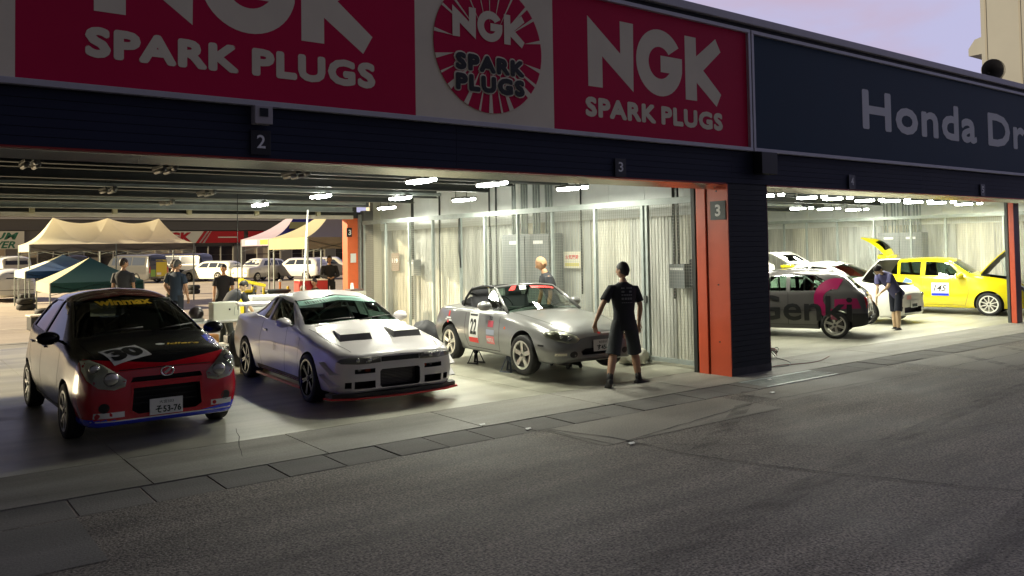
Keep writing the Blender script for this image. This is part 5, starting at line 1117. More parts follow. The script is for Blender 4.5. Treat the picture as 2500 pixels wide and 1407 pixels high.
gk.build([P_GEN, M_WELL, M_CABIN, P_MAG, M_PLASTIC], bumps=[(.70, .45, .4, .03), (3.0, .42, .42, .035)], arch=[(.70, .28, .325), (3.0, .28, .325)], cabin=(1.2, 3.25, .4), side_win=SWG, front_win=([(-.6, 1.01), (-.53, 1.26), (0, 1.34), (.53, 1.26), (.6, 1.01), (0, 1.05)], 1.0, 1.85), rear_win=([(-.55, 1.0), (-.5, 1.24), (.5, 1.24), (.55, 1.0)], 2.95, 3.7))
def gkf(p, n):
    s = gk.X(0)-p.x
    if p.z < .52 and s > 3.32: return 4
    r_ = math.hypot(s-3.02, p.z-.78)
    return 0
gk.paint([((0, 0, .52), (0, 0, 1))], gkf)
for side in (-1, 1):
    v = 'R' if side < 0 else 'L'
    for P in SWG: gk.patch('side_window', v, P, M_GLASS, -.01)
    gk.patch('tail_light', 'B', [(side*.50, .62), (side*.50, .82), (side*.66, .84), (side*.69, .62)], M_REDL, .005, th=.01); gk.mirror(1.35, .75, .97, P_GEN, side)
    gk.line(v, [(2.09, .93), (2.09, .27)]); gk.line(v, [(2.86, .9), (2.72, .6), (2.66, .27)]); gk.line(v, [(1.2, .27), (2.66, .27)]); gk.line(v, [(1.2, .9), (1.18, .27)])
    for s_ in (.70, 3.0): gk.wheel(s_, side, .28, .28, .20, .18, .83, 'six', M_RIMS)
CS = [(3.02+.42*math.cos(R(a)), .80+.42*math.sin(R(a))) for a in range(70, 275, 12)]+[(3.0+.22*math.cos(R(a)), .80+.2*math.sin(R(a))) for a in range(268, 60, -16)]
gk.patch('magenta_swoosh', 'L', CS, P_MAG, .005); gk.patch('magenta_swoosh', 'L', [(3.0, .60), (3.0, .80), (3.42, .82), (3.50, .62)], P_MAG, .0045)
gk.text('lettering', 'L', 'Genki', 2.36, .61, 1.95, .52, M_BLACK, .010, .015); gk.line('L', [(1.0, .565), (3.3, .565)], .006)
gk.patch('windscreen', 'F', [(-.6, 1.01), (-.53, 1.26), (0, 1.34), (.53, 1.26), (.6, 1.01), (0, 1.05)], M_GLASS, -.01); gk.patch('rear_window', 'B', [(-.55, 1.0), (-.5, 1.24), (.5, 1.24), (.55, 1.0)], M_GLASSD, -.01)
cage(gk, 1.7, 2.4, .64, .45, 1.26, M_WHITE, .55); gk.seat(2.0, -.33, .4, M_SEATR, .68); gk.seat(2.0, .33, .4, M_SEAT, .68); gk.plate('B', 0, .60, num='-', off=.02)
MB().tube([gk.cast('B', -.68, .40, .02), gk.cast('B', 0, .40, .03), gk.cast('B', .68, .40, .02)], .03).obj('bumper_rib', M_PLASTIC, gk.root, 180)

# ---------------- parked vehicles across the paddock
GL_FAR = mat('far_window_dark', (.035, .042, .06), .12)
def far_car(name, kind, loc, rz, col, lab, scale=1., group=None, cat='car', wcol=M_RIMS):
    pm = paintm('far_paint_'+name+str(len(MATS)), col, .3)
    if kind == 'wagon':
        rows = [(0, .24, .55, .42, .68, .62, .62, .66, .5, .69, .06), (.15, .18, .74, .42, .80, .68, .75, .74, .62, .77, .07), (1.1, .18, .78, .5, .85, .86, .80, .92, .68, .97, .07), (1.5, .18, .78, .5, .85, .9, .8, 1.15, .64, 1.22, .05), (1.95, .18, .78, .5, .85, .92, .8, 1.33, .57, 1.42, .05), (3.9, .18, .78, .5, .85, .93, .8, 1.32, .56, 1.41, .05), (4.25, .2, .77, .52, .84, .94, .78, 1.2, .57, 1.27, .06), (4.4, .24, .74, .55, .8, .93, .75, 1.0, .6, 1.02, .06), (4.45, .3, .66, .55, .74, .85, .68, .88, .55, .9, .06)]
        ax, wb, hw, roof = .88, 2.6, .93, 1.3
    elif kind == 'suv':
        rows = [(0, .34, .6, .55, .72, .85, .66, .92, .55, .95, .06), (.15, .3, .78, .55, .85, .92, .8, 1.0, .66, 1.03, .07), (1.1, .28, .82, .6, .9, 1.05, .84, 1.1, .72, 1.14, .07), (1.45, .28, .82, .6, .9, 1.08, .84, 1.35, .68, 1.42, .05), (1.85, .28, .82, .6, .9, 1.1, .84, 1.56, .62, 1.66, .05), (3.9, .28, .82, .6, .9, 1.12, .83, 1.53, .61, 1.63, .05), (4.3, .32, .8, .62, .88, 1.12, .8, 1.35, .62, 1.42, .06), (4.45, .36, .76, .65, .84, 1.08, .77, 1.15, .62, 1.18, .06), (4.5, .4, .68, .65, .78, 1.0, .7, 1.04, .58, 1.06, .06)]
        ax, wb, hw, roof = .9, 2.65, 1.12, 1.52
    else:
        rows = [(0, .3, .6, .5, .74, .9, .7, 1.0, .6, 1.03, .06), (.12, .24, .76, .5, .84, 1.0, .8, 1.12, .68, 1.16, .07), (.35, .22, .8, .6, .86, 1.08, .82, 1.4, .72, 1.46, .06), (.75, .22, .8, .6, .86, 1.1, .82, 1.78, .68, 1.88, .06), (1.2, .22, .8, .6, .86, 1.1, .82, 1.86, .68, 1.97, .06), (4.4, .22, .8, .6, .86, 1.1, .82, 1.84, .68, 1.95, .06), (4.62, .26, .78, .62, .84, 1.1, .8, 1.7, .67, 1.78, .06), (4.69, .32, .72, .62, .8, 1.05, .75, 1.4, .62, 1.45, .06)]
        ax, wb, hw, roof = .95, 2.57, 1.14, 1.78
    c = Car(name, rows, ax, wb, loc, rz, lab, cat, group); c.root.scale = (scale,)*3
    c.build([pm, M_WELL], bumps=(), step=.16, arch=[(ax, .31, .36), (ax+wb, .31, .36)])
    L = rows[-1][0]
    for side in (1, -1):
        v = 'R' if side < 0 else 'L'
        if kind == 'van': wins = [[(.75, 1.2), (.85, 1.7), (1.4, 1.74), (1.4, 1.2)], [(1.5, 1.2), (1.5, 1.74), (2.9, 1.74), (2.9, 1.2)], [(3.0, 1.2), (3.0, 1.74), (4.3, 1.7), (4.3, 1.2)]]
        else: wins = [[(1.62, hw+.02), (1.98, roof-.06), (2.5, roof-.03), (2.5, hw+.02)], [(2.6, hw+.02), (2.6, roof-.03), (3.3, roof-.04), (3.3, hw+.02)], [(3.38, hw+.02), (3.38, roof-.05), (3.85, roof-.08), (4.0, hw+.04)]]
        for P in wins: c.patch('side_window', v, P, GL_FAR, .004, .3)
        c.patch('tail_light', 'B', [(side*.62, .68), (side*.62, hw-.02), (side*.73, hw-.02), (side*.74, .68)], M_REDL, .004, .3); c.patch('headlight', 'F', [(side*.45, .58), (side*.45, .68), (side*.7, .70), (side*.68, .58)], M_LAMPIN, .004, .3)
        for s_ in (ax, ax+wb): c.wheel(s_, side, .31, .31, .2, .2, .87 if kind != 'suv' else .92, 'five', wcol)
    c.patch('rear_window', 'B', [(-.58, hw+.05), (-.52, roof-.08), (.52, roof-.08), (.58, hw+.05)], GL_FAR, .004, .3)
    c.patch('windscreen', 'F', [(-.68, hw+.06), (-.55, roof-.02), (.55, roof-.02), (.68, hw+.06)], GL_FAR, .004, .3)
    c.plate('B', 0, .62, off=.03); c.line('B', [(-.7, .5), (.7, .5)], .02)
    return c
gp = 'cars parked across the paddock'
far_car('parked_wagon', 'wagon', (18.5, 58.6), R(118), (.72, .72, .62), 'white estate car parked in the middle of the paddock, seen from behind', group=gp)
far_car('parked_suv', 'suv', (20.9, 56.0), R(-150), (.72, .71, .60), 'cream white off-roader with dark windows under the purple tent', group=gp, scale=.93)
far_car('parked_suv', 'suv', (23.3, 55.2), R(120), (.60, .59, .58), 'silver white off-roader parked behind the white tent, tail towards the garage', group=gp, scale=.93)
far_car('parked_suv', 'suv', (25.6, 54.8), R(-30), (.66, .65, .60), 'white off-roader parked furthest right beside the red cabinet', group=gp, scale=.93)
far_car('parked_van', 'van', (17.4, 62.8), R(128), (.012, .013, .02), 'black van parked behind the white estate car', group=gp, cat='van')
yv = far_car('parked_van', 'van', (14.1, 61.0), R(112), (.05, .05, .05), 'dark van with yellow painted rear parked behind the big cream tent', group=gp, cat='van')
yv.patch('rear_livery', 'B', [(-.62, .45), (-.62, 1.55), (.2, 1.55), (.2, .45)], mat('livery_yellow', (.62, .48, .02), .5), .01, .3); yv.patch('rear_livery', 'B', [(.25, .45), (.25, .9), (.6, .9), (.6, .45)], mat('livery_green', (.2, .38, .05), .5), .01, .3)
far_car('parked_van', 'van', (10.9, 66.5), R(95), (.02, .02, .03), 'dark van parked against the far building behind the blue tent', group=gp, cat='van')
far_car('parked_wagon', 'wagon', (4.55, 43.5), R(95), (.66, .67, .62), 'white car parked at the left edge beyond the tyres', group=gp)
far_car('parked_van', 'van', (5.9, 55.0), R(95), (.40, .40, .38), 'silver van parked behind the white car at the left edge', group=gp, cat='van')

# ================================================================ paddock beyond the back opening
pb = empty('paddock_building', (0, 68, 0), 0, 'long low grey building with lit shopfronts across the paddock', 'building')
BW = mat('paddock_wall', (.17, .165, .16), .8, var=.06, scale=.3); BD = mat('paddock_roof_dark', (.035, .036, .045), .7); BL = mat('lit_shop_panel', (.50, .43, .33), .6, var=.1, scale=.5); BDK = mat('dark_shop_glass', (.03, .022, .022), .15)
BWM = mat('window_mullion', (.55, .52, .45), .5)
def pbx(name, a, c, m, par=pb): return MB().box(a, c).obj(name, m, par)
pbx('wall', (-10, .3, 0), (60, 6, 3.75), BW); pbx('fascia', (-10, 0, 3.76), (60, 6, 4.55), mat('paddock_fascia', (.10, .098, .095), .8)); pbx('eaves_trim', (-10, -.1, 4.56), (60, 6, 4.68), mat('eaves_trim', (.5, .5, .5), .5)); pbx('roof', (-10, .5, 4.69), (60, 8, 5.4), BD)
x = 4.2; k = 0
random.seed(3)
while x < 36:
    lit = random.random() < .55
    for j, w_ in enumerate((1.0, 1.0, 1.0)):
        for (z0, z1) in ((.15, 1.75), (1.83, 2.45)):
            r = MB().box((x+.04, .22, z0), (x+w_-.04, .28, z1)); o = r.obj('window', BL if (random.random() < (.85 if lit else .25)) else BDK, pb)
        MB().box((x-.04, .12, 0), (x+.04, .29, 2.5)).obj('window_frame', BWM, pb); x += w_
    MB().box((x-.04, .12, 0), (x+.04, .29, 2.5)).obj('window_frame', BWM, pb)
    pbx('pilaster', (x+.05, .05, 0), (x+.95, .29, 2.6), BW); x += 1.0
def board(x0, x1, z0, z1, m, lab):
    s = empty('shop_sign', (x0, 67.9, 0), 0, lab, 'sign'); MB().box((0, 0, z0), (x1-x0, .1, z1)).obj('board', m, s); return s
W2 = mat('sign_white_lit', (.66, .66, .56), .5); GRN = mat('sign_green', (.02, .16, .09), .5); RD2 = mat('sign_red_far', (.42, .01, .015), .5)
s = board(3.9, 8.35, 2.45, 3.70, W2, 'white shop sign with green slanted letters at the far left'); wall_text('lettering', 'IRIDIUM', .5, 3.1, 3.6, .5, -.01, GRN, s, .03, shear=.3); wall_text('lettering', 'POWER', 1.2, 2.5, 2.7, .5, -.01, GRN, s, .03, shear=.3)
s = board(16.3, 24.0, 2.75, 3.68, W2, 'white and red shop sign between the two tents'); wall_text('lettering', 'NGK', .9, 2.85, 2.6, .75, -.01, RD2, s, .05, shear=.1)
for xa, w2 in ((4.1, .25), (4.5, .12)): MB().poly([(xa-.25, -.02, 2.75), (xa+w2-.25, -.02, 2.75), (xa+w2+.4, -.02, 3.68), (xa+.4, -.02, 3.68)], th=.01, n=(0, -1, 0)).obj('slanted_stripe', RD2, s)
MB().poly([(4.55, -.02, 2.75), (7.7, -.02, 2.75), (7.7, -.02, 3.68), (5.1, -.02, 3.68)], th=.01, n=(0, -1, 0)).obj('red_field', RD2, s); MB().box((5.6, -.045, 3.15), (7.2, -.03, 3.24)).obj('small_lettering', W2, s)
s = board(24.4, 33, 2.75, 3.68, RD2, 'dark red shop sign with white slanted letters behind the purple tent'); wall_text('lettering', 'MOTUL', 1.0, 2.83, 4.2, .72, -.01, W2, s, .04, shear=.3)
sheet('drain_strip', -10, 21.6, 24, 21.9, -.004, CONC); sheet('apron_back', -6, 20.62, 11, 21.5, -.005, CONC)
for y_ in (26, 31, 44): sheet('painted_line', -10, y_, 40, y_+.12, -.006, mat('worn_line', (.5, .46, .38), .8, var=.3, scale=3))

# tents
def tent(name, x0, y0, wx, wy, ze, zp, m_front, m_side, lab, peaks=1, val=.28, legs=True, m_val=None, sag=.22, legz=0., leg_m=None):
    t = empty(name, (x0, y0, 0), 0, lab, 'tent')
    px = [wx*(i+.5)/peaks for i in range(peaks)]; yc = wy/2
    n_ = 8
    def sagline(a, b, k): return [a.lerp(b, i/n_)-Vector((0, 0, k*math.sin(math.pi*i/n_))) for i in range(n_+1)]
    def facet(a, b, p, m, q=None, nm='roof_panel'):
        """between eave a-b and peak(s) p..q with catenary rows"""
        b_ = MB(); q = q or p; rows = []
        for i in range(n_+1):
            t_ = i/n_; A = a.lerp(p, t_)-Vector((0, 0, sag*math.sin(math.pi*t_))); B = b.lerp(q, t_)-Vector((0, 0, sag*math.sin(math.pi*t_)))
            rows.append([b_.b.verts.new(A.lerp(B, j/n_)+Vector((0, 0, -.05*math.sin(math.pi*j/n_)*(t_)*(1 if q != p else 0)))) for j in range(n_+1)] )
        for u, v_ in zip(rows, rows[1:]):
            for j in range(n_): 
                try: b_.b.faces.new((u[j], u[j+1], v_[j+1], v_[j]))
                except ValueError: pass
        bmesh.ops.remove_doubles(b_.b, verts=b_.b.verts, dist=1e-4)
        return b_.obj(nm, m, t, 60)
    E = [Vector((0, 0, ze)), Vector((wx, 0, ze)), Vector((wx, wy, ze)), Vector((0, wy, ze))]; P = [Vector((p, yc, zp)) for p in px]
    if peaks == 1:
        facet(E[0], E[1], P[0], m_front); facet(E[1], E[2], P[0], m_side); facet(E[2], E[3], P[0], m_front); facet(E[3], E[0], P[0], m_side)
    else:
        facet(E[3], E[0], P[0], m_side); facet(E[1], E[2], P[-1], m_side)
        for (ea, eb, rev) in ((E[0], E[1], 0), (E[3], E[2], 1)):
            xs = [0]+[wx*i/peaks for i in range(1, peaks)]+[wx]
            for i in range(peaks):
                a = Vector((xs[i], ea.y, ze)); c_ = Vector((xs[i+1], ea.y, ze))
                facet(a, c_, P[i], m_front)
                if i < peaks-1: 
                    mid = Vector((xs[i+1], yc, zp-.22)); facet(c_, c_, P[i], m_front, mid); facet(c_, c_, mid, m_front, P[i+1])
    vm = m_val or m_front
    for a, c_ in ((E[0], E[1]), (E[1], E[2]), (E[2], E[3]), (E[3], E[0])):
        d = (c_-a).normalized(); n2 = Vector((d.y, -d.x, 0))
        MB().poly([a, c_, c_-Vector((0, 0, val)), a-Vector((0, 0, val))], th=.01, n=n2).obj('valance', vm if abs(d.x) > .5 else m_side, t)
    lm = leg_m or M_GALV
    for e_ in E+([Vector((wx/2, 0, ze)), Vector((wx/2, wy, ze))] if peaks > 1 else []):
        MB().box((e_.x-.022, e_.y-.022, legz), (e_.x+.022, e_.y+.022, ze)).obj('leg', lm, t)
    for i in (0, 2):
        a, c_ = E[i], E[i+1]; b = MB()
        m0 = 2 if peaks == 1 else 4
        for k in range(m0):
            p = a.lerp(c_, k/m0); q = a.lerp(c_, (k+1)/m0); b.bar(p-Vector((0, 0, .08)), q-Vector((0, 0, .42)), .02); b.bar(p-Vector((0, 0, .42)), q-Vector((0, 0, .08)), .02)
        b.obj('truss', lm, t)
    return t
def cloth(name, col, tr=.35, var=.06):
    m = mat(name, col, .8, var=var, scale=1.5); n = m.node_tree.nodes; l = m.node_tree.links; p = n['Principled BSDF']; o = n['Material Output']
    td = n.new('ShaderNodeBsdfTranslucent'); td.inputs[0].default_value = (*col, 1); mix = n.new('ShaderNodeMixShader'); mix.inputs[0].default_value = tr; l.new(p.outputs[0], mix.inputs[1]); l.new(td.outputs[0], mix.inputs[2]); l.new(mix.outputs[0], o.inputs[0]); return m
CR = cloth('canvas_cream', (.86, .81, .64), .6); GRC = cloth('canvas_green', (.016, .085, .08), .2); BLC = cloth('canvas_blue', (.03, .09, .24), .3); WHC = cloth('canvas_white', (.74, .78, .70), .4); PUC = cloth('canvas_purple', (.04, .035, .26), .2); YLC = cloth('canvas_floodlit_yellow', (.85, .80, .52), .5); LIC = cloth('canvas_lilac', (.62, .52, .62), .4); GYC = cloth('canvas_shaded_grey', (.27, .25, .27), .3)
tent('large_tent', 4.6, 36.0, 6.0, 3.0, 2.38, 3.45, CR, CR, 'large cream canopy tent with three peaks standing in the paddock', peaks=3, m_val=cloth('canvas_valance', (.25, .22, .19), .2))
tent('low_tent', 4.65, 31.7, 2.95, 2.95, 1.02, 1.86, GRC, YLC, 'half-lowered green canopy with floodlit yellow sides, in front of the blue one', val=.34, sag=.03)  # yellow of the side panels is floodlight put into the cloth colour
tent('low_tent', 4.35, 35.1, 2.9, 2.9, 1.38, 1.98, BLC, WHC, 'half-lowered blue and white canopy under the edge of the cream tent', val=.26, sag=.04)
tt_ = tent('paddock_tent', 10.0, 23.0, 3.2, 3.0, 2.36, 3.45, GYC, YLC, 'white canopy tent with floodlit yellow sides and shaded grey front, nearest the far orange column', sag=.16, val=.34, m_val=cloth('canvas_taupe', (.22, .18, .13), .2))  # white canvas: floodlight painted as yellow sides, shade as the grey front
t2 = tent('paddock_tent', 10.28, 26.3, 3.0, 3.0, 2.40, 3.45, PUC, LIC, 'purple and lilac canopy tent behind the floodlit white one', sag=.16, val=.24)
MB().box((-.012, .3, 2.2), (-.004, 1.2, 2.36)).obj('valance_logo', MATS['sticker_yellow'], t2); MB().box((-.012, 1.5, 2.2), (-.004, 2.6, 2.36)).obj('valance_logo', M_WHITE, t2)
lg = MB(); lg.poly([(.75, .55, 2.72), (1.5, .55, 2.72), (1.5, .95, 2.95), (.95, .95, 2.95)], th=.01, n=(0, -.5, .8)); lg.obj('roof_logo', mat('logo_olive', (.5, .42, .03), .6), t2)

# tyres, barrels and small paddock things
def flat_tyre(x, y, z, lab, n=1, group=None, tilt=0, m=M_TYRE):
    t = MB(); t.lathe([(.19, .0), (.23, .0), (.29, .02), (.31, .05), (.31, .16), (.29, .19), (.23, .21), (.19, .21)], 'z', 24)
    o = t.obj('tyre', m, None, 40, loc=(x, y, z)); o.rotation_euler = (R(tilt), 0, 0); meta(o, lab, 'tyre', group); return o
for (x, y, lab) in ((4.9, 39.2, 'tyre lying flat on the ground left of the blue canopy'), (4.35, 34.9, 'tyre lying by the left leg of the cream tent'), (3.95, 27.5, 'tyre lying left of the green canopy'), (12.2, 41.5, 'tyre lying on the paddock behind the man in navy')):
    for k in range(2): flat_tyre(x, y, .21*k, ('upper ' if k else 'lower ')+lab.replace('tyre', 'tyre of the flat pair', 1))
ct = empty('storage_crate', (3.6, 25.2, 0), R(5), 'open black crate with pale rim standing beside the green canopy leg', 'crate')
MB().box((-.4, -.25, 0), (.4, .25, .36), .02).obj('box', M_BLACK, ct); MB().box((-.43, -.28, .36), (.43, .28, .40), .01).obj('rim', M_CREAM, ct)
rb = empty('red_cabinet', (9.55, 22.6, 0), R(-8), 'red cabinet standing behind the far orange column', 'cabinet')
MB().box((-.05, -.3, 0), (.75, .3, 1.12), .01).obj('case', mat('cabinet_red', (.50, .015, .012), .4), rb); MB().box((-.055, -.305, 1.12), (.755, .305, 1.15), .005).obj('top', M_CREAM, rb); MB().box((-.065, -.26, .1), (-.052, .26, 1.05)).obj('door', mat('cabinet_pink', (.62, .10, .08), .4), rb)
def cone_pole(x, y, h_, col, lab, nm='marker_post'):
    p = empty(nm, (x, y, 0), 0, lab, 'post'); MB().cyl((0, 0, 0), (0, 0, .04), .16, n=16).obj('base', M_BLACK, p, 40); MB().cyl((0, 0, .04), (0, 0, h_), .035, .03, 12).obj('pole', col, p, 40); MB().ball((0, 0, h_+.02), .05).obj('cap', M_WHITE, p, 180)
OR = mat('orange_plastic', (.75, .22, .02), .5); YP = mat('yellow_plastic', (.78, .62, .02), .5)
cone_pole(8.4, 25.8, .95, OR, 'orange marker post left of the crouching mechanic'); cone_pole(9.8, 24.6, 1.05, OR, 'orange marker post in front of the floodlit white tent')
ym = empty('engine_crane', (6.75, 19.3, 0), R(20), 'yellow engine crane behind the white panels', 'crane')
MB().bar((0, 0, 0), (0, 0, 1.35), .09).obj('mast', YP, ym); MB().bar((0, 0, 1.3), (.7, 0, 1.15), .07).obj('boom', YP, ym); MB().bar((-.1, -.3, .06), (.9, -.35, .06), .07).obj('leg', YP, ym); MB().bar((-.1, .3, .06), (.9, .35, .06), .07).obj('leg', YP, ym); MB().bar((-.1, -.3, .06), (-.1, .3, .06), .07).obj('crossbar', YP, ym)
MB().cyl((.1, 0, .3), (.4, 0, 1.1), .03).obj('ram', M_DKSTEEL, ym)
M_BIN = mat('bin_dark_green', (.012, .03, .028), .5)
for i, (x, y, lab) in enumerate(((9.15, 23.3, 'dark green bin with yellow handles left of the floodlit white tent leg'), (8.35, 23.9, 'dark bin with a yellow lid behind the engine crane'))):
    t = empty('wheelie_bin', (x, y, 0), R(10*i), lab, 'bin'); MB().box((-.32, -.25, .05), (.32, .25, .80), .03).obj('body', M_BIN, t, 40); MB().box((-.35, -.28, .80), (.35, .28, .87), .02).obj('lid', YP if i else M_BIN, t, 40)
    for s_ in (-1, 1): MB().box((s_*.36-.03, -.06, .35), (s_*.36+.03, .0, .95), .01).obj('handle', YP, t); MB().cyl((s_*.25-.03, .2, .07), (s_*.25+.03, .2, .07), .07, n=14).obj('wheel', M_BLACK, t, 40)
wcx = empty('wooden_crate', (10.75, 24.3, 0), R(-6), 'pale wooden crate under the floodlit white tent', 'crate')
pk = MB().box((-.55, -.012, -.075), (.55, .012, .075)).me('plank'); pk.materials.append(mat('crate_wood', (.46, .35, .22), .7, var=.15, scale=3))
for k in range(4):
    for s_ in (-1, 1): inst('plank', pk, wcx, (0, s_*.35, .1+k*.165)); inst('plank', pk, wcx, (s_*.55, 0, .1+k*.165), (0, 0, R(90)), (.66, 1, 1))
MB().box((-.54, -.34, .02), (.54, .34, .60)).obj('load', mat('crate_load', (.5, .42, .30), .8, var=.2, scale=2), wcx)
bk = empty('scooter', (8.9, 25.3, 0), R(20), 'small dark scooter parked between the marker post and the tent', 'scooter')
for x_ in (-.55, .55):
    t = MB(); t.lathe([(.15, -.05), (.21, -.055), (.24, 0), (.21, .055), (.15, .05)], 'y', 22, (x_, 0, .24)); t.obj('wheel', M_TYRE, bk, 40)
MB().tube([(.55, 0, .24), (.42, 0, .62), (.36, 0, .98)], .03).obj('fork', M_DKSTEEL, bk, 180); MB().tube([(.36, -.28, 1.0), (.38, 0, .98), (.36, .28, 1.0)], .018).obj('handlebar', M_BLACK, bk, 180)
MB().tube([(.40, 0, .72), (.30, 0, .34), (-.2, 0, .32), (-.55, 0, .40)], [.10, .12, .13, .08], 10).obj('body', M_BIN, bk, 180); MB().box((-.62, -.11, .62), (.0, .11, .74), .04).obj('seat', M_BLACK, bk, 40); MB().box((-.6, -.1, .38), (-.15, .1, .62), .04).obj('side_cover', mat('scooter_white', (.6, .6, .58), .3), bk, 40); MB().ball((.47, 0, .84), .07).obj('headlight', M_LAMPIN, bk, 180)
# white stacked panels on trestles
wp = empty('panel_trestle', (6.35, 17.55, 0), R(-12), 'pair of trestles that carry the long white panels', 'trestle')
for x_ in (.2, 1.45):
    for s_ in (1, -1): MB().bar((x_, s_*.3, 0), (x_, s_*.08, .64), .045).obj('leg', M_STEEL, wp)
    MB().box((x_-.03, -.35, .64), (x_+.03, .35, .70)).obj('top_bar', M_STEEL, wp)
for k in range(3):
    o = MB().box((0, -.30, 0), (1.95, .30, .10), .012).obj('shelf_board', mat('panel_white', (.74, .76, .76), .35), None, 40, loc=(6.3+.02*k, 17.6-.01*k, .705+k*.112)); o.rotation_euler = (0, 0, R(-12)); meta(o, ('lowest', 'middle', 'topmost')[k]+' of three long white boards stacked behind the silver coupe', 'board')
# table with white case
tb = empty('folding_table', (5.05, 15.3, .004), R(-4), 'white folding table between the hatchback and the coupe', 'table')
MB().box((-.6, -.3, .70), (.6, .3, .73), .006).obj('table_top', M_WHITE, tb)
for sx in (-.55, .55):
    for sy in (-.25, .25): MB().box((sx-.014, sy-.014, 0), (sx+.014, sy+.014, .70)).obj('leg', M_GALV, tb)
MB().box((-.55, -.26, .28), (.55, .26, .30)).obj('lower_shelf', M_WHITE, tb)
wc = empty('white_case', (5.0, 15.12, .737), R(-4), 'cream equipment case with a dark knob on the folding table', 'case')
MB().box((-.25, -.17, 0), (.22, .17, .33), .012).obj('shell', mat('case_cream', (.66, .67, .55), .5), wc); MB().box((.02, -.185, .19), (.045, -.172, .22)).obj('knob', M_BLACK, wc); MB().box((-.275, -.176, -.003), (.255, .176, .02)).obj('base_strip', M_WHITE, wc)
MB().tube([(.12, -.174, .1), (.12, -.174, .24), (.19, -.174, .26), (.19, -.174, .1), (.12, -.174, .1)], .003).obj('outline_mark', M_GALV, wc)
hp = empty('helmet', (4.56, 15.35, .737), 0, 'dark helmet on the left end of the folding table', 'helmet'); MB().ball((0, 0, .13), .13, .14, .13, 18, 12).obj('shell', mat('helmet_dark', (.04, .03, .03), .4), hp, 180); MB().box((-.15, -.16, 0), (.1, .0, .05), .02).obj('visor_peak', M_WHITE, hp)
for i, (x, y, z, sx, sy, sz, m_, lab) in enumerate(((4.75, 15.3, .31, .16, .12, .18, mat('crate_amber', (.5, .22, .04), .5), 'amber tool tray on the lower shelf of the folding table'), (5.2, 15.3, .31, .14, .12, .14, M_BLACK, 'black tool box on the lower shelf of the folding table'), (5.42, 15.3, .31, .07, .1, .1, M_REDL, 'small red canister on the lower shelf of the folding table'))):
    o = MB().box((-sx, -sy, 0), (sx, sy, sz), .015).obj('tool_box', m_, None, 40, loc=(x, y, z)); MB().bar((-sx*.5, 0, sz+.03), (sx*.5, 0, sz+.03), .015).obj('handle', M_DKSTEEL, o); meta(o, lab, 'tool box')
wh = empty('loose_wheel', (4.95, 14.35, .004), R(62), 'loose wheel leaning beside the rear of the silver coupe', 'wheel')
t = MB(); t.lathe([(.2, -.09), (.26, -.1), (.3, -.07), (.31, 0), (.3, .07), (.26, .1), (.2, .09)], 'y', 28, (0, 0, .31)); t.obj('tyre', M_TYRE, wh, 40); b = MB(); b.lathe([(.2, -.09), (.18, 0), (.2, .09)], 'y', 28, (0, 0, .31))
for k in range(6): a = k*math.pi/3; b.bar((0, -.05, .31), (.19*math.cos(a), -.06, .31+.19*math.sin(a)), .03)
b.obj('rim', M_RIMB, wh, 40)
cb = empty('cardboard_ramp', (5.05, 13.5, .004), R(30), 'tan wooden ramp lying beside the rear wheel of the coupe', 'ramp'); b = MB(); b.poly([(-.35, -.12, 0), (.35, -.12, 0), (-.35, -.12, .22)], th=.26, n=(0, 1, 0)); b.obj('wedge', mat('ramp_wood', (.34, .24, .13), .7, var=.15), cb)
# pile of bags and clothes at the far wall
BAG = mat('bag_black', (.02, .02, .024), .6, bump=.4, bscale=12)
def lump(name, loc, r, m, lab, cat, seed=0, q=.35):
    rnd = random.Random(seed); bm = bmesh.new(); bmesh.ops.create_icosphere(bm, subdivisions=3, radius=1)
    from mathutils import noise
    for v in bm.verts:
        k = 1+q*noise.noise(v.co*1.6+Vector((seed*3.1, 0, 0)))+q*.4*noise.noise(v.co*4+Vector((seed, 2, 0))); v.co = Vector((v.co.x*r[0]*k, v.co.y*r[1]*k, max(-.6, v.co.z)*r[2]*k))
    zmin = min(v.co.z for v in bm.verts)
    for v in bm.verts: v.co.z -= zmin
    me = bpy.data.meshes.new(name); bm.to_mesh(me); bm.free(); o = link(name, me, m, None, 180); o.location = loc; return meta(o, lab, cat)
lump('kit_bag', (8.55, 14.2, .004), (.42, .32, .30), BAG, 'lumpy black kit bag behind the tail of the silver roadster', 'bag', 1)
lump('kit_bag', (8.15, 14.6, .004), (.30, .3, .24), mat('bag_grey', (.14, .14, .14), .8), 'grey soft bag beside the black kit bag', 'bag', 2)
lump('blue_bag', (7.85, 15.9, .55), (.22, .18, .2), mat('bag_blue', (.04, .06, .35), .6), 'blue bag with purple piping on top of the clothes rack', 'bag', 3)
lump('jacket', (8.05, 15.7, .42), (.38, .2, .14), mat('jacket_purple', (.45, .15, .55), .7), 'purple jacket draped under the blue bag', 'jacket', 4)
lump('jacket', (8.0, 15.2, .40), (.4, .22, .16), mat('jacket_cream', (.7, .68, .5), .7), 'cream jacket in the heap behind the coupe', 'jacket', 5)
lump('rag', (8.1, 14.75, .30), (.2, .15, .10), mat('rag_red', (.65, .06, .04), .7), 'red rag on the heap beside the black bag', 'rag', 6)
lump('rag', (8.35, 14.7, .30), (.16, .12, .12), M_WHITE, 'white rag on the heap beside the red one', 'rag', 7)
bx_ = MB().box((-.55, -.55, 0), (.55, .55, .38), .02).obj('low_chest', M_STEEL, None, 40, loc=(8.05, 15.35, .004)); MB().box((-.1, -.57, .2), (.1, -.552, .25)).obj('latch', M_GALV, bx_); meta(bx_, 'low grey chest under the heap of jackets', 'chest')
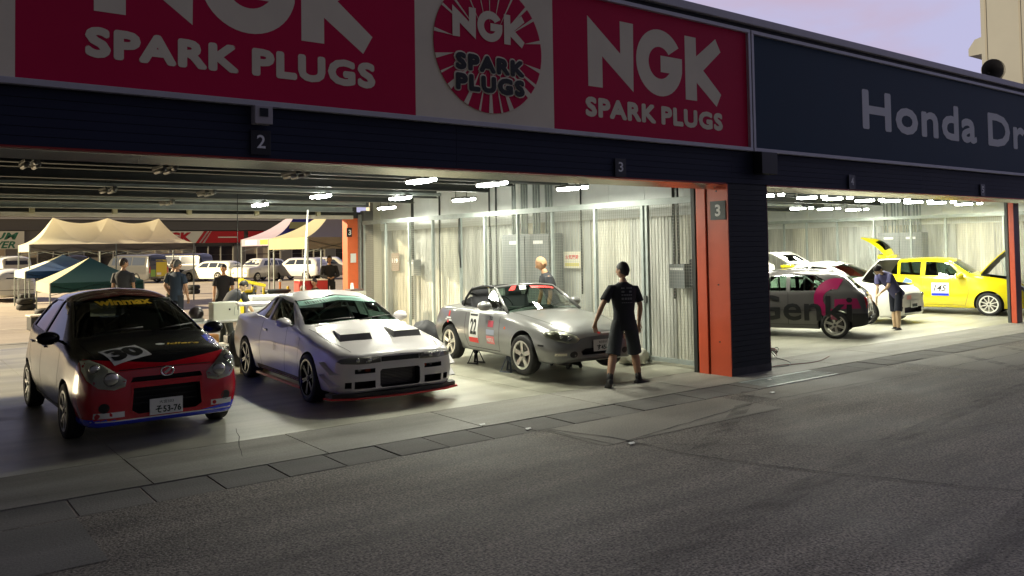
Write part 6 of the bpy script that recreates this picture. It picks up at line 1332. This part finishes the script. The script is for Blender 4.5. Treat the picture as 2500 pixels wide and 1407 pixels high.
lump('plastic_bag', (9.95, 9.85, .004), (.24, .22, .17), mat('bag_white', (.72, .70, .60), .55, bump=.5, bscale=14), 'white plastic rubbish bag by the fence behind the walking man', 'bag', 8, .5)
lump('rolled_sheet', (6.95, 11.5, .004), (.16, .5, .22), mat('sheet_white', (.75, .74, .66), .6), 'white plastic sheet heaped beside the right front of the coupe', 'sheet', 9, .5)
ht = empty('hand_truck', (9.35, 19.0, 0), 0, 'small grey trolley with a bottle against the far wall', 'trolley'); MB().box((-.25, -.2, .0), (.35, .2, .95), .01).obj('case', mat('trolley_grey', (.42, .41, .35), .6), ht); MB().cyl((.05, -.05, .95), (.05, -.05, 1.15), .05, .03, 12).obj('bottle', M_WHITE, ht, 40); MB().box((-.05, -.18, .951), (.3, .18, 1.0), .01).obj('tray', mat('tray_brown', (.12, .08, .07), .6), ht)
lp = MB().tube([(6.55, 15.4, .0), (6.58, 15.3, 1.6), (6.62, 15.2, 2.75)], .018, 8).obj('flag_pole', M_WHITE, None, 180); meta(lp, 'slim white pole standing behind the silver coupe', 'pole')
hc = MB().tube([(5.05, 14.6, 2.97), (5.05, 14.6, .95)], .006, 6).obj('drop_line', M_DKSTEEL, None, 180); meta(hc, 'thin dark cord hanging from the ceiling over the white case', 'cord')
# cable heap in the right garage
b = MB(); random.seed(11)
def squig(cx, cy, n, rx, ry, h): return [(cx+rx*math.cos(t*.9+random.uniform(-.3, .3))*random.uniform(.4, 1), cy+ry*math.sin(t*.9)*random.uniform(.4, 1), .012+abs(math.sin(t*1.7))*h) for t in range(n)]
def smoothp(P, it=2):
    P = [Vector(p) for p in P]
    for _ in range(it):
        Q = [P[0]]
        for a, c_ in zip(P, P[1:]): Q += [a*.75+c_*.25, a*.25+c_*.75]
        P = Q+[P[-1]]
    return P
ch = None
for i, (m_, lab) in enumerate(((mat('cable_dark_red', (.16, .01, .012), .5), 'dark red'), (M_BLACK, 'black'))):
    o = MB().tube(smoothp(squig(12.2, 8.85, 26, .34, .16, .17)), .007, 6).obj('cable', m_, None, 180); meta(o, f'{lab} cable tangled in a heap on the floor right of the pier', 'cable')
for i, (m_, pts) in enumerate(((MATS['cable_dark_red'], [(11.2, 8.1, .01), (11.5, 8.15, .01), (11.9, 8.0, .01), (12.3, 7.95, .01), (13.0, 8.2, .01)]), (M_BLACK, [(11.1, 8.2, .01), (11.4, 8.0, .01), (11.7, 8.05, .01), (12.0, 8.3, .01), (12.2, 8.7, .01)]))):
    o = MB().tube(smoothp(pts), .006, 6).obj('cable', m_, None, 180); meta(o, ('red cable trailing flat along the floor right of the pier', 'black cable running from the pier foot to the cable heap')[i], 'cable')
for i, (x, y) in enumerate(((10.15, 7.35), (9.3, 6.7), (5.55, 7.1), (5.9, 5.9), (8.4, 2.9), (5.3, 7.6))):
    o = MB().poly([(0, 0, .001), (.07, .01, .001), (.09, .05, .004), (.02, .06, .002)], th=.004).obj('litter', M_WHITE, None, loc=(x, y, .0065)); meta(o, ('white scrap of paper at the foot of the pier', 'white scrap on the gutter line in front of the pier', 'white scrap beside the worn patch corner', 'white paint fleck by the crack in front of the worn patch', 'white scrap far out on the asphalt at the right', 'pale fleck on the apron edge before the coupe')[i], 'litter')
yb_ = empty('yellow_notice', (20.4, 15.0, 1.28), 0, 'yellow notice board behind the white city car', 'sign'); MB().box((-.25, -.01, -.16), (.25, .01, .16)).obj('board', mat('notice_yellow2', (.8, .62, .08), .5), yb_); MB().box((-.02, -.014, -.1), (.22, -.011, .1)).obj('sheet', M_CREAM, yb_)
MB().box((-.02, .012, -1.28), (.02, .03, .1)).obj('post', M_GALV, yb_)
fm = empty('floodlight_mast', (FLOOD_POS.x, FLOOD_POS.y, 0), 0, 'tall floodlight mast beyond the left edge of the paddock', 'mast'); MB().cyl((0, 1.2, 0), (0, 1.2, 18), .18, .1, 12).obj('pole', M_GALV, fm, 40); MB().box((-.9, .9, 17.8), (.9, 1.3, 18.4)).obj('lamp_head', M_STEEL, fm)

# ================================================================ people
def skin_fig(chain_pts, edges, radii, name, m, parent, root=0, sub=1):
    bm = bmesh.new(); ly = bm.verts.layers.skin.verify(); vs = []
    for i, (p, r) in enumerate(zip(chain_pts, radii)):
        v = bm.verts.new(p); r2 = r if isinstance(r, tuple) else (r, r); v[ly].radius = r2; v[ly].use_root = (i == root); vs.append(v)
    for a, c_ in edges: bm.edges.new((vs[a], vs[c_]))
    me = bpy.data.meshes.new(name); bm.to_mesh(me); bm.free(); o = bpy.data.objects.new(name, me); COL.objects.link(o)
    md = o.modifiers.new('s', 'SKIN'); md.use_smooth_shade = True; md.branch_smoothing = .6
    if sub: md = o.modifiers.new('u', 'SUBSURF'); md.levels = sub; md.render_levels = sub
    me2 = evald(o); bpy.data.objects.remove(o); return me2
def loft(rings, m, name, parent, n=18, cap=True):
    """rings: (centre, axis_x vector, axis_y vector)"""
    b = MB(); rg = []
    for c_, ax, ay in rings: rg.append([b.b.verts.new(c_+ax*math.cos(2*math.pi*k/n)+ay*math.sin(2*math.pi*k/n)) for k in range(n)])
    for a, c_ in zip(rg, rg[1:]):
        for k in range(n): b.b.faces.new((a[k], a[(k+1) % n], c_[(k+1) % n], c_[k]))
    if cap: b.b.faces.new(rg[0][::-1]); b.b.faces.new(rg[-1])
    return b
def person(loc, rz, label, pose, shirt, bottom='shorts', bcol=None, skin=None, hair=None, shoe=None, H=1.74, group=None, socks=None, long_sleeve=False, bald=False, tcol=None, cap_=False, detail=True):
    k = H/1.74; t = empty('person', (loc[0], loc[1], loc[2] if len(loc) > 2 else 0), rz, label, 'person', group)
    V = Vector; nz = lambda v: Vector(v).normalized()
    sk = skin or mat('skin', (.42, .24, .15), .55)
    hip = V((0, 0, pose.get('hip', .93)))*k+V(pose.get('hipoff', (0, 0, 0)))
    up = nz(pose.get('torso', (0, 0, 1))); side = V(pose.get('side', (1, 0, 0))); side = (side-up*side.dot(up)).normalized(); fwd = up.cross(side).normalized()
    if fwd.y < 0 and abs(up.z) > .2: fwd = -fwd
    waist = hip+up*.16*k; chest = hip+up*.36*k; neck = hip+up*.53*k; hd = nz(pose.get('head', tuple(up+V((0, .12, 0))))); hc_ = neck+up*.03*k+hd*.155*k
    pts, rad, ed = [], [], []
    def add(p, r, par=None): pts.append(p); rad.append(r*k); i = len(pts)-1; (par is not None) and ed.append((par, i)); return i
    iH = add(hip, .105); iW = add(waist, .10, iH); iC = add(chest, .115, iW); iN = add(neck, .066, iC); iN2 = add(neck+hd*.12*k, .058, iN)
    joints = {}
    for s, nm in ((-1, 'L'), (1, 'R')):
        sh = neck-up*.055*k+side*s*.185*k; ua = nz(pose.get('ua'+nm, (s*.15, 0, -1))); fa = nz(pose.get('fa'+nm, (s*.05, .2, -1)))
        el = sh+ua*.285*k; wr = el+fa*.25*k; a0 = add(sh, .052, iC); a1 = add(sh.lerp(el, .5), .046, a0); a2 = add(el, .038, a1); a3 = add(el.lerp(wr, .35), .040, a2); a4 = add(wr, .026, a3)
        hdv = nz(pose.get('ha'+nm, tuple(fa))); pal = wr+hdv*.055*k; a5 = add(pal, .030, a4)
        lat = hdv.cross(V((0, 0, 1)) if abs(hdv.z) < .8 else V((0, 1, 0))).normalized(); fo = hdv.cross(lat).normalized()
        if detail:
            lens_ = (.062, .072, .068, .052)
            for j in range(4):
                off = lat*(-.026+.0175*j)*k; f0 = add(pal+hdv*.035*k+off, .0095, a5); f1 = add(pal+hdv*(.035+lens_[j]*.5)*k+off*1.1+fo*.008*k, .0088, f0); add(pal+hdv*(.035+lens_[j]*.9)*k+off*1.1+fo*.026*k, .0075, f1)
            th = add(pal-hdv*.01*k-lat*.034*k*s*-1, .011, a5); add(pal+hdv*.035*k-lat*.052*k*s*-1+fo*.012*k, .009, th)
        hj = hip-up*.02*k+side*s*.095*k; tdv = nz(pose.get('th'+nm, (s*.03, 0, -1))); sdv = nz(pose.get('sh'+nm, (0, 0, -1))); kn = hj+tdv*.43*k; an = kn+sdv*.41*k
        l0 = add(hj, .088, iH); l1 = add(hj.lerp(kn, .5), .074, l0); l2 = add(kn, .056, l1); l3 = add(kn.lerp(an, .35), .064, l2); l4 = add(an, .038, l3)
        ft_ = nz(pose.get('ft'+nm, (s*.12, 1, -.05)))
        add(an+ft_*.05*k-V((0, 0, .03*k)), .034, l4)
        joints[nm] = (sh, el, wr, hj, kn, an, ft_)
    body = skin_fig(pts, ed, rad, 'body', sk, t)
    # head with jaw, nose, ears, eyes joined to the same mesh
    bm = bmesh.new(); bm.from_mesh(body); bpy.data.meshes.remove(body)
    hside = V(pose.get('hside', tuple(side))); hside = (hside-hd*hside.dot(hd)).normalized(); hf = hd.cross(hside).normalized()
    if pose.get('hflip') or (hf.dot(fwd) < 0 and not pose.get('hkeep')): hf = -hf
    if 'face' in pose: hf = V(pose['face']); hf = (hf-hd*hf.dot(hd)).normalized(); hside = hf.cross(hd).normalized()
    mh = Matrix((hside, hf, hd)).transposed().to_4x4(); mh.translation = hc_
    b = MB(); bmesh.ops.create_uvsphere(b.b, u_segments=20, v_segments=14, radius=1)
    for v in b.b.verts:
        x, y, z = v.co; w_ = .076*(1-.28*max(0, -z)**1.2); d_ = .096*(1-.10*max(0, -z)); v.co = V((x*w_, y*d_+(.012*max(0, -z)), z*.118))*k
    b.ball(V((0, .100, -.020))*k, .014*k, .020*k, .024*k, 8, 6)
    for s in (-1, 1): b.ball(V((s*.077, -.005, -.012))*k, .010*k, .022*k, .032*k, 8, 6)
    tmp = bpy.data.meshes.new('t'); b.b.to_mesh(tmp); b.b.free(); tmp.transform(mh); bm.from_mesh(tmp); bpy.data.meshes.remove(tmp)
    me = bpy.data.meshes.new('body'); bm.to_mesh(me); bm.free(); bo = link('body', me, sk, t, 180)
    fb = MB()
    for s in (-1, 1): fb.ball(mh @ (V((s*.030, .083, .006))*k), .011*k, .008*k, .006*k, 8, 6)
    fb.obj('eyes', M_BLACK, bo, 180); fb = MB(); fb.ball(mh @ (V((0, .088, -.062))*k), .024*k, .008*k, .006*k, 8, 6); fb.obj('mouth', mat('lip', (.28, .10, .08), .5), bo, 180)
    if not bald or True:
        hb_ = MB(); bmesh.ops.create_uvsphere(hb_.b, u_segments=20, v_segments=14, radius=1)
        q = .001 if bald else .006
        for v in hb_.b.verts:
            x, y, z = v.co
            cut_ = -.28-.50*max(0, -y)+.85*max(0, y); kk_ = 1. if z > cut_-.02 else .86
            z2 = max(z, cut_)
            v.co = V((x*kk_*(.078+q)*(1-.22*max(0, -z2)), (y*kk_*(.098+q))-.004, z2*(.120+q)))*k
        o = hb_.obj('hair' if not cap_ else 'cap', hair or mat('hair_black', (.012, .010, .010), .6), bo, 180); o.data.transform(mh)
        if cap_: o2 = MB().box((-.06*k, .06*k, .04*k), (.06*k, .17*k, .052*k), .004).obj('cap_peak', hair, o); o2.data.transform(mh)
    # shirt
    S = shirt
    sh_w = .205*k; R_ = []
    for (tt, wx, wy) in ((-.125, .176, .126), (.02, .165, .116), (.14, .155, .108), (.28, .178, .118), (.40, .205, .118), (.455, .208, .100), (.495, .165, .085), (.525, .105, .072), (.548, .068, .064)):
        c_ = hip+up*tt*k+fwd*(-.004)*k; R_.append((c_, side*wx*k, fwd*wy*k))
    b = loft(R_, S, 'shirt', bo, 22)
    for nm, s in (('L', -1), ('R', 1)):
        sh, el, wr = joints[nm][:3]; ua = (el-sh).normalized(); x_ = ua.cross(fwd).normalized(); y_ = x_.cross(ua)
        if long_sleeve: seq = [(sh-ua*.02*k-side*s*.05*k, .070), (sh, .078), (sh.lerp(el, .5), .066), (el, .056)]
        else: seq = [(sh-ua*.02*k-side*s*.10*k, .046), (sh-side*s*.012*k, .062), (sh.lerp(el, .35), .064), (sh.lerp(el, .74), .070), (sh.lerp(el, .745), .055)]
        rr = [(p, x_*r*k, y_*r*k) for p, r in seq]
        b2 = loft(rr, S, 's', bo, 16); tm = bpy.data.meshes.new('t'); b2.b.to_mesh(tm); b2.b.free(); b.b.from_mesh(tm); bpy.data.meshes.remove(tm)
        if long_sleeve:
            fa = (wr-el).normalized(); x2 = fa.cross(fwd).normalized() if abs(fa.dot(fwd)) < .95 else fa.cross(side).normalized(); y2 = x2.cross(fa)
            b2 = loft([(el-fa*.01, x2*.056*k, y2*.056*k), (el.lerp(wr, .5), x2*.05*k, y2*.05*k), (wr, x2*.042*k, y2*.042*k)], S, 's', bo, 16); tm = bpy.data.meshes.new('t'); b2.b.to_mesh(tm); b2.b.free(); b.b.from_mesh(tm); bpy.data.meshes.remove(tm)
    b.obj('shirt', S, bo, 60)
    # shorts / trousers
    bc = bcol or mat('shorts_dark', (.03, .035, .035), .8)
    end = .80 if bottom == 'shorts' else 1.92
    b = loft([(hip+up*.05*k, side*.14*k, fwd*.10*k), (hip-up*.02*k, side*.156*k, fwd*.11*k), (hip-up*.10*k, side*.156*k, fwd*.108*k)], bc, 's', bo, 20)
    for nm, s in (('L', -1), ('R', 1)):
        hj, kn, an = joints[nm][3:6]; d1 = (kn-hj).normalized(); x_ = d1.cross(fwd).normalized(); y_ = x_.cross(d1); x_ *= pose.get('sr', 1); y_ *= pose.get('sr', 1)
        seq = [(hj-d1*.02*k, .090), (hj.lerp(kn, .3), .096), (hj.lerp(kn, .7), .098), (hj.lerp(kn, 1.05), .102)] if bottom == 'shorts' else [(hj-d1*.02*k, .094), (hj.lerp(kn, .5), .086), (kn, .068), (kn.lerp(an, .4), .066), (kn.lerp(an, 1.0), .056)]
        if bottom == 'shorts': seq.append((hj.lerp(kn, 1.052), .07))
        b2 = loft([(p, x_*r*k, y_*r*k) for p, r in seq], bc, 's', bo, 16); tm = bpy.data.meshes.new('t'); b2.b.to_mesh(tm); b2.b.free(); b.b.from_mesh(tm); bpy.data.meshes.remove(tm)
    b.obj('shorts' if bottom == 'shorts' else 'trousers', bc, bo, 60)
    for nm, s in (('L', -1), ('R', 1)):
        kn, an, ft_ = joints[nm][4:7]; sm = shoe or mat('shoe_black', (.010, .010, .011), .6)
        d2 = (an-kn).normalized(); f = ft_; sx = f.cross(V((0, 0, 1))).normalized(); uz = sx.cross(f).normalized()
        heel = an-uz*.035*k-f*.05*k
        prof = [(0, .030, .044, -.004), (.04, .042, .056, .008), (.11, .044, .050, .002), (.17, .050, .038, -.010), (.23, .050, .030, -.018), (.27, .036, .022, -.026), (.285, .015, .010, -.036)]
        b = loft([(heel+f*(a-.02)*k+uz*(dz)*k, sx*wx*k, uz*wz*k) for a, wx, wz, dz in prof], sm, 's', bo, 16); b.obj('shoe', sm, bo, 60)
        b = MB(); b.cyl(an+(-d2)*.02*k, an-(-d2)*.03*k, .045*k, n=12)
        if socks: b.b.free(); b = MB(); b.cyl(an-d2*.11*k, an+d2*.02*k, .043*k, .046*k, 14)
        b.obj('sock' if socks else 'shoe_collar', socks or sm, bo, 180)
    return t, bo, (hip, up, side, fwd, k)
TB = mat('tee_black', (.018, .019, .024), .85, bump=.5, bscale=9); TN = mat('tee_navy', (.02, .035, .065), .85, bump=.3, bscale=9); TP = mat('tee_purple_navy', (.05, .05, .13), .8, bump=.3, bscale=9); TO = mat('tee_olive', (.045, .045, .02), .85); TW = mat('tee_white', (.75, .74, .66), .8, bump=.3, bscale=9); TG = mat('tee_charcoal', (.03, .032, .04), .8)
SHD = mat('shorts_charcoal', (.035, .040, .043), .85, bump=.4, bscale=8); TRD = mat('trousers_dark', (.02, .022, .02), .85); TRO = mat('trousers_olive', (.04, .04, .02), .85)
SK2 = mat('skin_tan', (.50, .27, .14), .5); HB_ = mat('hair_brown', (.03, .018, .012), .6); HBL = mat('scalp_stubble', (.42, .26, .14), .6)
# walking man, seen from behind, stepping to the right
tt2, bo2, fr = person((8.42, 8.50), R(0-8), 'man in black T-shirt and dark shorts walking past the roadster, seen from behind', dict(hip=.885, torso=(.02, .05, 1), side=(1, -.15, 0), head=(.03, .04, 1), uaL=(-.62, .0, -.95), faL=(-.38, .22, -1), haL=(.0, .1, -1), uaR=(.28, -.1, -1), faR=(.10, .34, -1), haR=(.05, .1, -1),
    thL=(-.30, -.10, -1), shL=(-.40, -.28, -.92), ftL=(.25, .85, -.55), thR=(.26, .14, -1), shR=(.10, -.10, -1), ftR=(1, .10, -.02), face=(-.3, 1, 0)), TB, 'shorts', SHD, None, socks=mat('sock_black', (.012, .012, .012), .8), H=1.75)
hip, up, side, fwd, k = fr
pm_ = MB()
for r_i, (zz, hh, segs) in enumerate(((.455, .016, 7), (.40, .024, 3), (.355, .022, 5), (.30, .03, 4), (.255, .010, 6))):
    for j in range(segs):
        if random.random() < .12: continue
        u0 = -.085+.17*j/segs; u1 = u0+.17/segs*.72; c0 = hip+up*zz*k-fwd*.125*k
        cs = [c0+side*u0*k+fwd*(u0*u0*2)*k, c0+side*u1*k+fwd*(u1*u1*2)*k, c0+side*u1*k+up*hh*k+fwd*(u1*u1*2)*k, c0+side*u0*k+up*hh*k+fwd*(u0*u0*2)*k]; pm_.poly(cs, th=.003, n=-fwd)
pm_.obj('shirt_print', mat('print_grey', (.16, .16, .17), .8), bo2)
# bald man behind the roadster, leaning and looking left
person((9.52, 11.35), R(66), 'blond crop-haired man in black T-shirt standing behind the roadster windscreen', dict(hip=.93, torso=(0, .28, 1), head=(0, .42, 1), uaL=(-.1, -.05, -1), faL=(-.05, .2, -1), uaR=(.1, .1, -1), faR=(.05, .25, -1), face=(0, 1, -.05)), TG, 'shorts', SHD, SK2, HBL, bald=True, H=1.80)
# paddock people
person((4.78, 21.9), R(-35), 'man with dark hair in black T-shirt standing before the green canopy', dict(torso=(0, .03, 1), side=(1, 0, 0), face=(.6, .8, -.1)), TG, 'trousers', TRD, None, HB_, H=1.84)
person((5.95, 21.9), R(-150), 'man in olive T-shirt facing the garage beside the man in a cap', dict(torso=(0, .02, 1), uaL=(-.35, .1, -1), faL=(.5, .6, -.5), uaR=(.35, .1, -1), faR=(-.5, .6, -.5), face=(-.3, 1, -.1)), TO, 'trousers', TRO, None, HB_, H=1.78)
person((5.75, 20.9), R(-60), 'man in grey cap and navy T-shirt with a hand on his hip', dict(torso=(.02, .0, 1), uaL=(-.6, -.1, -.9), faL=(.35, .2, -.8), uaR=(.25, .1, -1), faR=(.12, .1, -1), face=(.2, 1, -.1)), TN, 'trousers', mat('trousers_navy', (.012, .018, .03), .85), None, mat('cap_grey', (.08, .08, .08), .8), H=1.78, cap_=True)
person((5.55, 16.9), R(-70), 'mechanic in dark T-shirt bending over behind the cream case', dict(hip=.80, torso=(0, .75, .8), head=(0, .9, .6), uaL=(-.1, .5, -.9), faL=(0, .55, -.8), uaR=(.1, .5, -.9), faR=(0, .6, -.75), thL=(-.05, .25, -1), thR=(.05, .25, -1), shL=(0, -.2, -1), shR=(0, -.2, -1), face=(0, .6, -.8)), TG, 'trousers', TRD, mat('skin_pale', (.6, .42, .26), .55), None, H=1.70)
person((7.75, 23.6), R(170), 'man in black jacket with a reddish face standing by the engine crane', dict(hip=.70, torso=(0, .1, 1), thL=(-.2, .5, -.7), thR=(.2, .5, -.7), shL=(0, -.5, -.9), shR=(0, -.5, -.9), face=(.4, 1, -.2)), TB, 'trousers', TRD, SK2, None, H=1.86)
person((9.05, 21.5), R(190), 'person with fair hair crouching in front of the floodlit white tent leg', dict(hip=.30, torso=(0, .35, .9), thL=(-.25, .9, .1), thR=(.25, .9, .1), shL=(0, -.25, -1), shR=(0, -.25, -1), face=(0, .7, -.6), uaL=(-.2, .5, -.8), faL=(.2, .8, -.3), uaR=(.2, .5, -.8), faR=(-.2, .8, -.3)), mat('tee_grey', (.25, .22, .2), .8), 'trousers', TRD, None, mat('hair_fair', (.12, .07, .03), .6), H=1.7)
person((11.7, 25.2), R(165), 'person in black hooded top with red lettering standing beside the red cabinet', dict(torso=(0, 0, 1), uaL=(-.3, .2, -1), faL=(.6, .6, -.2), uaR=(.3, .2, -1), faR=(-.6, .6, -.2), face=(.1, 1, -.1)), TB, 'trousers', TRD, None, None, H=1.78, long_sleeve=True)
person((9.9, 22.2), R(120), 'person in dark clothes sitting low beside the red cabinet', dict(hip=.42, torso=(0, .1, 1), thL=(-.15, .95, -.05), thR=(.15, .95, -.05), shL=(0, -.1, -1), shR=(0, -.1, -1), face=(0, 1, -.3)), TO, 'trousers', TRO, None, None, H=1.66)
# man bending over the white car's engine bay
person((18.05, 9.72), R(12), 'mechanic in navy T-shirt and shorts leaning over the open bonnet of the white car', dict(sr=.84, hip=.88, hipoff=(0, 0, 0), torso=(-.62, .35, .85), side=(.35, 1, 0), head=(-.85, .3, .45), uaL=(-.35, .1, -.9), faL=(-.62, .5, -.55), uaR=(-.30, -.1, -1), faR=(-.10, .1, -1), thL=(-.18, .02, -1), thR=(.20, -.02, -1), shL=(-.02, 0, -1), shR=(.06, 0, -1), ftL=(-.9, .3, -.05), ftR=(-.9, .25, -.05), face=(-.55, .3, -.8)), TP, 'shorts', mat('shorts_navy', (.012, .015, .03), .85), mat('skin_pale', (.6, .42, .26), .55), None, H=1.70)
# man in white behind the white car
person((17.1, 12.3), R(-10), 'man in white T-shirt with his back turned behind the white city car', dict(torso=(.0, .25, 1), face=(0, 1, -.3), uaL=(-.3, .3, -.8), uaR=(.3, .3, -.8)), TW, 'trousers', TRD, None, mat('hair_grey', (.07, .065, .06), .7), H=1.78)
yl = MB().box((-.20, -.05, 0), (.20, .05, .07), .02).obj('yellow_cushion', P_YEL, None, 40, loc=(16.15, 11.15, 1.405)); meta(yl, 'bright yellow pad lying on the roof of the grey car', 'pad')
